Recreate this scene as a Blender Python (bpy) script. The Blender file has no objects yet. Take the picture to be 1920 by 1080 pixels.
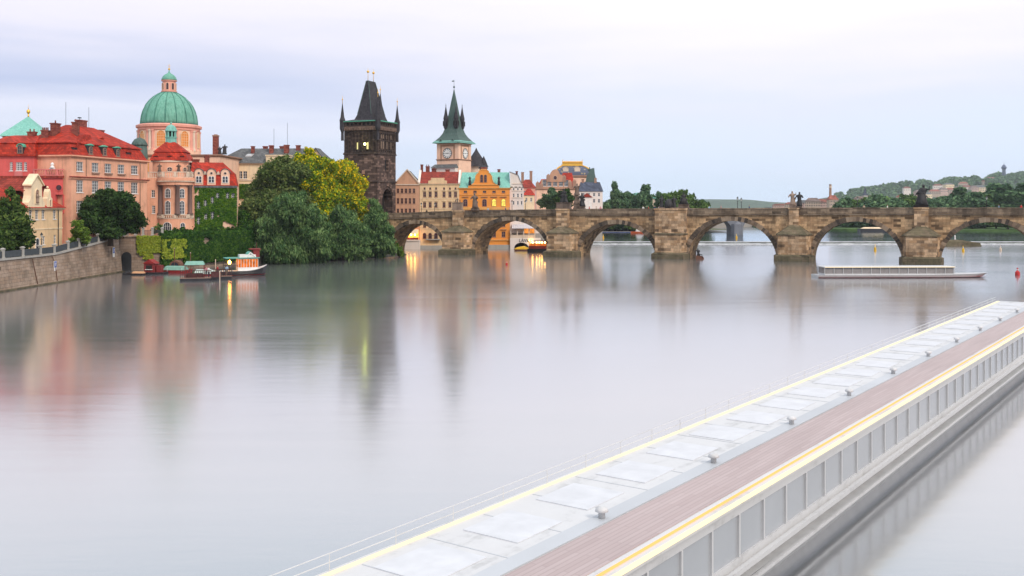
import bpy, bmesh, math, random
import numpy as np
from mathutils import Vector, Matrix, noise
R = math.radians
S = bpy.context.scene
COL = S.collection
F, EYE, HZ = 1867.0, 12.0, 388.0        # focal length in photo pixels, eye height over the water, horizon row

# ---------------------------------------------------------------- camera
cd = bpy.data.cameras.new('camera'); cam = bpy.data.objects.new('camera', cd); COL.objects.link(cam)
cam.location = (0, 0, EYE); cam.rotation_euler = (R(90), 0, 0)
cd.sensor_width = 36; cd.lens = 35.0; cd.shift_y = -152 / 1920
cd.clip_start = .5; cd.clip_end = 9000
S.camera = cam
S.view_settings.view_transform = 'Standard'; S.view_settings.look = 'None'
S.view_settings.gamma = 1; S.view_settings.exposure = 0.42
S.cycles.max_bounces = 6; S.cycles.diffuse_bounces = 2; S.cycles.glossy_bounces = 3
S.cycles.transmission_bounces = 2; S.cycles.volume_bounces = 2; S.cycles.transparent_max_bounces = 4
S.cycles.caustics_reflective = False; S.cycles.caustics_refractive = False
S.cycles.use_denoising = True
S.cycles.sample_clamp_indirect = 4

# ---------------------------------------------------------------- sky
def lin(h):
    h = h.lstrip('#'); o = []
    for i in (0, 2, 4):
        c = int(h[i:i+2], 16) / 255
        o.append(c / 12.92 if c <= .04045 else ((c + .055) / 1.055) ** 2.4)
    return tuple(o) + (1,)
def scl(c, k): return (c[0]*k, c[1]*k, c[2]*k, 1)

SUN_EL, SUN_AZ = R(38), R(140)           # azimuth clockwise from +Y : behind the camera, to the right
wd = bpy.data.worlds.new("World"); S.world = wd; wd.use_nodes = True
nt = wd.node_tree; N = nt.nodes; Lk = nt.links; N.clear()
out = N.new('ShaderNodeOutputWorld'); bg = N.new('ShaderNodeBackground'); bg.inputs[1].default_value = .1
Lk.new(bg.outputs[0], out.inputs[0])
sky = N.new('ShaderNodeTexSky'); sky.sky_type = 'NISHITA'; sky.sun_disc = False
sky.sun_elevation = SUN_EL; sky.sun_rotation = SUN_AZ; sky.air_density = 1.2; sky.dust_density = 2.5
tc = N.new('ShaderNodeTexCoord'); sep = N.new('ShaderNodeSeparateXYZ'); Lk.new(tc.outputs['Generated'], sep.inputs[0])
def wmath(op, a, b=None, clamp=False):
    m = N.new('ShaderNodeMath'); m.operation = op; m.use_clamp = clamp
    for i, q in enumerate((a, b)):
        if q is None: continue
        if isinstance(q, (int, float)): m.inputs[i].default_value = q
        else: Lk.new(q, m.inputs[i])
    return m.outputs[0]
def wmix(f, a, b, bt='MIX'):
    m = N.new('ShaderNodeMix'); m.data_type = 'RGBA'; m.blend_type = bt
    for sck, q in ((m.inputs[0], f), (m.inputs[6], a), (m.inputs[7], b)):
        if isinstance(q, (int, float, tuple)): sck.default_value = q
        else: Lk.new(q, sck)
    return m.outputs[2]
# streaky cloud layer: noise of the direction, squeezed in elevation
mp = N.new('ShaderNodeMapping'); mp.inputs['Scale'].default_value = (1.3, 1.3, 11)
Lk.new(tc.outputs['Generated'], mp.inputs[0])
nz = N.new('ShaderNodeTexNoise'); nz.inputs['Scale'].default_value = 1.7; nz.inputs['Detail'].default_value = 5
nz.inputs['Roughness'].default_value = .5
Lk.new(mp.outputs[0], nz.inputs[0])
ramp = N.new('ShaderNodeValToRGB')        # overcast brightness with elevation
wob = wmath('MULTIPLY', wmath('SUBTRACT', nz.outputs[0], .5), .14)
Lk.new(wmath('ADD', sep.outputs[2], wob), ramp.inputs[0])
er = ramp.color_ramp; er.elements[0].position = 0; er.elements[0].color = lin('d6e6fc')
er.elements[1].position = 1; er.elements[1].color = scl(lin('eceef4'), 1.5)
for p, c in ((.06, 'dbe6fb'), (.11, 'dfe4f7'), (.15, 'efecf7'), (.19, 'fbf6fb'), (.27, 'f6f5fa'), (.34, 'cdd8e2'), (.44, 'cfd9e2')):
    e = er.elements.new(p); e.color = lin(c)
# darker lavender banks on the left, whiter glow on the right
ramp2 = N.new('ShaderNodeValToRGB'); Lk.new(wmath('ADD', sep.outputs[2], wmath('MULTIPLY', wob, .8)), ramp2.inputs[0])
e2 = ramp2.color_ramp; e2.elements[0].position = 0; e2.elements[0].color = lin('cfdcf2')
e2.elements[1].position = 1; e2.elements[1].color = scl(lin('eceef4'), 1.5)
for p, c in ((.05, 'c9d5ec'), (.085, 'dee1f3'), (.115, 'b9c3e2'), (.145, 'cfd3ea'), (.17, 'ebe7f4'), (.21, 'f4eef5'), (.28, 'eeeef5'), (.36, 'c6d3de')):
    e = e2.elements.new(p); e.color = lin(c)
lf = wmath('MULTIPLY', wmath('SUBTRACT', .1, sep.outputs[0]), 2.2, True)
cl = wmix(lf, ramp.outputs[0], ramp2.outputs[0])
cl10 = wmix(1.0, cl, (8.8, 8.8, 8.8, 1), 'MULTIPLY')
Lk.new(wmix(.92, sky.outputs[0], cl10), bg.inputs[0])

sl = bpy.data.lights.new('sun', 'SUN'); so = bpy.data.objects.new('sun', sl); COL.objects.link(so)
sl.energy = 1.5; sl.angle = R(14); sl.color = (1, .88, .74)
sd = Vector((math.sin(SUN_AZ)*math.cos(SUN_EL), math.cos(SUN_AZ)*math.cos(SUN_EL), math.sin(SUN_EL)))
so.rotation_euler = (-sd).to_track_quat('-Z', 'Y').to_euler(); so.location = (0, 0, 200)

# ---------------------------------------------------------------- placing helpers
def PX(px, D): return (px - 960) * D / F
def PZ(py, D): return EYE - (py - HZ) * D / F
def DW(py, z=0): return F * (EYE - z) / (py - HZ)         # distance of a point of height z seen on row py

# ---------------------------------------------------------------- mesh builder
class MB:
    def __init__(s): s.v = []; s.f = []; s.mi = []; s.M = None; s.m = 0
    def add(s, vs, fs):
        n = len(s.v)
        if s.M is not None: vs = [s.M @ Vector(v) for v in vs]
        s.v.extend([tuple(v) for v in vs])
        for f in fs: s.f.append([n + i for i in f]); s.mi.append(s.m)
        return s
    def quad(s, a, b, c, d): return s.add([a, b, c, d], [(0, 1, 2, 3)])
    def box(s, x0, x1, y0, y1, z0, z1):
        return s.add([(x0,y0,z0),(x1,y0,z0),(x1,y1,z0),(x0,y1,z0),(x0,y0,z1),(x1,y0,z1),(x1,y1,z1),(x0,y1,z1)],
                     [(0,3,2,1),(4,5,6,7),(0,1,5,4),(1,2,6,5),(2,3,7,6),(3,0,4,7)])
    def loft(s, rings, cap0=True, cap1=True):
        n = len(rings[0]); vs = [p for r in rings for p in r]; fs = []
        for k in range(len(rings) - 1):
            for i in range(n):
                j = (i + 1) % n; fs.append((k*n+i, k*n+j, (k+1)*n+j, (k+1)*n+i))
        if cap0: fs.append(tuple(range(n - 1, -1, -1)))
        if cap1: fs.append(tuple((len(rings)-1)*n + i for i in range(n)))
        return s.add(vs, fs)
    def frusta(s, rs):                    # stacked rectangles (x0,x1,y0,y1,z)
        return s.loft([[(a,c,z),(b,c,z),(b,d,z),(a,d,z)] for a,b,c,d,z in rs])
    def lathe(s, prof, n=16, cx=0, cy=0, z=0, ph=0, sx=1, sy=1):
        rings = [[(cx + r*sx*math.cos(ph+2*math.pi*i/n), cy + r*sy*math.sin(ph+2*math.pi*i/n), z + h) for i in range(n)] for r, h in prof]
        return s.loft(rings)
    def prism(s, poly, z0, z1): return s.loft([[(x,y,z0) for x,y in poly], [(x,y,z1) for x,y in poly]])
    def extr(s, poly, y0, y1): return s.loft([[(x,y0,z) for x,z in poly], [(x,y1,z) for x,z in poly]])
    def tube(s, pts, rad, n=6):
        pts = [Vector(p) for p in pts]
        if isinstance(rad, (int, float)): rad = [rad] * len(pts)
        rings = []
        for i, p in enumerate(pts):
            d = (pts[min(i+1, len(pts)-1)] - pts[max(i-1, 0)]).normalized()
            a = d.orthogonal().normalized() if abs(d.z) < .9 else Vector((1,0,0)) - d * d.x
            a.normalize(); b = d.cross(a)
            rings.append([p + (a*math.cos(2*math.pi*k/n) + b*math.sin(2*math.pi*k/n)) * rad[i] for k in range(n)])
        return s.loft(rings)
    def sphere(s, c, r, n=10, sx=1, sy=1, sz=1):
        prof = [(max(.001, r*math.sin(math.pi*k/(n//2+1))), -r*math.cos(math.pi*k/(n//2+1))*sz) for k in range(n//2 + 2)]
        return s.lathe(prof, n, c[0], c[1], c[2], 0, sx, sy)
    def build(s, name, mats, parent=None, smooth=False, loc=None, rz=0):
        me = bpy.data.meshes.new(name); me.from_pydata(s.v, [], s.f)
        for m in (mats if isinstance(mats, (list, tuple)) else [mats]): me.materials.append(m)
        me.polygons.foreach_set('material_index', s.mi)
        bm = bmesh.new(); bm.from_mesh(me)
        bmesh.ops.recalc_face_normals(bm, faces=bm.faces); bm.to_mesh(me); bm.free()
        if smooth: me.polygons.foreach_set('use_smooth', [True] * len(me.polygons))
        return link(name, me, parent, loc, rz)
def link(name, data, parent=None, loc=None, rz=0):
    o = bpy.data.objects.new(name, data); COL.objects.link(o)
    if parent: o.parent = parent
    if loc is not None: o.location = loc
    if rz: o.rotation_euler = (0, 0, rz)
    return o
def tag(o, label, cat, group=None):
    o['label'] = label; o['category'] = cat
    if group: o['group'] = group
    return o
def thing(name, label, cat, loc=(0,0,0), rz=0, group=None):
    return tag(link(name, None, None, loc, rz), label, cat, group)
def struct(o): o['kind'] = 'structure'; return o
def kids(o): return [c for c in bpy.data.objects if c.parent == o]
def copy_tree(o, parent=None):
    c = o.copy(); COL.objects.link(c)
    if parent: c.parent = parent
    for k in kids(o): copy_tree(k, c)
    return c
ORD = ['first','second','third','fourth','fifth','sixth','seventh','eighth','ninth','tenth','eleventh','twelfth','thirteenth','fourteenth','fifteenth','sixteenth','seventeenth','eighteenth','nineteenth','twentieth']

# ---------------------------------------------------------------- materials
MATS = {}
class NB:
    def __init__(s, name):
        s.mat = bpy.data.materials.new(name); s.mat.use_nodes = True; s.t = s.mat.node_tree; s.n = s.t.nodes; s.n.clear()
        s.out = s.n.new('ShaderNodeOutputMaterial')
    def node(s, t, **k):
        q = s.n.new(t)
        for a, b in k.items(): setattr(q, a, b)
        return q
    def set(s, sock, v):
        if isinstance(v, (int, float, tuple)): sock.default_value = v
        else: s.t.links.new(v, sock)
    def math(s, op, a, b=0.0, clamp=False):
        m = s.node('ShaderNodeMath', operation=op, use_clamp=clamp); s.set(m.inputs[0], a); s.set(m.inputs[1], b); return m.outputs[0]
    def mix(s, f, a, b, bt='MIX'):
        m = s.node('ShaderNodeMix', data_type='RGBA', blend_type=bt); s.set(m.inputs[0], f); s.set(m.inputs[6], a); s.set(m.inputs[7], b); return m.outputs[2]
    def obj(s): return s.node('ShaderNodeTexCoord').outputs['Object']
    def map(s, v, scale): m = s.node('ShaderNodeMapping'); s.set(m.inputs[0], v); m.inputs['Scale'].default_value = scale; return m.outputs[0]
    def noise(s, v, sc, det=3, rough=.55):
        q = s.node('ShaderNodeTexNoise'); s.set(q.inputs[0], v); q.inputs['Scale'].default_value = sc; q.inputs['Detail'].default_value = det; q.inputs['Roughness'].default_value = rough; return q.outputs[0]
    def ramp(s, f, *st):
        q = s.node('ShaderNodeValToRGB'); s.set(q.inputs[0], f); e = q.color_ramp
        e.elements[0].position, e.elements[0].color = st[0]; e.elements[1].position, e.elements[1].color = st[-1]
        for p, c in st[1:-1]: k = e.elements.new(p); k.color = c
        return q.outputs[0]
    def bump(s, h, st, dist=.05): b = s.node('ShaderNodeBump'); b.inputs['Strength'].default_value = st; b.inputs['Distance'].default_value = dist; s.set(b.inputs['Height'], h); return b.outputs[0]
    def princ(s, col, rough=.8, normal=None, metal=0.0, spec=.3):
        p = s.node('ShaderNodeBsdfPrincipled'); s.set(p.inputs['Base Color'], col); s.set(p.inputs['Roughness'], rough); s.set(p.inputs['Metallic'], metal)
        s.set(p.inputs['Specular IOR Level'], spec)
        if normal is not None: s.set(p.inputs['Normal'], normal)
        return p.outputs[0]
    def done(s, sh): s.t.links.new(sh, s.out.inputs[0]); return s.mat
G = lambda k: (k, k, k, 1)
def plaster(name, col, var=.3, rough=.85, sc=.35):
    b = NB(name); o = b.obj(); n1 = b.noise(o, sc, 5, .6); st = b.noise(b.map(o, (2.2, 2.2, .25)), 1.0, 4, .6)
    f = b.math('ADD', b.math('MULTIPLY', n1, .6), b.math('MULTIPLY', st, .4))
    c = b.ramp(f, (.3, scl(col, 1 - var)), (.5, col), (.72, scl(col, 1 + var*.5)))
    return b.done(b.princ(c, rough, b.bump(b.noise(o, 6, 3), .15)))
def stone(name, c1, c2, c3, bw=.9, bh=.45, mortar=.012, stain='2a2220', amt=.55, dark=.5):
    b = NB(name); o = b.obj(); sp = b.node('ShaderNodeSeparateXYZ'); b.set(sp.inputs[0], o)
    cb = b.node('ShaderNodeCombineXYZ'); b.set(cb.inputs[0], b.math('ADD', sp.outputs[0], sp.outputs[1])); b.set(cb.inputs[1], sp.outputs[2])
    br = b.node('ShaderNodeTexBrick'); b.set(br.inputs[0], cb.outputs[0]); br.offset = .5
    br.inputs['Color1'].default_value = G(0); br.inputs['Color2'].default_value = G(1); br.inputs['Mortar'].default_value = G(.5)
    br.inputs['Scale'].default_value = 1; br.inputs['Mortar Size'].default_value = mortar; br.inputs['Mortar Smooth'].default_value = .3
    br.inputs['Brick Width'].default_value = bw; br.inputs['Row Height'].default_value = bh; br.inputs['Bias'].default_value = 0
    col = b.ramp(br.outputs['Color'], (.0, c1), (.35, c2), (.62, c2), (.68, c3), (.95, c3), (1.0, scl(c1, dark)))
    n = b.noise(o, .22, 6, .65); n2 = b.noise(b.map(o, (1.2, 1.2, .3)), .8, 5, .65)
    m = b.ramp(b.math('ADD', b.math('MULTIPLY', n, .55), b.math('MULTIPLY', n2, .45)), (.45, G(0)), (.64, G(amt)))
    col = b.mix(m, col, lin(stain))
    col = b.mix(b.math('MULTIPLY', br.outputs['Fac'], .6), col, scl(lin(stain), .9))
    col = b.mix(.35, col, b.ramp(b.noise(o, 3.5, 4, .7), (.3, G(.25)), (.7, G(1))), 'MULTIPLY')
    return b.done(b.princ(col, .9, b.bump(b.math('ADD', b.math('MULTIPLY', br.outputs['Fac'], -1.0), b.noise(o, 4, 4)), .5, .06)))
def rooftile(name, col, row=.35):
    b = NB(name); o = b.obj(); sp = b.node('ShaderNodeSeparateXYZ'); b.set(sp.inputs[0], o)
    cb = b.node('ShaderNodeCombineXYZ'); b.set(cb.inputs[0], b.math('ADD', sp.outputs[0], sp.outputs[1])); b.set(cb.inputs[1], sp.outputs[2])
    br = b.node('ShaderNodeTexBrick'); b.set(br.inputs[0], cb.outputs[0]); br.inputs['Scale'].default_value = 1
    br.inputs['Color1'].default_value = scl(col, .58); br.inputs['Color2'].default_value = scl(col, 1.2); br.inputs['Mortar'].default_value = scl(col, .45)
    br.inputs['Brick Width'].default_value = row; br.inputs['Row Height'].default_value = row; br.inputs['Mortar Size'].default_value = .02
    c = b.mix(.65, br.outputs['Color'], b.ramp(b.noise(o, .5, 5, .65), (.32, G(.38)), (.66, G(1.12))), 'MULTIPLY')
    return b.done(b.princ(c, .75, b.bump(br.outputs['Fac'], -.4, .05)))
def copper(name, col, streak=.35):
    b = NB(name); o = b.obj(); f = b.noise(b.map(o, (3, 3, .22)), 1.1, 5, .65); g = b.noise(o, .4, 4)
    c = b.ramp(f, (.25, scl(col, 1 - streak)), (.5, col), (.75, (min(1, col[0]*1.7), min(1, col[1]*1.2), min(1, col[2]*1.25), 1)))
    c = b.mix(.4, c, b.ramp(g, (.3, G(.6)), (.7, G(1.1))), 'MULTIPLY')
    return b.done(b.princ(c, .65))
def flat(name, col, rough=.6, metal=0.0, var=.15, sc=1.5, spec=.3):
    b = NB(name); c = b.ramp(b.noise(b.obj(), sc, 4), (.3, scl(col, 1 - var)), (.7, scl(col, 1 + var)))
    return b.done(b.princ(c, rough, None, metal, spec))
def emit(name, col, st):
    b = NB(name); e = b.node('ShaderNodeEmission'); e.inputs[0].default_value = col; e.inputs[1].default_value = st; return b.done(e.outputs[0])
def litwin(name, col, st):                # a lit room behind glass: uneven brightness from the lamps inside
    b = NB(name); e = b.node('ShaderNodeEmission'); n = b.noise(b.obj(), 1.4, 3)
    b.set(e.inputs[0], b.ramp(n, (.3, scl(col, .35)), (.6, col))); e.inputs[1].default_value = st; return b.done(e.outputs[0])
def leaf(name, c1, c2, c3, sc=.3):
    b = NB(name); o = b.obj(); n = b.noise(o, sc, 3, .6)
    g = b.node('ShaderNodeNewGeometry')
    f = b.math('ADD', b.math('MULTIPLY', n, .62), b.math('MULTIPLY', g.outputs['Random Per Island'], .38))
    c = b.ramp(f, (.28, c1), (.5, c2), (.68, c3))
    d = b.node('ShaderNodeBsdfDiffuse'); b.set(d.inputs[0], c); t = b.node('ShaderNodeBsdfTranslucent'); b.set(t.inputs[0], c)
    m = b.node('ShaderNodeMixShader'); m.inputs[0].default_value = .22; b.set(m.inputs[1], d.outputs[0]); b.set(m.inputs[2], t.outputs[0])
    return b.done(m.outputs[0])
def glassmat(name, col=(.03, .035, .05, 1), rough=.08):
    b = NB(name); n = b.noise(b.obj(), .6, 2)
    return b.done(b.princ(b.ramp(n, (.3, scl(col, .5)), (.7, scl(col, 1.8))), rough, None, 0.0, .6))

M = dict(
    salmon=plaster('salmon_plaster', (.80, .41, .27, 1), .38), pink=plaster('pink_plaster', (.66, .115, .105, 1)),
    cream=plaster('cream_plaster', (.80, .56, .33, 1)), creamlt=plaster('pale_cream_plaster', (.86, .68, .46, 1)),
    orange=plaster('orange_plaster', (.86, .32, .06, 1), .15), white=plaster('white_plaster', (.82, .72, .66, 1), .12),
    tan=plaster('tan_plaster', (.60, .33, .21, 1)), rose=plaster('rose_plaster', (.78, .36, .28, 1)), peach=plaster('peach_plaster', (.86, .55, .40, 1)),
    colst=plaster('dark_column_stone', (.17, .105, .09, 1)), grime=plaster('brown_plaster', (.36, .21, .15, 1)), greyst=plaster('grey_stone', (.42, .40, .37, 1)), trim=plaster('pale_trim', (.72, .58, .46, 1)),
    red=rooftile('red_roof_tile', (.50, .036, .014, 1), .45), dred=rooftile('old_red_roof_tile', (.36, .05, .03, 1)), slate=rooftile('slate_roof', (.16, .165, .17, 1)),
    dslate=rooftile('dark_slate_roof', (.055, .05, .06, 1)), bluerf=rooftile('blue_slate_roof', (.085, .10, .15, 1), .8),
    copper=copper('green_copper', (.10, .42, .28, 1)), dcopper=copper('dark_copper', (.075, .125, .11, 1), .5), ltcopper=copper('light_copper', (.20, .50, .42, 1)),
    ribc=copper('rib_copper', (.075, .25, .19, 1)), dome=copper('dome_copper', (.15, .40, .30, 1), .45),
    chim=stone('chimney_brick', (.30, .08, .05, 1), (.36, .11, .08, 1), (.26, .06, .05, 1), .5, .2),
    quay=stone('quay_stone', (.36, .27, .20, 1), (.48, .36, .28, 1), (.42, .30, .22, 1), 1.3, .5, .02, '2a2019', .5),
    bridge=stone('bridge_sandstone', (.22, .14, .08, 1), (.76, .50, .28, 1), (.52, .325, .175, 1), 1.5, .55, .018, '2a1b12', .72, .22),
    pier=stone('pier_sandstone', (.20, .13, .08, 1), (.82, .56, .35, 1), (.56, .35, .195, 1), 1.5, .62, .02, '2c1d14', .68, .2),
    parap=stone('parapet_stone', (.17, .125, .09, 1), (.29, .215, .15, 1), (.40, .30, .21, 1), 1.9, .55, .014, '1d1613', .7),
    mossy=stone('mossy_stone', (.14, .115, .07, 1), (.18, .15, .09, 1), (.22, .17, .11, 1), 1.0, .5, .02, '15170c', .6),
    tower=stone('blackened_stone', (.07, .045, .038, 1), (.125, .08, .066, 1), (.27, .175, .14, 1), 1.0, .5, .02, '120d0d', .6, .5),
    towerup=stone('sooty_stone', (.05, .034, .03, 1), (.075, .05, .042, 1), (.12, .08, .064, 1), .8, .5, .02, '0e0a0a', .6, .5),
    near_black=flat('near_black', (.02, .016, .016, 1), .9), iron=flat('black_iron', (.03, .032, .036, 1), .5), rail=flat('dark_steel', (.055, .065, .075, 1), .6),  # first one: near-black standing in for shade inside openings, also on one pedestal
    gold=flat('gilding', (.85, .48, .08, 1), .35, .7), wood=flat('brown_wood', (.16, .07, .045, 1), .7), redwood=flat('red_painted_wood', (.22, .03, .03, 1), .6),
    wht=flat('white_paint', (.80, .78, .76, 1), .4, 0, .06), hull=flat('black_hull_paint', (.025, .025, .03, 1), .35), hullred=flat('red_hull_paint', (.28, .025, .025, 1), .4),
    canv=flat('green_canvas', (.20, .38, .31, 1), .8), teal=flat('teal_deck', (.12, .36, .30, 1), .5), deck=flat('weathered_deck', (.34, .22, .17, 1), .8),
    glass=glassmat('window_glass'), dglass=glassmat('dark_window_glass', (.05, .015, .02, 1), .2), ogl=flat('amber_glass', (.72, .25, .045, 1), .35),
    lit=litwin('lit_window', (1, .75, .12, 1), 1.15), warm=emit('warm_lamp', (1, .55, .12, 1), 26), redl=litwin('red_lit_cabin', (1, .24, .035, 1), .8), orl=litwin('orange_lit_room', (1, .40, .05, 1), 3.2),
    tlamp=emit('yellow_green_lamp', (.9, 1, .18, 1), 40), warmr=emit('orange_lamp', (1, .36, .05, 1), 24), gold_trail=emit('gold_lamp_trail', (1, .80, .50, 1), 1.15), olampl=emit('amber_lamp_trail', (1, .48, .16, 1), 1.2), slit=emit('lamp_lit_slit', (.95, .85, .35, 1), .8),  # gold and amber strip colours stand in for lamp trails of moving boats
    bronze=flat('dark_bronze', (.035, .033, .035, 1), .6), sstone=stone('statue_stone', (.22, .16, .13, 1), (.26, .19, .15, 1), (.20, .14, .11, 1), .9, 3, .001, '181312', .7), ltst=stone('pale_statue_stone', (.40, .29, .22, 1), (.44, .32, .25, 1), (.36, .26, .2, 1), .9, 3, .001, '3a2a22', .6),
    blue=flat('blue_sign', (.05, .12, .45, 1), .4), yel=flat('yellow_paint', (.85, .50, .03, 1), .4), rbuoy=flat('red_buoy', (.55, .03, .03, 1), .4),
    bark=flat('bark', (.07, .05, .038, 1), .9, 0, .3, 4), skin=flat('skin', (.5, .3, .22, 1), .6),
)
L = dict(
    willow=leaf('willow_leaves', (.045, .105, .040, 1), (.10, .185, .068, 1), (.23, .34, .125, 1), .3),
    dark=leaf('dark_leaves', (.045, .075, .024, 1), (.10, .155, .045, 1), (.22, .26, .085, 1), .3),
    yellow=leaf('yellowing_leaves', (.075, .17, .02, 1), (.20, .32, .02, 1), (.84, .64, .012, 1), .18),
    gold=leaf('golden_leaves', (.08, .18, .02, 1), (.26, .35, .02, 1), (.95, .64, .012, 1), .2),
    round=leaf('deep_green_leaves', (.018, .045, .016, 1), (.038, .08, .026, 1), (.08, .14, .04, 1), .4),
    conif=leaf('cypress_leaves', (.025, .055, .016, 1), (.06, .11, .03, 1), (.15, .21, .05, 1), .4),
    young=leaf('fresh_leaves', (.07, .13, .02, 1), (.12, .20, .03, 1), (.20, .28, .05, 1), .5),
    ivy=leaf('ivy_leaves', (.028, .09, .014, 1), (.065, .16, .022, 1), (.16, .27, .03, 1), .35),
    ivydk=leaf('deep_ivy_leaves', (.018, .055, .014, 1), (.034, .09, .018, 1), (.085, .17, .026, 1), .22),
    lime=leaf('lime_ivy_leaves', (.20, .28, .03, 1), (.30, .37, .04, 1), (.42, .46, .06, 1), .4),
    far=leaf('distant_leaves', (.055, .115, .062, 1), (.105, .19, .095, 1), (.18, .29, .13, 1), .12),
    far2=leaf('distant_yellowish_leaves', (.06, .11, .03, 1), (.10, .175, .045, 1), (.17, .26, .07, 1), .12),
)

# ---------------------------------------------------------------- architecture helpers
WC = {}
def win_mesh(kind, w, h, nx, nz, fm, gm, t=.07):
    k = (kind, round(w, 2), round(h, 2), nx, nz, fm.name, gm.name)
    if k in WC: return WC[k]
    a, p = MB(), MB()
    if kind == 'rect':                    # sits in an opening of the wall
        y0, y1 = .10, .2
        a.box(0, t, y0, y1, 0, h); a.box(w - t, w, y0, y1, 0, h); a.box(t, w - t, y0, y1, 0, t); a.box(t, w - t, y0, y1, h - t, h)
        for i in range(1, nx): x = w*i/nx; a.box(x - t*.5, x + t*.5, y0 + .004, y1, t, h - t)
        for i in range(1, nz): z = h*i/nz; a.box(t, w - t, y0 + .008, y1, z - t*.4, z + t*.4)
        p.quad((0, .17, 0), (w, .17, 0), (w, .17, h), (0, .17, h))
        a.box(-.1, w + .1, -.1, .06, -.12, -.004)
    else:                                 # arched, or round: a moulded surround standing proud of the wall
        r = w/2; n = 14
        if kind == 'arch': arc = [(r - r*math.cos(math.pi*i/n), h - r + r*math.sin(math.pi*i/n)) for i in range(n + 1)]; loop = [(0, 0)] + arc + [(w, 0)]
        else: loop = [(r - r*math.cos(2*math.pi*i/n), h/2 + h/2*math.sin(2*math.pi*i/n)) for i in range(n)]
        c = (w/2, h/2); s_ = 1 + 2*t/w*1.3
        ol = [(c[0] + (x - c[0])*s_, c[1] + (z - c[1])*(1 + 2*t/h*1.3)) for x, z in loop]; m = len(loop)
        for i in range(m):
            j = (i + 1) % m; A, B, C_, D_ = loop[i], loop[j], ol[j], ol[i]
            a.add([(A[0],-.14,A[1]),(B[0],-.14,B[1]),(C_[0],-.14,C_[1]),(D_[0],-.14,D_[1]),(A[0],-.02,A[1]),(B[0],-.02,B[1]),(C_[0],.0,C_[1]),(D_[0],.0,D_[1])],
                  [(0,1,2,3),(0,1,5,4),(3,2,6,7)])
        for i in range(1, nx): x = w*i/nx; a.box(x - t*.35, x + t*.35, -.1, -.05, .02, h - .1*w)
        for i in range(1, nz): z = h*i/nz; a.box(.02, w - .02, -.09, -.045, z - t*.3, z + t*.3)
        p.add([(x, -.04, z) for x, z in loop], [tuple(range(m))])
    fo = a.build('window', fm); po = p.build('pane', gm); r_ = (fo.data, po.data)
    bpy.data.objects.remove(fo); bpy.data.objects.remove(po); WC[k] = r_
    return r_
def window(root, Mx, x, z, w, h, nx=2, nz=3, fm=None, gm=None, kind='rect'):
    a, p = win_mesh(kind, w, h, nx, nz, fm or M['wht'], gm or M['glass'])
    o = link('window', a, root); o.matrix_local = Mx @ Matrix.Translation((x, 0, z)); q = link('pane', p, o); return o
def wall(mb, Mx, W, z0, z1, holes, dp=.3):
    mb.M = Mx
    xs = sorted({0, W} | {x for h in holes for x in (h[0], h[0]+h[2])}); zs = sorted({z0, z1} | {z for h in holes for z in (h[1], h[1]+h[3])})
    for i in range(len(xs) - 1):
        for j in range(len(zs) - 1):
            cx, cz = (xs[i]+xs[i+1])/2, (zs[j]+zs[j+1])/2
            if any(h[0] < cx < h[0]+h[2] and h[1] < cz < h[1]+h[3] for h in holes): continue
            mb.quad((xs[i],0,zs[j]), (xs[i+1],0,zs[j]), (xs[i+1],0,zs[j+1]), (xs[i],0,zs[j+1]))
    for x, z, w, h in holes:
        for a, b in (((x,z),(x+w,z)), ((x+w,z),(x+w,z+h)), ((x+w,z+h),(x,z+h)), ((x,z+h),(x,z))):
            mb.quad((a[0],0,a[1]), (b[0],0,b[1]), (b[0],dp,b[1]), (a[0],dp,a[1]))
    mb.M = None
I4 = Matrix.Identity(4)
def faceM(W, Dp, side):
    if side == 'front': return I4
    if side == 'right': return Matrix.Translation((W, 0, 0)) @ Matrix.Rotation(R(90), 4, 'Z')
    return Matrix.Translation((0, Dp, 0)) @ Matrix.Rotation(R(-90), 4, 'Z')
def walls(root, W, Dp, H_, wm, wins, z0=-1.0, fm=None, gm=None, name='wall', top=True):
    """wins: dict side -> list of (x,z,w,h[,nx,nz[,kind[,glass]]])"""
    mb = MB()
    for side in ('front', 'right', 'left'):
        Mx = faceM(W, Dp, side); ws = wins.get(side, [])
        wall(mb, Mx, W if side == 'front' else Dp, z0, H_, [q[:4] for q in ws if len(q) < 7 or q[6] == 'rect'])
        for q in ws:
            window(root, Mx, *q[:4], *(q[4:6] if len(q) > 5 else (2, 3)), fm, (q[7] if len(q) > 7 else gm), q[6] if len(q) > 6 else 'rect')
    mb.quad((0, Dp, z0), (W, Dp, z0), (W, Dp, H_), (0, Dp, H_))
    if top: mb.quad((0,0,H_), (W,0,H_), (W,Dp,H_), (0,Dp,H_))
    return mb.build(name, wm, root)
def cornice(root, x0, x1, y0, y1, z, h=.35, pr=.35, m=None, name='cornice'):
    mb = MB(); mb.frusta([(x0-pr*.4, x1+pr*.4, y0-pr*.4, y1+pr*.4, z), (x0-pr, x1+pr, y0-pr, y1+pr, z+h*.5), (x0-pr, x1+pr, y0-pr, y1+pr, z+h)])
    return mb.build(name, m or M['trim'], root)
def chimney(parent, x, y, z, w=.9, d=.7, h=2.0, m=None, pots=2):
    mb = MB(); mb.box(x-w/2, x+w/2, y-d/2, y+d/2, z-1.2, z+h); mb.box(x-w/2-.1, x+w/2+.1, y-d/2-.1, y+d/2+.1, z+h, z+h+.22)
    for i in range(pots): px = x + (i - (pots-1)/2)*w/pots; mb.lathe([(.13,0),(.11,.5)], 8, px, y, z+h+.22)
    return mb.build('chimney', m or M['chim'], parent)
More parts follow.
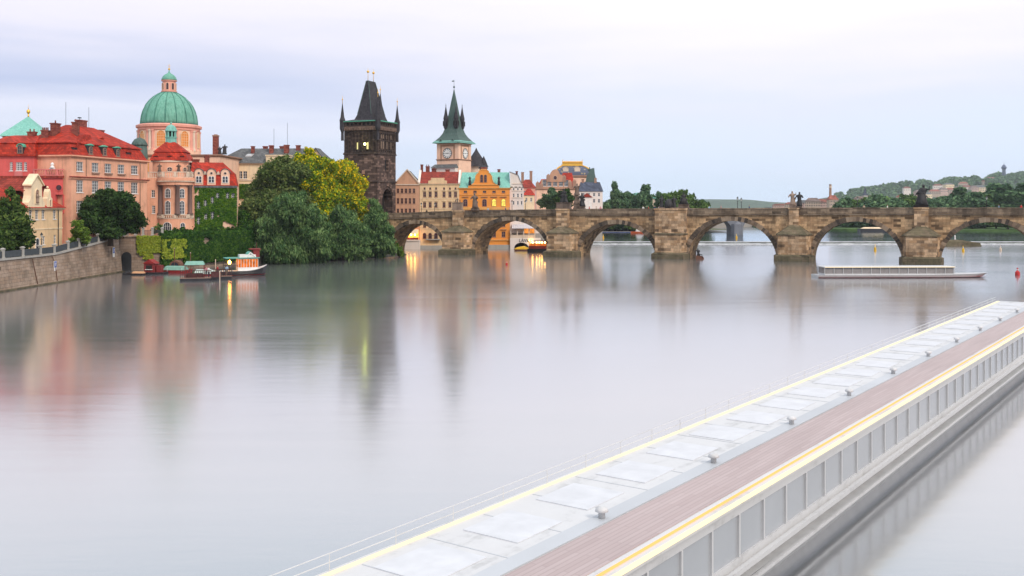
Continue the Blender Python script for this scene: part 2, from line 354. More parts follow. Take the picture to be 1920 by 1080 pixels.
def gable_roof(root, x0, x1, y0, y1, z, zr, m, along='x', ov=.3, name='roof'):
    mb = MB()
    if along == 'x':
        ym = (y0+y1)/2; mb.loft([[(x0-ov,y0-ov,z),(x0-ov,y1+ov,z),(x0-ov,ym,zr)], [(x1+ov,y0-ov,z),(x1+ov,y1+ov,z),(x1+ov,ym,zr)]])
    else:
        xm = (x0+x1)/2; mb.loft([[(x0-ov,y0-ov,z),(x1+ov,y0-ov,z),(xm,y0-ov,zr)], [(x0-ov,y1+ov,z),(x1+ov,y1+ov,z),(xm,y1+ov,zr)]])
    return mb.build(name, m, root)
def dormer(parent, Mx, w, h, dp, wm, rm, gm=None, arched=False, fm=None):
    """a roof window: cheeks, front with pane, little roof; Mx = bottom centre of its front, y into the roof"""
    a = MB(); a.M = Mx
    if arched:
        n = 10; prof = [(-w/2, 0), (w/2, 0)] + [(w/2*math.cos(math.pi*i/n), h - w/2 + w/2*math.sin(math.pi*i/n)) for i in range(n + 1)]
        a.extr(prof, 0, dp)
    else: a.box(-w/2, w/2, 0, dp, 0, h)
    o = a.build('dormer', wm, parent)
    r = MB(); r.M = Mx
    if arched:
        pr = [(-(w/2+.14)*math.cos(math.pi*i/n), h - w/2 + (w/2+.14)*math.sin(math.pi*i/n)) for i in range(n + 1)] + [((w/2+.02)*math.cos(math.pi*i/n), h - w/2 + (w/2+.02)*math.sin(math.pi*i/n)) for i in range(n + 1)]
        r.extr(pr, -.15, dp)
    else: r.extr([(-w/2-.12, h), (w/2+.12, h), (w/2+.05, h+.12), (0, h+.32), (-w/2-.05, h+.12)], -.18, dp)
    r.build('dormer_roof', rm, o)
    return o, Mx
def finial(mb, x, y, z, h, r=.22, ballh=.6):
    mb.tube([(x,y,z),(x,y,z+h)], [.09,.03], 6); mb.sphere((x,y,z+h*ballh), r, 8)
def baluster_rail(mb, x0, x1, z0, z1, y0=-.1, y1=.15, step=.5, post=4):
    mb.box(x0, x1, y0, y1, z0, z0+.15); mb.box(x0, x1, y0-.05, y1+.05, z1-.18, z1); n = max(2, int((x1-x0)/step)); ym = (y0+y1)/2
    for i in range(n):
        x = x0 + (i+.5)*(x1-x0)/n
        if i % post == 0: mb.box(x-.16, x+.16, y0, y1, z0+.15, z1-.18)
        else: mb.lathe([(.06,0),(.11,(z1-z0)*.25),(.05,(z1-z0)*.5),(.06,z1-z0-.33)], 6, x, ym, z0+.15)

# ---------------------------------------------------------------- foliage helpers
def quads_mesh(name, mat, P, T, B):
    n = len(P); v = np.empty((n, 4, 3), 'f4'); v[:,0] = P-T-B; v[:,1] = P+T-B*.6; v[:,2] = P+T*.9+B; v[:,3] = P-T*.8+B*.7
    me = bpy.data.meshes.new(name); me.vertices.add(n*4); me.vertices.foreach_set('co', v.ravel())
    me.loops.add(n*4); me.loops.foreach_set('vertex_index', np.arange(n*4, dtype='i4'))
    me.polygons.add(n); me.polygons.foreach_set('loop_start', np.arange(0, n*4, 4, dtype='i4'))
    me.update(calc_edges=True); me.validate(); me.materials.append(mat); return me
def unit(a): return a / np.maximum(1e-6, np.linalg.norm(a, axis=1, keepdims=True))
def crown_mesh(name, mat, blobs, lf=.4, dens=2.6, seed=0, droop=0, zmin=None, rag=.24):
    rg = np.random.default_rng(seed); Ps, Ns = [], []
    for cx, cy, cz, rx, ry, rz_ in blobs:
        # each bough mass is itself a cluster of small tufts
        nt_ = max(8, int(9 * (rx*rz_) ** .55)); tu = unit(rg.normal(size=(nt_, 3))); rr = np.array([rx, ry, rz_])
        tc_ = tu * rr * rg.uniform(.55, .92, (nt_, 1)); tr = rg.uniform(.26, .46, nt_) * min(rx, rz_)
        for c_, r_ in zip(tc_, tr):
            n = int(dens * 4*math.pi*r_*r_ / (lf*lf)); u = unit(rg.normal(size=(n, 3)))
            k = 1 - rg.random((n, 1))**2 * .55 + rg.normal(size=(n, 1)) * rag
            Ps.append(np.array([cx, cy, cz]) + c_ + u * r_ * k); Ns.append(u)
        n = int(dens * .5 * 4*math.pi*rx*rz_ / (lf*lf)); u = unit(rg.normal(size=(n, 3)))
        Ps.append(np.array([cx, cy, cz]) + u * rr * rg.uniform(.3, .85, (n, 1))); Ns.append(u)
    P = np.concatenate(Ps); U = np.concatenate(Ns)
    if zmin is not None: k = P[:, 2] > zmin; P, U = P[k], U[k]
    n = len(P); nn = unit(U + rg.normal(size=(n, 3)) * .55)
    t = rg.normal(size=(n, 3))
    if droop: t[:, :2] *= .35; t[:, 2] = -1
    t = unit(t - nn * np.sum(t*nn, 1, keepdims=True)); b = np.cross(nn, t); sz = lf * rg.uniform(.3, .62, (n, 1))
    return quads_mesh(name, mat, P, t * sz * (1.5 if droop else 1.15), b * sz * (.5 if droop else .8))
def tree(name, label, D, bpx, zb, blobs, mat, lf=.4, dens=2.4, seed=1, droop=0, group=None, cat='tree', flat_=.8, zmin=None, trunk_r=.4):
    """blobs: (px, py, radius px[, depth offset m]) read from the photo at distance D, given their own depth"""
    s = D / F; bx = PX(bpx, D); rg = random.Random(seed); bl = []
    for q in blobs:
        r = q[2]*s; dy = q[3] if len(q) > 3 else rg.uniform(-1.2, 1.2)*r*.6
        bl.append((PX(q[0], D) - bx, dy, PZ(q[1], D) - zb, r, r*rg.uniform(.85, 1.15), r*flat_ if flat_ < 1 else r))
    root = thing(name, label, cat, (bx, D, zb), 0, group)
    link('crown', crown_mesh('crown', mat, bl, lf, dens, seed, droop, zmin), root)
    t = MB(); top = max(b[2] for b in bl)*.75
    t.tube([(0,0,-.8),(.05,0,top*.3),(rg.uniform(-.3,.3),.1,top*.7),(0,0,top)], [trunk_r*1.4, trunk_r, trunk_r*.7, trunk_r*.3], 8)
    for b in bl:
        z0 = max(.3, min(b[2]*.55, top*.7)); t.tube([(0,0,z0),(b[0]*.5,b[1]*.5,(z0+b[2])/2+.2),(b[0]*.9,b[1]*.9,b[2])], [trunk_r*.5, trunk_r*.35, trunk_r*.12], 6)
    t.build('trunk', M['bark'], root, True)
    return root
def leaf_sheet(name, mat, Mx, W, H_, n, lf, seed, skip=(), thr=.0, nsc=.25, parent=None, edge=.4, fn=None, thick=.35):
    rg = np.random.default_rng(seed); x = rg.uniform(0, W, n); z = rg.uniform(0, H_, n); keep = np.ones(n, bool)
    for a, b, w, h in skip: keep &= ~((x > a) & (x < a+w) & (z > b) & (z < b+h))
    for i in range(n):
        if keep[i]:
            q = noise.noise(Vector((x[i]*nsc + seed*3.1, z[i]*nsc, 1.7)))*.8 + noise.noise(Vector((x[i]*nsc*3, z[i]*nsc*3, seed)))*.35
            if q < thr + (fn(x[i], z[i]) if fn else 0): keep[i] = False
    x, z = x[keep], z[keep]; n = len(x); y = -rg.random(n)*thick - .03
    P = np.stack([x, y, z], 1); nn = unit(np.array([0, -1.0, .25]) + rg.normal(size=(n, 3))*.45); t = rg.normal(size=(n, 3)); t = unit(t - nn*np.sum(t*nn, 1, keepdims=True)); b = np.cross(nn, t); sz = lf*rg.uniform(.35, .65, (n, 1))
    o = link(name, quads_mesh(name, mat, P, t*sz, b*sz*.8), parent); o.matrix_local = Mx; return o
# ================================================================ SETTING
def sheet(name, poly, z, mat, z_of=None):
    mb = MB(); mb.add([(x, y, z_of(x, y) if z_of else z) for x, y in poly], [tuple(range(len(poly)))])
    return struct(mb.build(name, mat))
def water_mat(name, tint, rough, deep, gl):
    b = NB(name); o = b.obj()
    n = b.noise(b.map(o, (.012, .035, 1)), 1.0, 5, .6); n2 = b.noise(b.map(o, (.05, .6, 1)), 1.0, 4, .6)
    rg_ = b.math('ADD', rough, b.math('MULTIPLY', b.math('SUBTRACT', b.math('ADD', b.math('MULTIPLY', n, .6), b.math('MULTIPLY', n2, .4)), .5), .20))
    bp = b.bump(b.noise(b.map(o, (.25, .9, 1)), 1.0, 3), .05, .12)
    g = b.node('ShaderNodeBsdfAnisotropic') if False else b.node('ShaderNodeBsdfGlossy'); g.inputs[0].default_value = tint; b.set(g.inputs['Roughness'], rg_); b.set(g.inputs['Normal'], bp)
    d = b.node('ShaderNodeBsdfDiffuse'); d.inputs[0].default_value = deep
    lw = b.node('ShaderNodeFresnel'); lw.inputs[0].default_value = 1.33
    m = b.node('ShaderNodeMixShader'); b.set(m.inputs[0], b.math('ADD', gl, b.math('MULTIPLY', lw.outputs[0], 1 - gl), True)); b.set(m.inputs[1], d.outputs[0]); b.set(m.inputs[2], g.outputs[0])
    return b.done(m.outputs[0])
WAT = water_mat('river_water', (.93, .925, .935, 1), .15, (.24, .25, .26, 1), .66)
WAT2 = water_mat('upstream_water', (.80, .86, .92, 1), .10, (.20, .25, .30, 1), .6)
sheet('river', [(-420, -160), (900, -160), (900, 321), (-420, 321)], 0, WAT)
sheet('upstream_river', [(-20, 321.6), (900, 321.6), (1400, 1000), (200, 1000), (40, 640)], .75, WAT2)
GRD = flat('ground_soil', (.10, .11, .06, 1), .95, 0, .35, .05)
PAV = plaster('paving', (.34, .31, .28, 1), .25, .9, .8)
GRASS = flat('lawn', (.07, .13, .035, 1), .95, 0, .3, .2)
mb = MB()                                  # promenade on the left quay, rising towards the church
pr = lambda y: 4.35 if y < 158 else min(6.2, 4.35 + (y - 158) * 1.85 / 26)
ys = [-120, 60, 120, 158, 171, 184]
for a, b_ in zip(ys, ys[1:]): mb.quad((-330, a, pr(a)), (-73.1, a, pr(a)), (-73.1, b_, pr(b_)), (-330, b_, pr(b_)))
struct(mb.build('promenade', PAV))
mb = MB(); mb.prism([(-330, 184), (-74.9, 184), (-74.9, 188.4), (-67.2, 189.4), (-54.3, 213.4), (-41, 225.6), (-36.5, 250), (-36, 285), (-36, 470), (-330, 470)], -1, 6.2)
struct(mb.build('embankment', GRD))
mb = MB(); mb.prism([(-36, 286), (9, 286), (30, 330), (40, 452), (200, 640), (-330, 640), (-330, 470), (-36, 470)], -1, 4.4)
struct(mb.build('old_town_ground', PAV))
mb = MB(); mb.loft([[(-60,207,-.5),(-30,222,-.5),(-20,246,-.5),(-24,262,-.5),(-56,246,-.5),(-60,222,-.5)], [(-57,215,.35),(-35,228,.3),(-30,247,.3),(-32,258,.4),(-54,243,.9),(-58,222,.9)]])
struct(mb.build('willow_bank', flat('wet_mud', (.035, .035, .025, 1), .8, 0, .3, .5)))
sheet('island_ground', [(22, 451), (100, 449), (96, 560), (20, 560)], 1.6, GRD)
sheet('far_ground', [(-4200, 641), (4200, 641), (4200, 5900), (-4200, 5900)], 2.4, flat('far_soil', (.09, .12, .07, 1), .95, 0, .3, .02))
mb = MB(); mb.prism([(126, 505), (158, 470), (215, 452), (330, 440), (470, 520), (470, 640), (150, 640)], 0, 1.7)
struct(mb.build('river_island', GRASS))
sheet('right_ground', [(290, 330), (900, 330), (900, 641), (470, 641)], 2.2, GRASS)

# the weir: a white-edged step right across the river behind the bridge
FOAM = flat('foam', (.80, .82, .85, 1), .6, 0, .25, .6)
wr = thing('weir', 'long low weir with white foam crossing the river behind the arches', 'weir', (26, 321, 0))
mb = MB(); mb.add([(0,0,-.1),(600,0,-.1),(600,.62,.74),(0,.62,.74)], [(0,1,2,3)]); mb.build('weir_face', flat('wet_stone', (.16, .17, .17, 1), .4, 0, .5, .8), wr)
mb = MB(); rg = random.Random(3)
for i in range(300):
    x = i*2; mb.box(x, x+2.0, -1.2-rg.random()*1.0, -.05, -.05, .10+rg.random()*.10)
mb.build('foam_line', FOAM, wr)
mb = MB(); mb.box(0, 600, .66, 1.5, .5, .84); mb.build('crest', FOAM, wr)

# ================================================================ STONE BRIDGE
TH = math.atan2(-.3763, .9265); BX, BY = -10.1, 252.4; Uv = Vector((.9265, -.3763, 0)); Nv = Vector((.3763, .9265, 0))
def tpx(px, y=0):                          # along-bridge coordinate of a photo column (plane y behind the front face)
    a = (px - 960)/F; X0, Y0 = BX + Nv.x*y, BY + Nv.y*y
    return (a*Y0 - X0) / (Uv.x - a*Uv.y)
def bw(t, y, z): return Vector((BX, BY, 0)) + Uv*t + Nv*y + Vector((0, 0, z))
def bD(t, y=0): return BY + Uv.y*t + Nv.y*y
def zp(t): return float(np.interp(t, [-45, -27, -3.6, 24, 51, 79, 105, 200], [9.6, 10.25, 11.1, 11.5, 11.6, 11.8, 11.85, 11.9]))
PT = [-30.6, -3.6, 24.5, 51.2, 79.0, 105.3, 132.0, 159.0, 186.0]
BWD = 9.5
br = thing('stone_bridge', 'old brown sandstone bridge with round arches, heavy piers and statues along its parapet', 'bridge', (BX, BY, 0), TH)
ARCH = []
for a, b_ in zip(PT, PT[1:]):
    c = (a + b_)/2; hw = (b_ - a - 7.6)/2; ap = {0: 7.6, 1: 8.65, 2: 7.95}.get(PT.index(a), 8.85); ARCH.append((c, hw, ap))
ARCH[0] = (-16.1, 8.4, 7.7)
def arch_pts(c, hw, ap, e=0, n=30): return [(c - (hw+e)*math.cos(math.pi*i/n), max(-.6, (ap+e)*math.sin(math.pi*i/n))) for i in range(n + 1)]
mb = MB()
def strip(ptsl):                           # front and back wall between the arch curve (or the water) and the road
    for (t0, z0), (t1, z1) in zip(ptsl, ptsl[1:]):
        for y in (0, BWD): mb.quad((t0,y,z0), (t1,y,z1), (t1,y,zp(t1)-1.2), (t0,y,zp(t0)-1.2))
edges = [-46]
for c, hw, ap in ARCH: edges += [c-hw, c+hw]
edges.append(200)
for a, b_ in zip(edges[::2], edges[1::2]):
    n = 6; strip([(a + (b_-a)*i/n, -1) for i in range(n+1)])
for A in ARCH:
    p = arch_pts(*A); strip(p)
    for q, r_ in zip(p, p[1:]): mb.quad((q[0],0,q[1]), (r_[0],0,r_[1]), (r_[0],BWD,r_[1]), (q[0],BWD,q[1]))
ts = [-46 + i*6 for i in range(42)]
for a, b_ in zip(ts, ts[1:]): mb.quad((a,0,zp(a)-1.2), (b_,0,zp(b_)-1.2), (b_,BWD,zp(b_)-1.2), (a,BWD,zp(a)-1.2))
mb.build('spandrel_wall', M['bridge'], br)
RINGM = None
b = NB('voussoir_stone'); o_ = b.obj(); g_ = b.node('ShaderNodeNewGeometry')
cc = b.ramp(g_.outputs['Random Per Island'], (0, (.06, .048, .04, 1)), (.4, (.17, .125, .09, 1)), (.75, (.30, .21, .145, 1)), (1, (.46, .35, .25, 1)))
cc = b.mix(.6, cc, b.ramp(b.noise(o_, .8, 5, .7), (.3, G(.4)), (.7, G(1))), 'MULTIPLY'); RINGM = b.done(b.princ(cc, .9, b.bump(b.noise(o_, 3, 4), .4)))
for k, (c, hw, ap) in enumerate(ARCH):
    mb = MB(); n = 44; rg = random.Random(k)
    for i in range(n):
        a0, a1 = math.pi*(i+.04)/n, math.pi*(i+.96)/n; e = .95 + rg.uniform(-.12, .16); f = -.14 - rg.random()*.06
        P = [(c-(hw-.03)*math.cos(a0), (ap-.03)*math.sin(a0)), (c-(hw-.03)*math.cos(a1), (ap-.03)*math.sin(a1)), (c-(hw+e)*math.cos(a1), (ap+e)*math.sin(a1)), (c-(hw+e)*math.cos(a0), (ap+e)*math.sin(a0))]
        mb.extr(P, f, .3)
    mb.build('arch_ring', RINGM, br)
for y0, y1, nm in ((-.12, .42, 'parapet'), (BWD-.42, BWD+.12, 'parapet')):
    mb = MB(); rg = random.Random(5); t = -46
    while t < 198:
        w = rg.uniform(1.6, 3.4); j = rg.uniform(-.03, .05)
        mb.loft([[(t,y0,zp(t)-1.25),(t+w-.04,y0,zp(t+w)-1.25),(t+w-.04,y1,zp(t+w)-1.25),(t,y1,zp(t)-1.25)], [(t,y0,zp(t)-.2),(t+w-.04,y0,zp(t+w)-.2),(t+w-.04,y1,zp(t+w)-.2),(t,y1,zp(t)-.2)]])
        mb.loft([[(t,y0-.1,zp(t)-.2+j),(t+w-.03,y0-.1,zp(t+w)-.2+j),(t+w-.03,y1+.1,zp(t+w)-.2+j),(t,y1+.1,zp(t)-.2+j)], [(t,y0-.06,zp(t)+j),(t+w-.03,y0-.06,zp(t+w)+j),(t+w-.03,y1+.06,zp(t+w)+j),(t,y1+.06,zp(t)+j)]])
        t += w
    mb.build(nm, M['parap'], br)
mb = MB()
for a, b_ in zip(ts, ts[1:]): mb.loft([[(a,-.3,zp(a)-1.62),(b_,-.3,zp(b_)-1.62),(b_,.2,zp(b_)-1.62),(a,.2,zp(a)-1.62)], [(a,-.34,zp(a)-1.3),(b_,-.34,zp(b_)-1.3),(b_,.2,zp(b_)-1.3),(a,.2,zp(a)-1.3)]])
mb.build('string_course', M['parap'], br)
mb = MB()
for a, b_ in zip(ts, ts[1:]): mb.quad((a,.42,zp(a)-1.1), (b_,.42,zp(b_)-1.1), (b_,BWD-.42,zp(b_)-1.1), (a,BWD-.42,zp(a)-1.1))
mb.build('roadway', M['parap'], br)
SHW = {1: (2.9, 1.0), 2: (3.2, 1.0), 3: (7.4, 1.2), 4: (2.1, .8), 5: (2.8, 1.0)}
for i, t in enumerate(PT):
    if i == 0 or i > 7: continue
    ez, az = (5.6, 7.6) if i < 4 else (5.75, 8.3)
    if i == 3: az = 6.9
    hb, hf, dp = 3.75, 3.0, 3.9
    mb = MB(); pl = lambda q: [(t-hb-q, .1), (t-hf-q, -dp-q), (t+hf+q, -dp-q), (t+hb+q, .1)]
    mb.prism(pl(0), -1, ez)
    back = [(t-hb, BWD-.1), (t-hf*.3, BWD+4), (t+hf*.3, BWD+4), (t+hb, BWD-.1)]; p = mb.build('pier', M['pier'], br)
    mb = MB(); mb.prism(back, -1, ez); mb.build('rear_cutwater', M['pier'], p)
    mb = MB(); mb.loft([[(x, y, -1) for x, y in pl(.75)], [(x, y, 1.15) for x, y in pl(.7)], [(x, y, 1.5) for x, y in pl(.02)]]); mb.build('plinth', M['mossy'], p)
    mb = MB(); rim = [(x, y, ez) for x, y in pl(.22)]; rim2 = [(x, y, ez + .25) for x, y in pl(.16)]
    top = [(t-.9, .1, az-.2), (t-.35, -.25, az), (t+.35, -.25, az), (t+.9, .1, az-.2)]
    if i == 3: top = [(t-3.7, .1, az-1.0), (t-3.4, -1.2, az-1.0), (t+3.4, -1.2, az-1.0), (t+3.7, .1, az-1.0)]
    mb.loft([rim, rim2, top]); mb.build('pier_cap', M['mossy'], p)
    if i in SHW:
        w, d = SHW[i]; mb = MB(); z1 = zp(t) - .02
        mb.box(t-w/2, t+w/2, -d, .1, ez, z1); mb.box(t-w/2-.15, t+w/2+.15, -d-.15, .3, z1-.25, z1+.08); mb.build('shaft', M['pier'], p)

# the figure group at the waterline of the middle pier, and marks on the river
def figure(mb, x, y, z, h, seed=0, arm=0, lean=0, bulk=1.0):
    """a robed standing figure: draped body, neck, head, two arms"""
    rg = random.Random(seed); rings = []; n = 10
    for k, (f, r_) in enumerate(((0, .20), (.12, .185), (.3, .15), (.48, .125), (.60, .14), (.72, .165), (.80, .14), (.845, .055), (.875, .05))):
        rings.append([(x + lean*f*h + r_*h*bulk*math.cos(2*math.pi*i/n)*(1 + (rg.uniform(-.14, .14) if k < 7 else 0)), y + r_*h*bulk*.75*math.sin(2*math.pi*i/n)*(1 + rg.uniform(-.14, .14)), z + f*h) for i in range(n)])
    mb.loft(rings); hx = x + lean*h*.93; mb.sphere((hx, y, z + .93*h), .068*h, 8, 1, 1, 1.2)
    for s in (-1, 1):
        up = arm if s > 0 else -abs(arm)*.2; sh = (x + lean*.77*h + s*.15*h*bulk, y, z + .76*h); el = (sh[0] + s*.09*h, y - .08*h, sh[2] - .15*h + up*.22*h)
        hd = (el[0] - s*.05*h + max(0, up)*s*.12*h, y - .2*h, el[2] + (.02 + max(0, up)*.25)*h); mb.tube([sh, el, hd], [.055*h, .045*h, .03*h], 6)
def statue(name, label, px, ypx_top, figs, ped=(2.0, 1.0), mat=None, pmat=None, y=-.2, zb=None, cat='statue', extra=None):
    t = tpx(px, y); z0 = zp(t) + .08 if zb is None else zb; s = bD(t, y)/F
    top = EYE - (ypx_top - HZ)*s; root = thing(name, label, cat, bw(t, y, z0), TH, 'statues on the bridge parapet')
    pw, phh = ped
    if phh > 0:
        mb = MB(); mb.frusta([(-pw/2-.12, pw/2+.12, -.75, .75, -.1), (-pw/2-.12, pw/2+.12, -.75, .75, .2), (-pw/2, pw/2, -.65, .65, .25), (-pw/2, pw/2, -.65, .65, phh-.2), (-pw/2-.14, pw/2+.14, -.78, .78, phh-.12), (-pw/2-.14, pw/2+.14, -.78, .78, phh)])
        mb.build('pedestal', pmat or M['sstone'], root)
    hh = top - z0 - phh; mb = MB()
    for k, (dx, dy, f, sd_, arm, lean, dz) in enumerate(figs): figure(mb, dx, dy, phh + dz*hh, hh*f, sd_, arm, lean, 1.25 if f < .7 else 1.05)
    if extra: extra(mb, phh, hh)
    mb.build('figure', mat or M['bronze'], root, True); return root
statue('saint_statue', 'weathered statue group on a tall stone pedestal above the pier nearest the gate tower', 858, 371, [(0,0,.95,1,.3,0,0), (-.6,.1,.7,2,0,.1,0), (.65,.1,.62,3,.2,-.1,0)], (2.5, 2.0), M['sstone'], M['ltst'])
statue('standing_saint_statue', 'tall grey single figure standing before the orange gabled house', 891, 362, [(0,0,1,5,.2,-.05,0), (.35,.1,.55,6,0,-.1,0)], (1.5, .5), M['sstone'])
statue('crucifix_statue', 'dark statue group before the round green trees on the second pier', 1057, 353, [(-.5,0,.72,7,.3,.1,0), (.6,0,.66,8,.3,-.1,0), (0,.2,.86,9,.2,0,.1)], (3.4, 1.5), M['bronze'], M['sstone'])
statue('saint_statue', 'slender brown column statue beside the white facade of the theatre quarter', 1082, 344, [(0,0,.6,10,.6,0,.4), (-.35,0,.5,12,0,.1,0), (.4,0,.45,13,0,-.1,0)], (1.4, 1.3), M['sstone'], None, BWD)
statue('saint_statue', 'lower dark statue group right of the slender brown one', 1091, 362, [(0,0,1,11,.2,0,0), (.5,0,.7,12,.2,-.1,0)], (1.3, .6), M['bronze'], None, BWD)
def dome_ex(mb, z, h): mb.lathe([(1.05, 0), (1.05, h*.3), (.9, h*.5), (.5, h*.68), (.05, h*.74)], 14, 0, 0, z)
statue('grotto_statue', 'dark rounded grotto with a figure standing at each side on the wide pier', 1254, 367, [(-1.7,0,1,13,.1,0,0), (1.25,0,.97,14,.1,0,0)], (4.2, .15), M['bronze'], None, -.2, None, 'statue', dome_ex)
def tri_ex(mb, z, h): mb.loft([[(-1.1,-.5,z),(1.1,-.5,z),(1.1,.5,z),(-1.1,.5,z)], [(-.5,-.4,z+h*.5),(.5,-.4,z+h*.5),(.5,.4,z+h*.5),(-.5,.4,z+h*.5)], [(-.1,-.1,z+h*.8),(.1,-.1,z+h*.8),(.1,.1,z+h*.8),(-.1,.1,z+h*.8)]])
statue('saint_statue', 'dark pointed statue group on a red brown pedestal right of the grotto', 1282, 361, [(0,0,1,15,.2,0,0), (-.6,0,.6,16,.1,.1,0), (.6,0,.6,17,.1,-.1,0)], (2.4, .9), M['bronze'], M['sstone'], BWD*.95, None, 'statue', tri_ex)
statue('angel_statue', 'pale sandstone figure with raised arm on the pier of the fourth arch', 1487, 357, [(0,0,.95,18,.5,-.06,0), (.2,.1,.5,19,0,0,.1)], (1.1, .5), M['ltst'], M['ltst'])
statue('monk_statue', 'slim black statue standing right beside the pale sandstone figure', 1499, 360, [(0,0,1,20,0,0,0)], (.9, .3), M['bronze'])
def wing_ex(mb, z, h):
    mb.loft([[(-1.15,-.6,z),(1.2,-.6,z),(1.2,.6,z),(-1.15,.6,z)], [(-.75,-.5,z+h*.3),(.95,-.5,z+h*.3),(.95,.5,z+h*.3),(-.75,.5,z+h*.3)], [(-.55,-.45,z+h*.62),(.7,-.45,z+h*.62),(.7,.45,z+h*.62),(-.55,.45,z+h*.62)], [(-.2,-.3,z+h*.84),(.5,-.3,z+h*.84),(.5,.3,z+h*.84),(-.2,.3,z+h*.84)]])
statue('pieta_statue', 'largest black statue group, towering over the rightmost pier', 1727, 346, [(.3,0,1,21,.6,.05,0), (-.45,0,.72,22,.2,.1,.08), (.75,0,.6,23,.1,-.1,0)], (2.7, .45), M['bronze'], M['near_black'], -.2, None, 'statue', wing_ex)

# figure at the foot of the middle pier
t = tpx(1312, -3); mb = MB(); rg = random.Random(2)
rt = thing('pier_sculpture', 'small dark knotted wooden figure sitting at the waterline beside the middle pier', 'sculpture', bw(t, -2.6, 0), TH)
mb.loft([[(-.9,-.6,-.4),(1.0,-.6,-.4),(1.0,.6,-.4),(-.9,.6,-.4)], [(-.8,-.5,.9),(.6,-.5,.7),(.6,.5,.7),(-.8,.5,.9)]]); mb.build('timber_base', M['wood'], rt)
mb = MB(); figure(mb, -.3, 0, .6, 1.9, 4, 0, -.12, 1.2); mb.tube([(-.2,-.2,1.2),(.5,-.5,1.1),(.7,-.5,.3)], .14, 6); mb.build('figure', M['bronze'], rt, True)

# street lamps on the bridge
def lamp_post(label, loc, h=3.4, grp='street lamps on the bridge', rz=0):
    root = thing('street_lamp', label, 'street lamp', loc, rz, grp)
    mb = MB(); mb.lathe([(.16,0),(.16,.3),(.09,.4),(.06,h*.5),(.075,h*.52),(.05,h-.75)], 8); mb.tube([(-.25,0,h*.72),(.25,0,h*.72)], .025, 5); mb.build('post', M['iron'], root)
    mb = MB(); mb.lathe([(.10,0),(.2,.42)], 6, 0, 0, h-.72); mb.build('lantern', M['lampg'], root)
    mb = MB(); mb.lathe([(.27,0),(.12,.22),(.05,.3),(.03,.42)], 6, 0, 0, h-.3); mb.build('lantern_cap', M['iron'], root)
    return root
M['lampg'] = flat('lantern_glass', (.5, .5, .48, 1), .3)
for px, y, lab in ((790, .9, 'black lantern post before the cream house, left one of two'), (815, BWD-.9, 'black lantern post before the cream house, right one of two'),
                   (960, .9, 'black lantern post before the white gable wall of the orange house'), (985, BWD-.9, 'black lantern post before the small red roofed house'),
                   (1383, .9, 'taller near lantern post standing alone against the distant blue hill'), (1390, BWD-.9, 'farther lantern post right beside the one against the blue hill'),
                   (1608, .9, 'dark lantern post above the fifth arch before the round green trees'), (1850, .9, 'dark lantern post above the rightmost arch')):
    t = tpx(px, y); lamp_post(lab, bw(t, y, zp(t) - 1.1), 3.5 if px != 1383 else 3.7)
# ================================================================ LEFT QUAY
qw = thing('quay_wall', 'long pale brown stone quay wall rising from the water at the left edge', 'wall', (-72.9, 184, 0))
mb = MB(); n = 60
for i in range(n):
    a, b_ = -120 + i*304/n, -120 + (i+1)*304/n
    A = [(0.95, a-184, -1), (.55, a-184, pr(a)*.62), (.55, b_-184, pr(b_)*.62), (.95, b_-184, -1)]
    mb.quad(*A); mb.quad((.55,a-184,pr(a)*.62), (.38,a-184,pr(a)*.62), (.38,b_-184,pr(b_)*.62), (.55,b_-184,pr(b_)*.62))
    mb.quad((.38,a-184,pr(a)*.62), (.2,a-184,pr(a)+.02), (.2,b_-184,pr(b_)+.02), (.38,b_-184,pr(b_)*.62))
mb.quad((.95,0,-1), (.2,0,6.2), (-1.7,0,6.2), (-1.7,0,-1))
mb.build('wall_face', M['quay'], qw)
mb = MB()
for i in range(n): 
    a, b_ = -120 + i*304/n - 184, -120 + (i+1)*304/n - 184; za, zb_ = pr(a+184), pr(b_+184)
    mb.loft([[(-.35,a,za+.01),(.42,a,za+.01),(.42,b_,zb_+.01),(-.35,b_,zb_+.01)], [(-.35,a,za+.28),(.42,a,za+.28),(.42,b_,zb_+.28),(-.35,b_,zb_+.28)]])
mb.build('coping', M['greyst'], qw)
mb = MB(); rg = random.Random(8)
for yy in (-33, -26.5): mb.tube([(.98, yy, .3), (.62, yy+rg.uniform(-.4,.2), 2.6), (.45, yy-.6, 4.2)], .06, 5)
mb.build('rust_streak', flat('rust', (.12, .05, .03, 1), .9), qw)
mb = MB(); mb.box(-.1, 1.25, -304, 0, -.6, .22); mb.build('waterline_ledge', M['mossy'], qw)
# recessed wall with the dark gate
rw = thing('recess_wall', 'short stone wall with a dark arched gate set back behind the quay corner', 'wall', (-74.6, 187.6, 0), math.atan2(1, 8))
mb = MB(); wall(mb, I4, 8.1, -1, 6.3, []); mb.box(-.1, 8.2, -.25, .5, 6.3, 6.6); mb.build('wall_face', M['quay'], rw)
mb = MB(); arc = [(1.0, -.3), (1.0, 2.6)] + [(1.9 - .9*math.cos(math.pi*i/8), 2.6 + .9*math.sin(math.pi*i/8)) for i in range(1, 8)] + [(2.8, 2.6), (2.8, -.3)]
mb.extr(arc, -.12, .05); mb.build('gate', M['iron'], rw)
leaf_sheet('ivy_cover', L['lime'], Matrix.Translation((3.9, -.05, 2.2)), 4.3, 4.3, 3800, .38, 4, thr=-.15, parent=rw, fn=lambda x, z: -.3 if z > 1.2 else .25)
iw = thing('ivy_wall', 'tall river wall wholly overgrown with dark green ivy behind the moored boats', 'wall', (-66.6, 188.6, 0), math.atan2(24.4, 13))
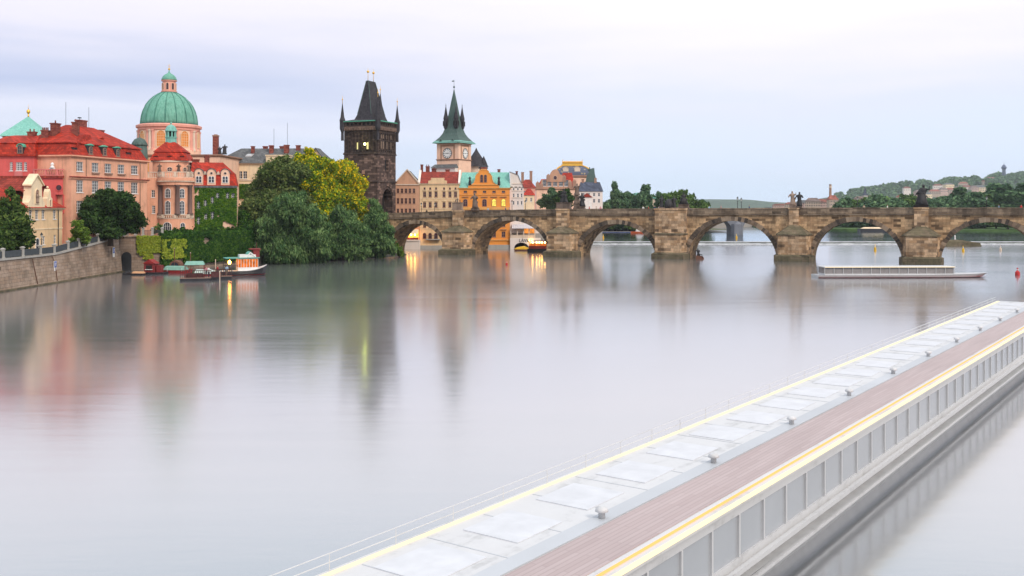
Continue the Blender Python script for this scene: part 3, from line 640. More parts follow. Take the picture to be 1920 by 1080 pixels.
mb = MB(); wall(mb, I4, 27.6, -1, 6.2, []); mb.box(-.05, 27.6, -.2, .6, 6.2, 6.5); mb.build('wall_face', M['quay'], iw)
leaf_sheet('ivy_cover', L['ivydk'], Matrix.Translation((-.2, 0, 1.0)), 27, 6.0, 21000, .42, 6, thr=-.42, parent=iw, thick=.7, fn=lambda x, z: .25 if z < 1 else 0)
leaf_sheet('ivy_cover', L['lime'], Matrix.Translation((-.2, -.5, 2.2)), 6, 3.6, 2600, .38, 9, thr=-.05, parent=iw, thick=.3, nsc=.4)
M_h = L['round']
root = thing('clipped_hedge', 'low dark hedge along the top of the ivy grown river wall', 'hedge', (-66.2, 190.8, 6.1), math.atan2(24.4, 13))
link('foliage', crown_mesh('foliage', L['ivydk'], [(i*1.9, 0, .7 + .35*((i*7) % 3)/2, 1.4, 1.0, .95) for i in range(14)], .4, 2.2, 12), root)
mb = MB()
for i in range(14): mb.tube([(i*1.9, 0, -.2), (i*1.9, 0, .7)], .07, 5)
mb.build('stem', M['bark'], root)

fence = thing('promenade_railing', 'dark metal railing with pale stone posts along the top of the quay wall', 'railing', (-72.75, 184, 0))
pys = [72.75*F/(960 - p) for p in (-110, -80, -52, -24, 5, 42, 75, 101, 127, 148, 166, 184, 201, 217, 231)]
pm = MB(); pm.frusta([(-.26,.26,-.26,.26,0), (-.26,.26,-.26,.26,.2), (-.2,.2,-.2,.2,.24), (-.2,.2,-.2,.2,1.25), (-.28,.28,-.28,.28,1.3), (-.28,.28,-.28,.28,1.42), (-.1,.1,-.1,.1,1.55)])
pmo = pm.build('post', M['greyst'])
for k, y in enumerate(pys):
    o = pmo if k == 0 else link('post', pmo.data); o.parent = fence; o.location = (0, y-184, pr(y)+.25)
for a, b_ in zip(pys, pys[1:]):
    mb = MB(); ln = b_-a; z0 = pr(a)+.27; z1 = pr(b_)+.27; nb = int(ln/.16)
    for zz in (.1, .98): mb.loft([[(-.03,a-184+.2,z0+zz),(.03,a-184+.2,z0+zz),(.03,b_-184-.2,z1+zz),(-.03,b_-184-.2,z1+zz)], [(-.03,a-184+.2,z0+zz+.07),(.03,a-184+.2,z0+zz+.07),(.03,b_-184-.2,z1+zz+.07),(-.03,b_-184-.2,z1+zz+.07)]])
    solid = a > 128
    for i in range(nb):
        y = a-184+.25 + i*(ln-.5)/nb; zb_ = z0 + (z1-z0)*i/nb; w = .15 if solid else .055
        mb.box(-.02, .02, y, y+w, zb_+.15, zb_+1.0)
    mb.build('panel', M['rail'], fence)
rl2 = thing('promenade_railing', 'short railing on stone posts above the recessed wall with the arched gate', 'railing', (-74.5, 187.9, 6.6), math.atan2(1, 8))
for x in (0, 1.75, 3.3, 4.7, 6.4, 8.2): o = link('post', pmo.data, rl2, (x, 0, 0))
mb = MB(); mb.box(0, 8.2, -.03, .03, .9, .97); mb.box(0, 8.2, -.03, .03, .15, .2)
for i in range(52): mb.box(i*.158, i*.158+.06, -.02, .02, .2, .9)
mb.build('panel', M['rail'], rl2)
y = 73.3*F/(960-79); lamp_post('black lantern post on the promenade before the cream gabled house', (-73.4, y, pr(y)), 3.6, 'street lamp on the quay')
def wallsign(px, z0, lab):
    y = 71.9*F/(960-px); r_ = thing('river_sign', lab, 'sign', (-72.35, y, z0), R(90), 'signs on the quay wall')
    mb = MB(); mb.box(-.42, .42, -.09, -.0, 0, 1.75); mb.box(-.05, .05, 0, .3, .6, .8); mb.build('board', M['wht'], r_)
    mb = MB(); mb.box(-.36, .36, -.11, -.085, .72, 1.69); mb.build('blue_panel', M['blue'], r_)
    mb = MB(); mb.box(-.06, .06, -.125, -.108, .9, 1.5); mb.box(-.06, .2, -.125, -.108, 1.4, 1.5); mb.box(.1, .2, -.125, -.108, 1.18, 1.4); mb.build('symbol', M['wht'], r_)
wallsign(108, 1.7, 'upright blue and white river sign low on the quay wall'); wallsign(217, 2.9, 'blue and white sign higher up near the quay wall corner')

# ---------------------------------------------------------------- cream gabled house on the quay
zb = 4.4; ch = thing('cream_house', 'small cream house with a curved baroque gable and niche behind the railing', 'house', (-77, 150, zb), R(90))
cf = lambda p: 77*F/(960-p) - 150
cz = lambda yy, p: PZ(yy, cf(p)+150) - zb
ws = []
for p in (44, 57, 69, 81, 102): ws.append((cf(p)-.55, 5.55, 1.1, 1.75, 2, 4, 'rect'))
for p, hh in ((57, 1.6), (82, 1.4), (103, 1.5)): ws.append((cf(p)-.45, 1.4, .9, hh, 2, 3, 'rect'))
ws.append((cf(69)-.5, .3, 1.1, 2.2, 1, 2, 'arch'))
walls(ch, cf(117), 8.5, 7.1, M['cream'], {'front': ws}, -.4)
cornice(ch, 0, cf(117), 0, 8.5, 7.1, .35, .35, M['creamlt']); mb = MB(); mb.box(0, cf(117), -.08, .1, 3.9, 4.1); mb.build('string_course', M['creamlt'], ch)
mb = MB(); W = cf(117); mb.frusta([(-.5, W+.5, -.5, 9, 7.45), (2, W-3.2, 3.6, 5.0, 10.6)]); rf = mb.build('roof', M['red'], ch)
mb = MB(); mb.tube([(cf(108), -.12, 0), (cf(108), -.12, 7.2)], .07, 6); mb.build('downpipe', M['iron'], ch)
g0, g1 = cf(49), cf(80); gm = (g0+g1)/2; gw = (g1-g0)/2
prof = [(g0, 7.4), (g1, 7.4), (g1, 8.3), (gm+gw*.82, 8.6), (gm+gw*.66, 9.4), (gm+gw*.62, 10.9), (gm+gw*.74, 11.0), (gm+gw*.7, 11.25), (gm+.5, 12.5), (gm, 12.75), (gm-.5, 12.5), (gm-gw*.7, 11.25), (gm-gw*.74, 11.0), (gm-gw*.62, 10.9), (gm-gw*.66, 9.4), (gm-gw*.82, 8.6), (g0, 8.3)]
mb = MB(); mb.extr(prof, -.35, .9); ga = mb.build('gable', M['creamlt'], ch)
mb = MB(); mb.extr([(gm-gw*.8, 11.2), (gm, 12.95), (gm+gw*.8, 11.2), (gm+gw*.8, 11.0), (gm, 12.7), (gm-gw*.8, 11.0)], -.6, .9); mb.build('gable_cornice', M['creamlt'], ga)
window(ga, I4 @ Matrix.Translation((0, -.35, 0)), gm-.6, 8.2, 1.2, 2.2, 1, 1, M['creamlt'], M['grime'], 'arch')
mb = MB(); figure(mb, gm, -.45, 8.25, 1.7, 3); mb.build('niche_figure', M['ltst'], ga, True)
gable_roof(ch, gm-gw*.6, gm+gw*.6, .9, 6, 10.2, 12.2, M['dred'], 'y', .2)
a0 = cf(90); mb = MB(); mb.extr([(a0-.9, 7.4), (a0+.9, 7.4), (a0+.9, 9.0), (a0+.45, 9.2), (a0+.3, 10.1), (a0, 10.6), (a0-.3, 10.1), (a0-.45, 9.2), (a0-.9, 9.0)], -.3, .6); ae = mb.build('gable', M['creamlt'], ch)
window(ae, Matrix.Translation((0, -.3, 0)), a0-.28, 7.7, .56, 1.1, 1, 1, M['creamlt'], M['grime'], 'arch')
mb = MB(); mb.sphere((a0, .1, 10.85), .2, 8); mb.build('ball', M['creamlt'], ae)

# ---------------------------------------------------------------- pink building with terrace
D0 = 175.2; zb = 5.5; s = D0/F; x0 = PX(-30, D0); fx = lambda p: PX(p, D0) - x0; fz = lambda y: PZ(y, D0) - zb
pk = thing('pink_building', 'deep pink building with red mansard roof and balustraded terrace at the left edge', 'building', (x0, D0, zb))
ez = fz(293)
WA = fx(64)
walls(pk, WA, 10, ez, M['pink'], {'front': [(fx(18), fz(320), .52, 1.5, 2, 4), (fx(29.5), fz(320), 1.1, 1.5, 4, 4), (fx(44.5), fz(320), .55, 1.5, 2, 4)], 'right': []}, -1)
mb = MB(); mb.M = Matrix.Translation((WA, 1.6, 0)); wb = fx(121) - WA
wall(mb, mb.M, wb, -1, ez, [(fx(74)-WA, fz(318), .4, .85)]); mb.build('wall', M['pink'], pk); window(pk, Matrix.Translation((WA, 1.6, 0)), fx(74)-WA, fz(318), .4, .85, 2, 2)
# terrace block with an arched recess
mb = MB(); tx0, tx1, tz = WA, fx(120.6), fz(330); wall(mb, Matrix.Translation((tx0, -.5, 0)), tx1-tx0, -1, tz, [(fx(77.5)-tx0, fz(392), fx(93)-fx(77.5), fz(347)-fz(392)), (fx(106)-tx0, fz(400), 1.3, fz(365)-fz(400))], 1.2)
mb.quad((tx0,-.5,tz), (tx1,-.5,tz), (tx1,1.6,tz), (tx0,1.6,tz)); mb.quad((tx0,-.5,-1), (tx0,0,-1), (tx0,0,tz), (tx0,-.5,tz)); tb = mb.build('terrace', M['pink'], pk)
mb = MB(); xc, hw = (fx(77.5)+fx(93))/2, (fx(93)-fx(77.5))/2; zt = fz(347)
for sgn in (-1, 1):
    pts = [(xc + sgn*hw, zt), (xc + sgn*hw, zt-hw)] + [(xc + sgn*hw*math.cos(math.pi/2*i/7), zt - hw + hw*math.sin(math.pi/2*i/7)) for i in range(1, 8)]
    mb.extr(pts, -.5, .6)
mb.build('arch_head', M['pink'], tb)
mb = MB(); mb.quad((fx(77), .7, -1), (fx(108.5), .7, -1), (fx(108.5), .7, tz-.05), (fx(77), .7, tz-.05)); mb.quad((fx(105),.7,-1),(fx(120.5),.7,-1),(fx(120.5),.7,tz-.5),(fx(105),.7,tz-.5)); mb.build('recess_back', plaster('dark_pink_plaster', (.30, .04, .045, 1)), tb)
window(tb, Matrix.Translation((0, -.5, 0)), fx(113)-.5, fz(357.5), 1.0, 1.0, 1, 1, M['pink'], M['dglass'], 'round')
mb = MB(); baluster_rail(mb, tx0, tx1, tz+.05, fz(317), -.55, -.25, .38, 5); mb.build('balustrade', plaster('rail_pink', (.72, .22, .20, 1)), tb)
mb = MB(); xs_ = fx(100); mb.box(xs_-.45, xs_+.45, -.65, -.15, fz(317), fz(315.5)); mb.lathe([(.42,0),(.34,.3),(.2,.4),(.3,.62),(.26,.85),(.05,1.02)], 10, xs_, -.4, fz(315.5)); mb.build('bust', M['wht'], tb, True)
mb = MB(); mb.box(-.2, WA+.12, -.28, .12, fz(334), fz(330)); mb.box(WA+.12, fx(121.5), -.8, -.3, fz(334), fz(330)-.01); mb.build('string_course', M['dred'], pk)
mb = MB(); mb.box(fx(28), fx(43), -.22, .05, fz(329.7), fz(321)); mb.build('window_apron', plaster('apron_pink', (.62, .18, .17, 1)), pk)
mb = MB(); mb.frusta([(-.4, WA+.4, -.45, 10, ez), (-.4, WA+.4, -.45, 10, ez+.3), (0, WA, .1, 10, fz(288)), (.5, WA-.4, 1.1, 9.5, fz(269)), (.3, WA-.2, .95, 9.6, fz(267)), (2, WA-1, 4.2, 8.5, fz(252)), (3, WA-1.2, 5, 8, fz(250))]); rf = mb.build('roof', M['red'], pk)
mb = MB(); mb.frusta([(WA+.45, fx(133), 1.2, 10, ez), (WA+.45, fx(133), 1.2, 10, ez+.28), (WA+.2, fx(133), 1.6, 10, fz(288)), (WA-.4, fx(133), 2.6, 9.5, fz(268)), (WA-.5, fx(133), 2.4, 9.6, fz(266)), (WA-1, fx(131), 6, 8.5, fz(247))]); mb.build('roof', M['red'], pk)
mb = MB(); mb.box(WA+.3, WA+.9, .9, 5, fz(292), fz(290)); mb.loft([[(fx(79),1.7,fz(288)),(fx(82),1.5,fz(288)),(fx(82),2.6,fz(288)),(fx(79),2.6,fz(288))], [(fx(77),3.0,fz(262)),(fx(81),2.8,fz(262)),(fx(81),4,fz(255)),(fx(77),4,fz(255))]]); mb.build('gutter', M['copper'], rf)
o, _ = dormer(rf, Matrix.Translation((fx(38), -.1, fz(289))), 1.0, 1.75, 2.0, M['dslate'], M['copper'], None, True); window(o, Matrix.Translation((fx(38), -.1, fz(289))), -.36, .2, .72, 1.3, 2, 2, M['grime'], M['glass'], 'arch')
dormer(rf, Matrix.Translation((fx(110), 1.9, fz(286))), .9, .6, 1.2, M['dslate'], M['red'])
chimney(rf, fx(37), 4.5, fz(253), 1.4, .8, .7); chimney(rf, fx(66), 3.8, fz(254), 1.2, .8, 1.0, None, 4); chimney(rf, fx(116), 5.5, fz(243), 1.1, .8, 1.6, None, 1)
mb = MB(); mb.frusta([(-6, 3.0, -2.0, 8, fz(376)), (-6, 2.4, 1.2, 7, fz(346))]); mb.build('lean_to_roof', M['dred'], pk)
mb = MB(); mb.box(-6, 2.8, -1.7, 8, -1, fz(376)); mb.build('lean_to', M['peach'], pk)

# ---------------------------------------------------------------- long salmon building, its front along the quay
P0 = Vector((-77.5, 175)); Dr = Vector((4.9, 23)).normalized(); zb = 5.6
sb = thing('salmon_building', 'long salmon pink building with red mansard roof and white lattice windows behind the round tree', 'building', (P0.x, P0.y, zb), math.atan2(Dr.y, Dr.x))
def sx(p): a = (p-960)/F; return (a*P0.y - P0.x)/(Dr.x - a*Dr.y)
def sz(yy, p): return PZ(yy, P0.y + Dr.y*sx(p)) - zb
WS = sx(275.5); ws = []
for p in (149.5, 178.5, 202.5, 227, 252):
    w = sx(p+6.3) - sx(p-6.3)
    for z0, z1 in ((18.35, 20.05), (14.6, 16.75), (11.0, 13.1), (7.3, 9.3)): ws.append((sx(p-6.3), z0-zb, w, z1-z0, 4, 3 if z0 > 18 else 4))
ez = 20.75 - zb
walls(sb, WS, 11.5, ez, M['salmon'], {'front': ws}, -1)
cornice(sb, 0, WS, 0, 11.5, ez, .4, .5, M['salmon'])
mb = MB(); mb.box(-.25, WS+.25, -.25, .1, 17.0-zb, 17.25-zb); mb.build('string_course', M['salmon'], sb)
mb = MB(); mb.box(-.4, WS+.4, -.42, .1, 17.25-zb, 17.42-zb); mb.build('tiled_ledge', M['dred'], sb)
for p in (178.5, 202.5, 227): mb = MB(); mb.box(sx(p-7), sx(p+7), -.28, .02, 18.05-zb, 18.32-zb); mb.build('flower_box', M['grime'], sb)
mb = MB(); mb.tube([(sx(161), -.1, 17.5-zb), (sx(161), -.1, ez)], .07, 6); mb.tube([(sx(262), -.1, 0), (sx(262), -.1, ez)], .09, 6); mb.build('downpipe', M['grime'], sb)
mb = MB(); z0 = ez + .4; mb.loft([[(-.5,-.5,z0),(WS+.5,-.5,z0),(WS+.5,12,z0),(-.5,12,z0)], [(.0,.1,z0+.25),(WS,.1,z0+.25),(WS,11.5,z0+.25),(0,11.5,z0+.25)], [(.9,1.0,z0+2.2),(WS-.9,1.0,z0+2.2),(WS-.9,10.6,z0+2.2),(.9,10.6,z0+2.2)]]); rf = mb.build('roof', M['red'], sb)
mb = MB(); z1 = z0+2.2; mb.loft([[(.6,.7,z1),(WS-.6,.7,z1),(WS-.6,10.9,z1),(.6,10.9,z1)], [(.6,.7,z1+.14),(WS-.6,.7,z1+.14),(WS-.6,10.9,z1+.14),(.6,10.9,z1+.14)], [(7.1,5.6,27.1-zb),(14.5,5.6,27.1-zb),(14.5,6.3,27.1-zb),(7.1,6.3,27.1-zb)]]); up = mb.build('upper_roof', M['red'], sb)
for p in (172, 198, 223):
    Mx = Matrix.Translation((sx(p), .25, z0+.25)); o, _ = dormer(rf, Mx, 1.5, 1.75, 1.8, M['dslate'], M['copper']); window(o, Mx, -.42, .25, .84, 1.25, 2, 3, M['grime'], M['glass'], 'arch')
    mb = MB(); mb.M = Mx; mb.box(-.8, .8, -.12, -.02, -.1, .12); mb.build('dormer_sill', M['copper'], o)
for p in (144, 245): Mx = Matrix.Translation((sx(p), .45, z0+.55)); o, _ = dormer(rf, Mx, 1.5, .85, 1.5, M['dslate'], M['red']); window(o, Mx, -.5, .15, 1.0, .5, 2, 1, M['grime'], M['glass'], 'rect')
for x, y, z in ((7.5, 3.0, z1+2.0), (12.5, 3.0, z1+1.9)): Mx = Matrix.Translation((x, y-.5, z-.9)); dormer(up, Mx, 1.0, .5, 1.3, M['dslate'], M['red'])
chimney(up, 3.6, 5.8, 25.6-zb, 1.5, 1.0, 1.3, None, 1); chimney(up, 11.2, 6.0, 27.1-zb, 2.2, 1.0, 1.0, None, 0); chimney(up, 17.2, 6.2, 25.6-zb, 1.5, 1.0, 1.1, None, 0)
mb = MB()
for x, h in ((7.6, 7), (14.4, 6.5), (11.6, 3.0)): mb.tube([(x, 6.6, 26.8-zb), (x, 6.6, 27-zb+h*.62)], .035, 5)
mb.box(11.3, 11.9, 6.4, 6.8, 27-zb+1.7, 27-zb+1.9); mb.build('aerial', M['rail'], up)

# ---------------------------------------------------------------- green pyramid roof far left
D0 = 232; s = D0/F; zb = 8; x0 = PX(53, D0)
pt = thing('pyramid_tower', 'tower with pale green copper pyramid roof and gold ball at far left', 'tower', (x0, D0, zb), R(12))
mb = MB(); mb.box(-4.4, 4.4, -4.4, 4.4, -2, PZ(258, D0)-zb); mb.build('wall', M['rose'], pt)
mb = MB(); mb.frusta([(-5, 5, -5, 5, PZ(258,D0)-zb), (-4.6, 4.6, -4.6, 4.6, PZ(254,D0)-zb), (-.15, .15, -.15, .15, PZ(219,D0)-zb)]); rf = mb.build('roof', M['ltcopper'], pt)
mb = MB(); z = PZ(219,D0)-zb; mb.tube([(0,0,z-.3),(0,0,z+.8)], [.22,.12], 6); mb.sphere((0,0,z+1.2), .42, 10, 1, 1, 1.3); mb.tube([(0,0,z+1.6),(0,0,z+2.9)], [.06,.02], 5); mb.build('finial', M['gold'], rf, True)

# ---------------------------------------------------------------- domed church
D0 = 238; s = D0/F; zb = 6.2; x0 = PX(317, D0); cz_ = lambda y: PZ(y, D0) - zb
dc = thing('domed_church', 'baroque church with large ribbed green copper dome on a pink drum', 'church', (x0, D0, zb))
mb = MB(); mb.box(PX(268,D0)-x0, PX(432,D0)-x0, -8.6, 10, -1, cz_(297)); mb.build('nave', M['peach'], dc)
cornice(dc, PX(268,D0)-x0, PX(432,D0)-x0, -8.6, 10, cz_(297), .5, .5, M['grime'])
mb = MB(); mb.lathe([(7.75, cz_(300)), (7.75, cz_(283)), (7.35, cz_(282)), (7.3, cz_(247))], 48); dr = mb.build('drum', M['peach'], dc)
mb = MB(); mb.lathe([(7.35, cz_(247)), (7.6, cz_(246)), (7.6, cz_(242)), (8.0, cz_(241)), (8.05, cz_(237)), (7.4, cz_(235)), (7.0, cz_(234.5))], 48); mb.build('drum_cornice', M['rose'], dr)
for k in range(8):
    ph = R(4 + 45*k); Mx = Matrix.Rotation(ph, 4, 'Z') @ Matrix.Translation((0, -7.32, 0))
    window(dr, Mx, -1.0, cz_(277), 2.0, cz_(248.5)-cz_(277), 4, 6, M['creamlt'], M['ogl'], 'arch')
    for d in (16.5, 22.5, 28.5):
        m_ = Matrix.Rotation(R(4+45*k+d), 4, 'Z'); mb = MB(); mb.M = m_; r_ = 7.42 if d == 22.5 else 7.3
        mb.lathe([(.52,cz_(285)),(.52,cz_(281)),(.40,cz_(280)),(.36,cz_(250)),(.48,cz_(249)),(.5,cz_(246.5))], 8, 0, -r_, 0); mb.build('pilaster', M['rose'] if d != 22.5 else M['trim'], dr)
prof = [(6.95, cz_(235)), (6.9, cz_(228)), (6.7, cz_(218)), (6.35, cz_(209)), (5.75, cz_(199)), (4.95, cz_(190.5)), (3.9, cz_(183)), (2.8, cz_(177.5)), (1.75, cz_(173.5)), (1.6, cz_(172.5))]
mb = MB(); mb.lathe(prof, 64); dm = mb.build('dome', M['dome'], dc, True)
mb = MB()
for k in range(16):
    a = R(11.25 + 22.5*k); mb.tube([((r_+.02)*math.sin(a), -(r_+.02)*math.cos(a), z) for r_, z in prof[:-1]], [.17]*5 + [.13]*(len(prof)-6), 5)
mb.build('dome_rib', M['ribc'], dm)
mb = MB(); mb.lathe([(7.15, cz_(237)), (7.1, cz_(233.5))], 48); mb.build('dome_base', M['dcopper'], dm); dr.scale = dm.scale = (.935, .935, 1)
mb = MB(); mb.lathe([(1.85,cz_(173)),(1.85,cz_(171)),(1.55,cz_(170.5)),(1.5,cz_(153)),(1.8,cz_(152.5)),(1.8,cz_(151))], 24); ln = mb.build('lantern', M['rose'], dc)
for k in range(8):
    window(ln, Matrix.Rotation(R(5+45*k), 4, 'Z') @ Matrix.Translation((0,-1.52,0)), -.28, cz_(169), .56, cz_(156.5)-cz_(169), 1, 1, M['peach'], M['dglass'], 'arch')
mb = MB(); mb.lathe([(1.8,cz_(151)),(1.72,cz_(148)),(1.45,cz_(143.5)),(1.0,cz_(140)),(.4,cz_(137.5)),(.18,cz_(135)),(.12,cz_(132))], 24); mb.build('lantern_dome', M['dome'], ln, True)
mb = MB(); z = cz_(132); mb.sphere((0,0,z+.3), .28, 8); mb.tube([(0,0,z),(0,0,z+1.5)], .05, 5); mb.tube([(-.3,0,z+1.05),(.3,0,z+1.05)], .05, 5); mb.build('cross', M['gold'], ln)
xs_ = PX(261.5, D0-14) - x0; zz = lambda y: PZ(y, D0-14) - zb
mb = MB(); mb.lathe([(2.3, zz(310)), (1.75, zz(290)), (1.6, zz(273))], 20, xs_, -14); mb.lathe([(1.75,zz(273)),(1.75,zz(271)),(1.55,zz(267)),(1.1,zz(261.5)),(.45,zz(258.5)),(.1,zz(257.5)),(.05,zz(251))], 20, xs_, -14); mb.build('side_cupola', M['dcopper'], dc, True)
mb = MB(); mb.box(xs_-1.8, xs_+6, -15.5, -10, -1, zz(300)); mb.build('side_chapel', M['salmon'], dc)
chimney(dc, PX(246,D0-14)-x0+.6, -15.2, zz(290), 1.2, .8, 1.5)

# tall brick chimney and the dark pair of rooftop figures
D0 = 244; tc_ = thing('brick_chimney', 'tall slim red brick chimney rising right of the domed church', 'chimney', (PX(404.5, D0), D0, 23))
mb = MB(); z = lambda y: PZ(y, D0) - 23; mb.box(-.6, .6, -.6, .6, -3, z(256)); mb.build('shaft', M['chim'], tc_); mb = MB(); mb.box(-.7, .7, -.7, .7, z(256), z(253.5)); mb.box(-.35,.35,-.35,.35,z(253.5),z(252)); mb.build('cap', M['grime'], tc_)
rs = thing('roof_figure', 'pair of small dark figures standing on the roof beside the tall brick chimney', 'statue', (PX(416, D0-4), D0-4, z(291)+23))
mb = MB(); figure(mb, -.5, 0, 0, 1.9, 1, .3, 0, 1.3); figure(mb, .6, 0, 0, 2.4, 2, .4, .05, 1.3); mb.build('figure', M['bronze'], rs, True)

# ---------------------------------------------------------------- corner pavilion with bowed colonnade
D0 = 204; s = D0/F; zb = 6.2; x0 = PX(276, D0); fx = lambda p: (p-276)*s; fz = lambda y: PZ(y, D0) - zb
cp = thing('corner_pavilion', 'salmon corner pavilion with dark columns, bowed front, red roof and green cupola', 'building', (x0, D0, zb), R(8))
W = fx(360)
walls(cp, W, 8, fz(333), M['salmon'], {'front': [(fx(283.5), fz(370), .7, 1.5, 2, 3), (fx(284.5), fz(400), .65, 1.6, 2, 4)]}, -1)
bc, brr = fx(328), fx(358.5) - fx(328)                             # the bow: a flattened half round
bowp = lambda r, k=.62: [(bc - r*math.cos(math.pi*i/24), -r*k*math.sin(math.pi*i/24)) for i in range(25)]
mb = MB(); mb.prism(bowp(brr-.75), -1, fz(346)); bow = mb.build('bow_front', M['salmon'], cp)
mb = MB(); mb.prism(bowp(brr), -1, fz(410)); mb.build('bow_base', M['salmon'], bow)
mb = MB(); mb.prism(bowp(brr+.05), fz(347), fz(339)); mb.prism(bowp(brr+.45), fz(339), fz(334.5)); mb.prism(bowp(brr+.2), fz(334.5), fz(333)); mb.build('entablature', M['salmon'], bow)
mb = MB()
for i in range(36):
    a = math.pi*(i+.5)/36; mb.box(bc-(brr+.3)*math.cos(a)-.1, bc-(brr+.3)*math.cos(a)+.1, -(brr+.3)*.62*math.sin(a)-.12, -(brr+.3)*.62*math.sin(a)+.2, fz(341), fz(339)-.01)
mb.build('dentil', M['trim'], bow)
for p in (299.5, 334, 354.5):
    x = fx(p); c_ = max(-1, min(1, (bc - x)/(brr-.3))); y = -(brr-.3)*.62*math.sqrt(1-c_*c_)
    mb = MB(); mb.lathe([(.62,fz(402)),(.62,fz(400)),(.46,fz(399)),(.42,fz(350)),(.6,fz(348)),(.62,fz(346.5))], 14, x, y, 0); mb.build('column', M['colst'], bow, True)
def bowM(x, r): c_ = (bc-x)/r; sy = math.sqrt(max(.02, 1-c_*c_)); y = -r*.62*sy; ang = math.atan2(-.62*c_, sy*1.0) * -1; return Matrix.Translation((x, y, 0)) @ Matrix.Rotation(-ang if False else math.atan2(.62*(x-bc)/r, sy), 4, 'Z')
rr_ = brr-.75
for p, w in ((316, 1.05), (341, .85)):
    Mx = bowM(fx(p), rr_) @ Matrix.Translation((0, -.02, 0))
    window(bow, Mx, -w/2, fz(370.5), w, fz(354)-fz(370.5), 3, 3, M['wht'], M['glass'], 'arch'); window(bow, Mx, -w/2, fz(401), w, fz(377)-fz(401), 3, 4, M['wht'], M['glass'], 'arch')
window(bow, bowM(fx(316), brr) @ Matrix.Translation((0, -.02, 0)), -.85, fz(438), 1.7, fz(417)-fz(438), 4, 3, M['wht'], M['glass'], 'arch')
window(bow, bowM(fx(343), brr) @ Matrix.Translation((0, -.02, 0)), -.4, fz(436), .8, fz(418)-fz(436), 2, 3, M['wht'], M['glass'], 'arch')
def bowrail(r, z0, z1, nm, par):
    mb = MB(); n = 30; q = bowp(r)
    for i in range(24):
        a, b_ = q[i], q[i+1]
        for za, zc in ((z0, z0+.14), (z1-.16, z1)): mb.loft([[(a[0],a[1],za),(b_[0],b_[1],za),(b_[0],b_[1]+.22,za),(a[0],a[1]+.22,za)], [(a[0],a[1],zc),(b_[0],b_[1],zc),(b_[0],b_[1]+.22,zc),(a[0],a[1]+.22,zc)]])
        xm, ym = (a[0]+b_[0])/2, (a[1]+b_[1])/2+.1
        if i % 6 == 0: mb.box(xm-.25, xm+.25, ym-.15, ym+.15, z0+.14, z1-.16)
        else: mb.lathe([(.06,0),(.11,(z1-z0)*.25),(.05,(z1-z0)*.5),(.06,z1-z0-.3)], 6, xm, ym, z0+.14)
    mb.build(nm, M['trim'], par)
bowrail(brr+.1, fz(332.9), fz(322), 'balustrade', bow); bowrail(brr+.15, fz(409.8), fz(402), 'balustrade', bow)
mb = MB(); baluster_rail(mb, 0, fx(297), fz(333), fz(322), .1, .35, .4, 5); mb.build('balustrade', M['trim'], cp)
# attic storey, roof, cupola
mb = MB(); ax0, ax1 = fx(280.5), fx(346.5); ac = (ax0+ax1)/2; ar = (ax1-ax0)/2
ell = lambda r, k, yo: [(ac - r*math.cos(math.pi*i/20), yo - r*k*math.sin(math.pi*i/20)) for i in range(21)]
mb.prism(ell(ar, .45, 2.6) + [(ax1, 8), (ax0, 8)], fz(334), fz(303)); at = mb.build('attic', M['salmon'], cp)
mb = MB(); mb.prism(ell(ar+.35, .45, 2.55) + [(ax1+.35, 8), (ax0-.35, 8)], fz(303), fz(300)); mb.build('attic_cornice', M['trim'], at)
for p in (315, 341): 
    x = fx(p); c_ = (x-ac)/ar; y = 2.6 - ar*.45*math.sqrt(1-c_*c_); window(at, Matrix.Translation((x, y-.03, 0)) @ Matrix.Rotation(.45*c_/math.sqrt(1-c_*c_), 4, 'Z'), -.5 if p == 315 else -.35, fz(321), 1.0 if p == 315 else .75, .85, 2, 2, M['trim'], M['dglass'], 'round')
for p in (298.5, 333, 351): mb = MB(); figure(mb, fx(p), -.1 if p < 350 else .4, fz(322), 1.7, int(p), .2, 0, 1.2); mb.build('balustrade_figure', M['sstone'], at, True)
mb = MB(); yo = 2.6-ar*.45
mb.frusta([(ax0-.3, ax1+.3, yo-.2, 8.2, fz(300)), (ax0+.1, ax1-.1, yo+.3, 7.8, fz(292)), (ax0+.55, ax1-.6, yo+.8, 7.4, fz(284.5)), (ax0+.3, ax1-.35, yo+.6, 7.5, fz(283.5)), (fx(302), fx(320), yo+2.6, 5.6, fz(264))]); rf = mb.build('roof', M['red'], cp)
for p in (289, 314, 337): Mx = Matrix.Translation((fx(p), yo+.2, fz(296))); dormer(rf, Mx, .75, .45, .9, M['dslate'], M['red'])
cx, cy = fx(309.5)+.15, yo+3.6; mb = MB(); mb.lathe([(1.15,fz(266)),(1.1,fz(256)),(1.25,fz(255.5)),(1.25,fz(253.5))], 12, cx, cy); cu = mb.build('cupola', M['ltcopper'], rf)
mb = MB()
for k in range(8): a = R(22.5+45*k); mb.box(cx+.95*math.cos(a)-.14, cx+.95*math.cos(a)+.14, cy+.95*math.sin(a)-.14, cy+.95*math.sin(a)+.14, fz(253.5), fz(243))
mb.lathe([(1.25,fz(243)),(1.25,fz(241.5)),(1.15,fz(239)),(.95,fz(234.5)),(.6,fz(231.5)),(.15,fz(230)),(.08,fz(227))], 16, cx, cy); mb.sphere((cx,cy,fz(226.5)), .22, 8); mb.build('cupola_dome', M['ltcopper'], cu)
mb = MB(); mb.lathe([(.62,fz(253.5)),(.62,fz(243))], 8, cx, cy); mb.build('cupola_core', M['near_black'], cu)  # near-black core painted as the shade inside the open cupola
mb = MB(); x = fx(278); mb.tube([(x,-.1,fz(322)),(x,-.1,fz(297))], .09, 6); mb.tube([(x-.45,-.1,fz(301.5)),(x+.45,-.1,fz(301.5))], .09, 6); mb.build('cross', M['gold'], cp)

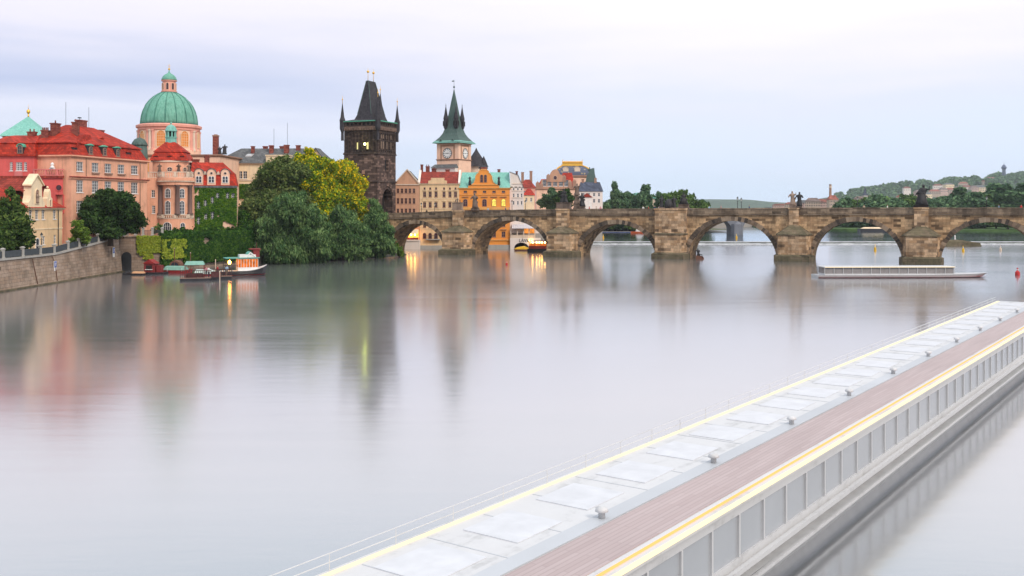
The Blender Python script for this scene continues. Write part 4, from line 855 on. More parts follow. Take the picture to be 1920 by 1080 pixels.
# ---------------------------------------------------------------- ivy house with three arched dormers
D0 = 205.6; s = D0/F; zb = 6.2; x0 = PX(358, D0); fx = lambda p: (p-359)*s; fz = lambda y: PZ(y, D0) - zb
ih = thing('ivy_house', 'ivy covered house with red roof and three arched pink dormers', 'house', (x0, D0, zb), R(13))
W = fx(441); ws = []
for p, y0, y1 in ((372.5,392,377), (385,387,374), (397.5,382,368), (372.5,421,406), (386,412,400), (397.5,411,397), (407,372,360), (425,373,360), (435,372,361)): ws.append((fx(p)-.33, fz(y0), .66, fz(y1)-fz(y0), 2, 3))
walls(ih, W, 8, fz(349), M['peach'], {'front': ws}, -1)
leaf_sheet('ivy_cover', L['ivy'], Matrix.Translation((.9, 0, 0)), W-.9, fz(351), 22000, .36, 14, [(q[0]-1.0, q[1]-.05, q[2]+.2, q[3]+.1) for q in ws], thr=-.36, parent=ih, thick=.25, fn=lambda x, z: (.35 if x < .8 else 0) - (.3 if z > 6 else 0))
mb = MB(); mb.box(-.1, W+.15, -.4, .1, fz(352), fz(348)); mb.build('gutter', M['slate'], ih)
mb = MB(); mb.loft([[(-.1,-.35,fz(348)),(W+.15,-.35,fz(348)),(W+.15,8,fz(348)),(-.1,8,fz(348))], [(-.1,.55,fz(324)),(W-.4,.55,fz(324)),(W-.4,7.6,fz(324)),(-.1,7.6,fz(324))], [(-.1,3.3,fz(303)),(fx(415),3.3,fz(303)),(fx(415),4.2,fz(303)),(-.1,4.2,fz(303))]]); rf = mb.build('roof', M['red'], ih)
for p in (373.3, 396, 421):
    Mx = Matrix.Translation((fx(p), -.3, fz(347))); o, _ = dormer(rf, Mx, 1.72, fz(316.5)-fz(347), 3.0, M['peach'], M['slate'], None, True)
    for dx in (-.5, .06): window(o, Mx, dx, .55, .44, 1.25, 1, 2, M['wht'], M['glass'], 'arch')
    window(o, Mx, -.24, fz(325)-fz(347)-.2, .48, .48, 1, 1, M['trim'], M['dglass'], 'round')
chimney(rf, fx(363), 5, fz(303), 1.6, .9, .5, None, 0); chimney(rf, fx(384), 5.6, fz(304), 1.0, .9, 1.2, None, 3)
for p in (359, 384, 408): mb = MB(); mb.M = Matrix.Translation((fx(p), .2, fz(327))); mb.extr([(-.5,0),(.5,0),(0,.75)], 0, 1.2); mb.build('roof_vent', M['trim'], rf)

# ---------------------------------------------------------------- long cream building with grey roof
D0 = 246; s = D0/F; zb = 6.2; x0 = PX(404, D0); fx = lambda p: (p-404)*s; fz = lambda y: PZ(y, D0) - zb
gb = thing('grey_roofed_building', 'long pale cream building with grey slate roof and many red chimneys behind the trees', 'building', (x0, D0, zb), R(-2))
W = fx(612); ws = []
for p in (451, 460, 486, 495, 520, 529, 554, 563, 590, 599):
    for y0, y1 in ((335,321), (367,353), (401,385)): ws.append((fx(p)-.5, fz(y0), 1.0, fz(y1)-fz(y0), 2, 3))
walls(gb, W, 12, fz(306), M['creamlt'], {'front': ws}, -1)
cornice(gb, 0, W, 0, 12, fz(308.5), .35, .5, M['trim']); mb = MB(); mb.box(-.1, W, -.18, .1, fz(339), fz(337)); mb.box(-.1, W, -.12, .1, fz(345), fz(344)); mb.build('string_course', M['trim'], gb)
mb = MB(); mb.loft([[(-.7,-.7,fz(306)),(W+.5,-.7,fz(306)),(W+.5,12.6,fz(306)),(-.7,12.6,fz(306))], [(fx(440),5.5,fz(276)),(W-3,5.5,fz(276)),(W-3,6.5,fz(276)),(fx(440),6.5,fz(276))]]); rf = mb.build('roof', M['slate'], gb)
for p, y, h, w in ((423,303,1.0,.8), (436,303,1.0,.8), (466.5,287,1.7,.75), (486,277,.5,1.1), (502,287,1.9,1.0), (518,277,.5,1.0), (531,287,2.0,1.2), (551,281,1.2,1.0)):
    f = (fz(y)-fz(306))/(fz(276)-fz(306)); chimney(rf, fx(p), -.7 + 6.2*f + .5, fz(y), w, .8, h, None, 0)
mb = MB(); mb.M = Matrix.Translation((fx(461), 1.8, fz(296))); mb.loft([[(-1,0,0),(.6,0,0),(.6,1.5,1.0),(-1,1.5,1.0)], [(-.4,0,.6),(1.2,0,.6),(1.2,1.5,1.2),(-.4,1.5,1.2)]]); mb.build('roof_hatch', flat('zinc', (.5, .5, .5, 1), .4, .3), rf)
gx = fx(594); mb = MB(); mb.extr([(gx-2.4, fz(306)), (gx+2.4, fz(306)), (gx+2.2, fz(301)), (gx, fz(280)), (gx-2.2, fz(301))], -.5, .4); ga = mb.build('gable', M['peach'], gb)
window(ga, Matrix.Translation((0,-.5,0)), gx-.4, fz(300), .8, 1.2, 2, 2, M['wht'], M['glass'], 'arch')
mb = MB(); mb.extr([(gx-2.7, fz(303)), (gx, fz(277.5)), (gx+2.7, fz(303)), (gx+2.3, fz(303)), (gx, fz(280.2)), (gx-2.3, fz(303))], -.8, 5); mb.build('gable_roof', M['slate'], ga)
mb = MB(); mb.box(fx(502), fx(546), -1.2, 3, fz(316), fz(293)); mb.box(fx(501), fx(547), -1.4, 3.2, fz(293), fz(291)); mb.build('attic_block', M['creamlt'], gb)
leaf_sheet('ivy_cover', L['ivy'], Matrix.Translation((fx(438), 0, fz(372))), 4.6, fz(346)-fz(372), 2200, .38, 21, [], thr=-.15, parent=gb, thick=.3)
mb = MB()
for p, h in ((502, 5), (528, 6.5)): mb.tube([(fx(p), 6, fz(276)), (fx(p), 6, fz(276)+h)], .04, 5)
mb.build('aerial', M['rail'], rf)

# ---------------------------------------------------------------- gothic gate tower
cpos = bw(-26.9, -.9, 6.0); zb = 6.0; TS = bD(-27.4, -.9)/F
gt = thing('gate_tower', 'tall blackened gothic gate tower with steep wedge roof and corner spires at the bridge end', 'tower', cpos, TH)
tz = lambda y: EYE - (y-HZ)*TS - zb
TW, TD = 10.2, 9.9
def faceL(): return Matrix.Translation((-TW, 0, 0))
def faceR(): return Matrix.Rotation(R(90), 4, 'Z')
mb = MB(); z0, z1 = -4, tz(287)
wall(mb, faceL(), TW, z0, z1, [(4.2, tz(272)-8.5, .9, 1.8)] if False else [])
pc, phw, pa = 4.9, 3.0, tz(353)
wall(mb, faceR(), TD, z0, z1, [(pc-phw, tz(402), phw*2, pa-tz(402)), (pc-1.0, tz(331), 1.9, tz(299)-tz(331))], 2.6)
mb.box(-TW, -3, .0 + TD - .01, TD, z0, z1); mb.quad((-TW,0,z0), (-TW,TD,z0), (-TW,TD,z1), (-TW,0,z1)); mb.quad((-TW,TD,z0), (0,TD,z0), (0,TD,z1), (-TW,TD,z1))
tw = mb.build('wall', M['tower'], gt)
mb = MB(); mb.M = faceR(); zs = tz(378)
for sgn in (-1, 1):
    cv = [(pc + sgn*phw*(1 - (i/8)**1.7), zs + (pa-zs)*math.sin(math.pi/2*i/8)) for i in range(9)]
    mb.extr([(pc + sgn*phw, pa)] + cv, 0, 1.2)
mb.build('portal_head', M['tower'], tw)
mb = MB(); mb.M = faceR()
for e in (.0, .45):
    for sgn in (-1, 1):
        pts = [(pc + sgn*(phw+e), -.12, tz(402))] + [(pc + sgn*(phw+e)*(1 - (i/10)**1.7), -.12, zs + (pa+e*1.6-zs)*math.sin(math.pi/2*i/10)) for i in range(11)]
        mb.tube(pts, .17, 6)
mb.build('portal_moulding', M['tower'], tw)
mb = MB(); mb.M = faceR(); mb.quad((pc-phw-.2, 2.5, -2), (pc+phw+.2, 2.5, -2), (pc+phw+.2, 2.5, pa), (pc-phw-.2, 2.5, pa)); mb.quad((pc-1.1,.6,tz(333)), (pc+1.1,.6,tz(333)), (pc+1.1,.6,tz(297)), (pc-1.1,.6,tz(297))); mb.build('dark_interior', M['near_black'], tw)  # near-black backs stand in for shade within the portal and window
mb = MB(); mb.M = faceR(); mb.box(pc-1.0, pc+.9, .25, .55, tz(331), tz(318)); mb.build('window_panel', M['tower'], tw)
mb = MB()
for y in (287, 340): z = tz(y); mb.frusta([(-TW-.22, .22, -.22, TD+.22, z-.25), (-TW-.22, .22, -.22, TD+.22, z), (-TW, 0, 0, TD, z+.3)])
mb.build('string_course', M['towerup'], tw)
zu0, zu1 = tz(286.9)+.05, tz(243)
mb = MB(); wl = [(3.6, tz(279), .75, tz(266)-tz(279)), (6.55, tz(279), .75, tz(266)-tz(279))]
wall(mb, faceL() @ Matrix.Translation((.12, .12, 0)), TW-.24, zu0, zu1, wl, .5); wall(mb, Matrix.Translation((-.12,.12,0)) @ faceR(), TD-.24, zu0, zu1, [], .5)
mb.quad((-TW+.12,.12,zu0), (-TW+.12,TD-.12,zu0), (-TW+.12,TD-.12,zu1), (-TW+.12,.12,zu1)); mb.quad((-TW+.12,TD-.12,zu0), (-.12,TD-.12,zu0), (-.12,TD-.12,zu1), (-TW+.12,TD-.12,zu1)); uw = mb.build('upper_wall', M['towerup'], gt)
mb = MB()
for q in wl: mb.quad((-TW+.12+q[0], .4, q[1]), (-TW+.12+q[0]+q[2], .4, q[1]), (-TW+.12+q[0]+q[2], .4, q[1]+q[3]), (-TW+.12+q[0], .4, q[1]+q[3]))
mb.build('lit_slit', M['slit'], uw)
mb = MB()                                  # tracery piers, blind arcade and shields on both visible faces
for Mx, Wf in ((faceL(), TW), (faceR(), TD)):
    mb.M = Mx; n = 9
    for i in range(n + 1): x = .3 + i*(Wf-.6)/n; mb.box(x-.14, x+.14, -.16, .14, zu0+.2, zu1-.2)
    for z in (zu0+.25, tz(280), tz(262), tz(246)): mb.box(.1, Wf-.1, -.13, .14, z-.12, z+.12)
    for i in range(n): x = .3 + (i+.5)*(Wf-.6)/n; mb.extr([(x-.45, tz(250)), (x, tz(246)), (x+.45, tz(250)), (x+.3, tz(250)), (x, tz(247.5)), (x-.3, tz(250))], -.15, .13)
mb.M = None; mb.build('blind_tracery', M['towerup'], uw)
mb = MB(); mb.M = faceR()
for i, x in enumerate((2.2, 3.1, 4.7, 5.5, 6.6, 7.4)): mb.box(x-.2, x+.2, -.06, .13, tz(278), tz(264)); mb.box(x-.16, x+.16, -.06, .13, tz(258.5), tz(251))
mb.build('carved_figures', M['ltst'], uw)
mb = MB(); mb.box(-4.2-.35, -4.2+.35, -.3, .05, tz(326), tz(319)); mb.build('shield', M['grime'], tw)
# gallery, corner turrets, roof
ov = .5
mb = MB(); n = 13
for Mx, Wf in ((faceL(), TW), (faceR(), TD), (Matrix.Translation((0, TD, 0)) @ Matrix.Rotation(R(180), 4, 'Z'), TW), (Matrix.Translation((-TW, TD, 0)) @ Matrix.Rotation(R(-90), 4, 'Z'), TD)):
    mb.M = Mx
    for i in range(n): x = (i+.5)*Wf/n; mb.extr([(x-.2, tz(243)), (x+.2, tz(243)), (x+.2, tz(237.5)), (x-.2, tz(237.5))], -ov, .2)
mb.M = None; mb.frusta([(-TW, 0, 0, TD, tz(243.5)), (-TW-ov, ov, -ov, TD+ov, tz(239)), (-TW-ov, ov, -ov, TD+ov, tz(236.5))]); gl = mb.build('gallery', flat('brown_gallery_stone', (.20, .13, .10, 1), .9, 0, .4), gt)
mb = MB()
for Mx, Wf in ((Matrix.Translation((-TW-ov, -ov, 0)), TW+2*ov), (Matrix.Translation((ov, -ov, 0)) @ faceR(), TD+2*ov), (Matrix.Translation((ov, TD+ov, 0)) @ Matrix.Rotation(R(180), 4, 'Z'), TW+2*ov), (Matrix.Translation((-TW-ov, TD+ov, 0)) @ Matrix.Rotation(R(-90), 4, 'Z'), TD+2*ov)):
    m_ = 9; cw = Wf/m_; wall(mb, Mx, Wf, tz(236.5), tz(227), [(cw*(i+.5)-.42, tz(234), .84, tz(229)-tz(234)) for i in range(m_)], .35)
mb.build('battlement', M['towerup'], gl)
mb = MB(); mb.frusta([(-TW-ov+.4, ov-.4, -ov+.4, TD+ov-.4, tz(236)), (-TW-ov+.4, ov-.4, -ov+.4, TD+ov-.4, tz(227.5))]); mb.build('dark_interior', M['near_black'], gl)  # near-black block as the shade behind the battlement slots
mb = MB(); mb.frusta([(-TW-ov-.2, ov+.2, -ov-.2, TD+ov+.2, tz(227)), (-TW-ov-.2, ov+.2, -ov-.2, TD+ov+.2, tz(225.4))]); mb.build('eave', M['copper'], gl)
mb = MB(); mb.frusta([(-TW-ov, ov, -ov, TD+ov, tz(225.4)), (-7.4, -2.1, .7, 9.2, tz(222)), (-6.8, -2.6, 1.2, 8.7, tz(212)), (-5.25, -4.55, 3.2, 6.7, tz(147))]); rf = mb.build('roof', M['dslate'], gt)
mb = MB()
for x, y in ((-2.6,1.2), (-6.8,1.2), (-2.6, 8.7)): mb.tube([(x, y, tz(212)), (-4.55 if x > -4 else -5.25, 3.2 if y < 5 else 6.7, tz(147))], .09, 5)
mb.tube([(-4.9,3.2,tz(147)), (-4.9,6.7,tz(147))], .12, 5); mb.build('ridge_trim', M['dcopper'], rf)
mb = MB()
for y in (3.5, 6.4): finial(mb, -4.9, y, tz(148), 3.6, .36, .72)
mb.build('finial', M['gold'], rf, True)
for x, y, top, r_ in ((-TW-.3, -.3, 191, .72), (.3, -.3, 181, .72), (.3, TD+.3, 191, .72), (-TW-.3, TD+.3, 191, .72), (-1.2, 3.6, 172, 1.25)):
    mb = MB(); mb.lathe([(r_*.55, tz(262)) if r_ < 1 else (r_, tz(235)), (r_*.5, tz(246)) if r_ < 1 else (r_, tz(230)), (r_, tz(240)), (r_, tz(225)), (r_*1.15, tz(224.5)), (r_*.7, tz(224.5-(224.5-top)*.22)), (.06, tz(top))], 8, x, y, 0, R(22.5)); t_ = mb.build('corner_turret', M['dslate'], gt)
    mb = MB(); finial(mb, x, y, tz(top)-.2, 2.2, .2, .55); mb.build('finial', M['gold'], t_, True)
lp = thing('tower_floodlight', 'small glowing yellow green lamp on the river face of the gothic tower', 'lamp', Vector(cpos) + Uv*(-TW+.12+6.9) - Nv*.9 + Vector((0,0,tz(270))), TH)
mb = MB(); mb.tube([(0,.9,-.2),(0,.1,-.1)], .05, 5); mb.lathe([(.16,-.25),(.3,-.2),(.3,.2),(.12,.28)], 8); mb.build('bracket', M['iron'], lp)
mb = MB(); mb.sphere((0,-.22,0), .30, 8); mb.build('bulb', M['tlamp'], lp)
# ================================================================ HOUSES BEHIND THE BRIDGE
D0 = 285.0; s = D0/F; zb = 2.4
fz = lambda y: PZ(y, D0) - zb
def rowhouse(name, label, p0, p1, wm, eave, wins, dp=10, cat='house', D=D0, fm=None, gm=None, z0=-2.6):
    x0 = PX(p0, D); sc = D/F; r_ = thing(name, label, cat, (x0, D, zb)); f = lambda p: (p-p0)*sc; g = lambda y: PZ(y, D) - zb
    ws = [(f(q[0])-q[1]*sc/2, g(q[3]), q[1]*sc, g(q[2])-g(q[3])) + tuple(q[4:]) for q in wins]
    walls(r_, f(p1), dp, g(eave), wm, {'front': ws}, z0, fm, gm); return r_, f, g
BR = M['dglass']
ws = [(p, 5, a, b_, 2, 2) for p in (746, 753.5, 761, 768.5, 776) for a, b_ in ((353.5,362), (371.5,382), (391,400), (408,417))]
h, f, g = rowhouse('gabled_house', 'tan gabled house with rows of small dark windows right beside the gothic tower', 735, 786.5, M['tan'], 345, ws, gm=BR, fm=M['grime'])
gx = f(763.5); mb = MB(); mb.extr([(f(740), g(345)), (gx, g(318)), (f(786.5), g(345))], -.1, .5); mb.build('gable', M['tan'], h)
gable_roof(h, f(740), f(786.5), .5, 10, g(345), g(318.5), M['slate'], 'y', .15)
mb = MB(); mb.extr([(f(738), g(344.5)), (gx, g(316.5)), (f(788), g(344.5)), (f(786), g(345.3)), (gx, g(319)), (f(740), g(345.3))], -.35, .6); mb.build('gable_trim', M['trim'], h)
mb = MB(); mb.box(f(740), f(786), -.25, .02, g(347), g(345.2)); mb.build('string_course', M['trim'], h)
# lit terrace restaurant at the water under the tan house
r_ = thing('terrace_restaurant', 'glowing terrace restaurant under a pale awning seen through the leftmost arch', 'restaurant', (PX(748, 283), 282.6, 0)); f3 = lambda p: (p-748)*283/F; g3 = lambda y: PZ(y, 283)
mb = MB(); mb.box(f3(735), f3(787), 0, 2.2, -1, g3(450)); mb.box(f3(735), f3(787), -.2, 0, g3(452), g3(450)+.12); mb.build('terrace', M['white'], r_)
mb = MB(); mb.quad((f3(752), 1.5, g3(450)), (f3(784), 1.5, g3(450)), (f3(784), 1.5, g3(432)), (f3(752), 1.5, g3(432))); mb.build('lit_interior', M['orl'], r_)
mb = MB(); mb.loft([[(f3(752),-.9,g3(438)),(f3(784),-.9,g3(438)),(f3(784),1.5,g3(431)),(f3(752),1.5,g3(431))], [(f3(752),-.9,g3(437.3)),(f3(784),-.9,g3(437.3)),(f3(784),1.5,g3(430)),(f3(752),1.5,g3(430))]]); mb.build('awning', M['creamlt'], r_)
mb = MB(); rg = random.Random(4)
for i in range(15): x = f3(753.5 + i*2.1); mb.lathe([(.16,0),(.2,.5),(.08,.75)], 6, x, .5 + rg.random()*.6, g3(450))
mb.build('table', M['redwood'], r_)
mb = MB()
for p in (757, 764, 771, 778): mb.sphere((f3(p), .3, g3(440)), .24, 8)
mb.build('hanging_lamp', M['warm'], r_)
mb = MB(); 
for i in range(30): x = f3(753) + i*.17; mb.box(x, x+.03, -.12, -.08, g3(450)+.1, g3(446))
mb.box(f3(753), f3(785), -.12, -.08, g3(446), g3(446)+.05); mb.build('railing', M['iron'], r_)

ws = []
for p in (796, 806.5, 817.5, 832.5, 843.5, 854):
    ws += [(p, 3.6, 351.5, 355.5, 1, 1), (p, 5.6, 359.5, 369.5, 2, 2), (p, 5.6, 379, 389, 2, 2), (p, 5.6, 398, 408, 2, 2), (p, 5.6, 418, 427, 2, 2)]
for p in (796, 806.5, 817.5, 832): ws.append((p, 5.6, 437, 447.5, 1, 1, 'arch'))
h, f, g = rowhouse('cream_townhouse', 'broad cream town house with dark red roof and small stepped roof parapet', 787, 861, M['cream'], 345, ws, gm=BR, fm=M['grime'])
W = f(861); cornice(h, 0, W, 0, 10, g(346.5), .3, .3, M['creamlt'])
mb = MB()
for y in (372.5, 391.5, 412, 430): mb.box(0, W, -.14, .02, g(y), g(y-1))
mb.build('string_course', M['creamlt'], h)
mb = MB(); 
for p in (796, 806.5, 817.5, 832.5, 843.5, 854): 
    for y in (376.5, 357.5): mb.box(f(p-3.6), f(p+3.6), -.22, .02, g(y), g(y-1))
mb.build('window_hood', M['creamlt'], h)
mb = MB(); mb.extr([(f(803), g(345)), (f(838), g(345)), (f(838), g(339)), (f(833), g(338)), (f(833), g(333.5)), (f(808), g(333.5)), (f(808), g(338)), (f(803), g(339))], -.15, .5); mb.build('parapet', M['cream'], h)
mb = MB(); mb.loft([[(-.2,-.2,g(344)),(W+.2,-.2,g(344)),(W+.2,10,g(344)),(-.2,10,g(344))], [(.2,4.5,g(321)),(W-.2,4.5,g(321)),(W-.2,5.5,g(321)),(.2,5.5,g(321))]]); rf = mb.build('roof', M['dred'], h)
mb = MB(); mb.loft([[(-.5,-.3,g(344)),(.1,-.3,g(344)),(.1,5,g(318)),(-.5,5,g(318))], [(-.5,-.3,g(342)),(.1,-.3,g(342)),(.1,5,g(316)),(-.5,5,g(316))]]); mb.loft([[(W-.3,-.3,g(344)),(W+.3,-.3,g(344)),(W+.3,5,g(319)),(W-.3,5,g(319))], [(W-.3,-.3,g(342)),(W+.3,-.3,g(342)),(W+.3,5,g(317)),(W-.3,5,g(317))]]); mb.build('fire_wall', M['white'], rf)
chimney(rf, f(788), 5, g(319), .7, .7, 1.6, None, 0); chimney(rf, f(799), 5.4, g(321), 1.1, .8, 1.4, None, 2); chimney(rf, f(811), 5.4, g(321), 1.3, .8, .7, None, 1); chimney(rf, f(837), 5.4, g(321), 1.2, .8, .5, None, 0)
mb = MB(); mb.box(f(799), f(826), -1.1, -.0, g(449.5), g(448)); mb.build('balcony', M['greyst'], h)
mb = MB()
for i in range(24): x = f(799) + i*.175; mb.box(x, x+.03, -1.05, -1.0, g(448), g(441.5))
mb.box(f(799), f(826), -1.06, -.99, g(441.5), g(441)); mb.build('balcony_railing', M['iron'], h)
mb = MB(); mb.box(-.02, W, -.3, .02, -3.4, g(460)); mb.build('river_plinth', M['greyst'], h)
ws = []
for i, p in enumerate((872.5, 890.5, 908.5, 926.3, 944)):
    ws.append((p, 6.2, 357.5, 361.5, 2, 1)); ws.append((p, 7.2, 373.5, 386.5, 2, 3, 'arch', M['lit'] if i > 2 else BR))
    ws += [(p, 6.4, 402, 411, 2, 2), (p, 6.6, 415, 425, 2, 2), (p, 7, 434, 444.5, 2, 2)]
h, f, g = rowhouse('orange_house', 'bright orange house with curved gable, green roof and two glowing yellow arched windows', 861, 956, M['orange'], 353, ws, gm=BR, fm=M['grime'])
W = f(956); otr = plaster('orange_trim', (.80, .40, .12, 1)); cornice(h, 0, W, 0, 10, g(354.5), .35, .35, otr)
mb = MB()
for p in (872.5, 890.5, 908.5, 926.3, 944): mb.box(f(p-6), f(p+6), -.3, .02, g(369.8), g(368.6)); mb.box(f(p-6), f(p+6), -.3, .02, g(431), g(430))
mb.build('window_hood', M['grime'], h)
mb = MB(); mb.box(0, W, -.2, .02, g(393), g(388)); mb.box(0, W, -.16, .02, g(365.5), g(364.5)); mb.box(0, W, -.25, .02, g(451), g(449)); mb.build('string_course', otr, h)
gx = f(907); hw = lambda px_: px_*s
prof = [(-29, 353), (29, 353), (29, 348), (23, 346.5), (18, 342), (15.5, 336), (15, 330), (12, 325.5), (9.5, 324.5), (9, 320.5), (5, 318), (-5, 318), (-9, 320.5), (-9.5, 324.5), (-12, 325.5), (-15, 330), (-15.5, 336), (-18, 342), (-23, 346.5), (-29, 348)]
mb = MB(); mb.extr([(gx+hw(a), g(y)) for a, y in prof], -.3, .5); ga = mb.build('gable', M['orange'], h)
for p in (903.2, 910.3): window(ga, Matrix.Translation((0, -.3, 0)), f(p-2.2), g(341.5), 4.4*s, g(328)-g(341.5), 1, 3, M['grime'], BR, 'arch')
mb = MB(); mb.box(f(880), f(934), -.5, .4, g(347), g(345.6)); mb.tube([(gx+hw(a), -.32, g(y)-.02) for a, y in prof[3:18]], .14, 5); mb.build('gable_cornice', otr, ga)
for p in (881, 935.5): mb = MB(); mb.box(f(p)-.4, f(p)+.4, -.5, .3, g(347), g(341)); figure(mb, f(p), -.1, g(341), 1.6, int(p), .2, 0, 1.2); mb.build('roof_figure', M['bronze'], ga, True)
mb = MB(); mb.loft([[(-.1,-.2,g(352)),(W+.1,-.2,g(352)),(W+.1,10,g(352)),(-.1,10,g(352))], [(.6,4.8,g(322)),(W-.2,4.8,g(322)),(W-.2,5.4,g(322)),(.6,5.4,g(322))]]); rf = mb.build('roof', M['ltcopper'], h)
gable_roof(rf, f(893), f(921), .5, 5.2, g(330), g(320), M['ltcopper'], 'y', 0)
mb = MB(); mb.box(f(901), f(913), 2, 4, g(324), g(313)); mb.build('chimney', M['chim'], rf); chimney(rf, f(935), 5.4, g(322), .8, .7, .7, None, 0)
mb = MB(); mb.box(-.02, W, -.4, .02, -3.4, g(459)); mb.build('river_plinth', M['greyst'], h)
ws = [(p, 3, a, a+7, 1, 2) for p in (963, 971, 978) for a in (350, 363, 377)]
h, f, g = rowhouse('white_house', 'narrow plain white house with sloping roofline right beside the orange house', 956.5, 982, M['white'], 352, ws, 9, D=286)
mb = MB(); mb.extr([(0, g(352)), (0, g(322)), (f(971), g(328)), (f(976), g(340)), (f(982), g(352))], 0, 9); mb.build('upper_wall', M['white'], h)
mb = MB(); mb.extr([(-.2, g(321.4)), (f(971.5), g(327.4)), (f(976.6), g(339.6)), (f(982.6), g(352)), (f(982), g(352)), (f(971), g(328)), (0, g(322))], -.2, 9.2); mb.build('roof', M['slate'], h)
mb = MB()
for y in (345, 358, 371): mb.box(f(960), f(981), -.15, .02, g(y), g(y-.9))
mb.build('string_course', M['trim'], h); chimney(h, f(969), 4, g(328), .6, .6, 1.0, None, 0)

# riverside club with its lettering, boats beside it
D1 = 284; x0 = PX(956.5, D1); f3 = lambda p: (p-956.5)*D1/F; g3 = lambda y: PZ(y, D1)
lv = thing('riverside_club', 'cream riverside bar with lit terrace, grey awning and dark tunnel arch behind the second arch', 'building', (x0, D1, 0))
mb = MB(); zt = g3(446.5); wall(mb, I4, f3(1014), -1, zt, [(f3(964.5), -.5, f3(991)-f3(964.5), g3(455)+.5)], 3); mb.quad((0,0,zt),(f3(1014),0,zt),(f3(1014),4,zt),(0,4,zt)); mb.box(0, f3(1014), 3, 4, -1, g3(412)); mb.build('wall', M['white'], lv)
mb = MB(); xa, xb = f3(964.5), f3(991); zc = g3(455)
for sg in (0, 1):
    pts = [((xa if sg == 0 else xb), zc)] + [((xa+xb)/2 + (-1 if sg == 0 else 1)*(xb-xa)/2*math.cos(math.pi/2*i/8), zc - 1.4 + 1.4*math.sin(math.pi/2*i/8)) for i in range(9)]
    mb.extr(pts, 0, .8)
mb.build('arch_head', M['white'], lv)
mb = MB(); mb.quad((xa-.1, 2.9, -1), (xb+.1, 2.9, -1), (xb+.1, 2.9, zc), (xa-.1, 2.9, zc)); mb.build('dark_tunnel', M['near_black'], lv)  # near-black back panel as the tunnel's shade
mb = MB(); mb.quad((f3(959), 2.6, zt), (f3(1003), 2.6, zt), (f3(1003), 2.6, g3(428)), (f3(959), 2.6, g3(428))); mb.build('lit_interior', litwin('dim_lit_room', (.9, .30, .05, 1), .9), lv)
mb = MB()
for p in (958, 970, 982, 992, 1003): mb.box(f3(p)-.14, f3(p)+.14, .1, .4, zt, g3(428))
mb.box(f3(957), f3(1004), .0, .35, zt+.75, zt+.95); mb.box(f3(957), f3(1004), .05, .3, zt, zt+.75); mb.build('terrace_rail', M['trim'], lv)
aw = flat('striped_awning', (.55, .52, .54, 1), .8, 0, .2, 3); mb = MB()
for i in range(12):
    a, b_ = f3(960)+i*.53, f3(960)+(i+1)*.53; mb.loft([[(a,-.7,g3(428.5)),(b_-.04,-.7,g3(428.5)),(b_-.04,2.6,g3(420)),(a,2.6,g3(420))], [(a,-.7,g3(427.8)),(b_-.04,-.7,g3(427.8)),(b_-.04,2.6,g3(419.3)),(a,2.6,g3(419.3))]])
mb.build('awning', aw, lv)
fc = bpy.data.curves.new('lettering', 'FONT'); fc.body = 'LÁVKA'; fc.size = 1.25; fc.extrude = .03; fc.align_x = 'LEFT'
to = link('lettering', fc); bpy.context.view_layer.update(); me = bpy.data.meshes.new_from_object(to.evaluated_get(bpy.context.evaluated_depsgraph_get())); bpy.data.objects.remove(to)
me.materials.clear(); me.materials.append(M['iron']); lo = link('lettering', me, lv, (f3(973), -.06, g3(453.8))); lo.rotation_euler = (R(90), 0, 0)
mb = MB()
for p in (993, 997): mb.sphere((f3(p), -.3, g3(451.5)), .22, 8)
mb.build('wall_lamp', M['warm'], lv)
yb = thing('pedal_boat', 'small boat under a bright yellow cover moored at the dark tunnel arch', 'boat', (PX(982, 272), 272, 0))
mb = MB(); mb.loft([[(-2.4,-.5,-.2),(2.0,-.7,-.2),(2.0,.7,-.2),(-2.4,.5,-.2)], [(-2.7,-.6,.45),(2.3,-.85,.45),(2.3,.85,.45),(-2.7,.6,.45)]]); mb.build('hull', M['wood'], yb)
mb = MB(); mb.loft([[(-2.6,-.55,.45),(2.2,-.8,.45),(2.2,.8,.45),(-2.6,.55,.45)], [(-1.9,-.45,.95),(.6,-.6,1.1),(.6,.6,1.1),(-1.9,.45,.95)], [(-1.2,-.1,1.1),(.2,-.2,1.3),(.2,.2,1.3),(-1.2,.1,1.1)]]); mb.build('cover', M['yel'], yb)

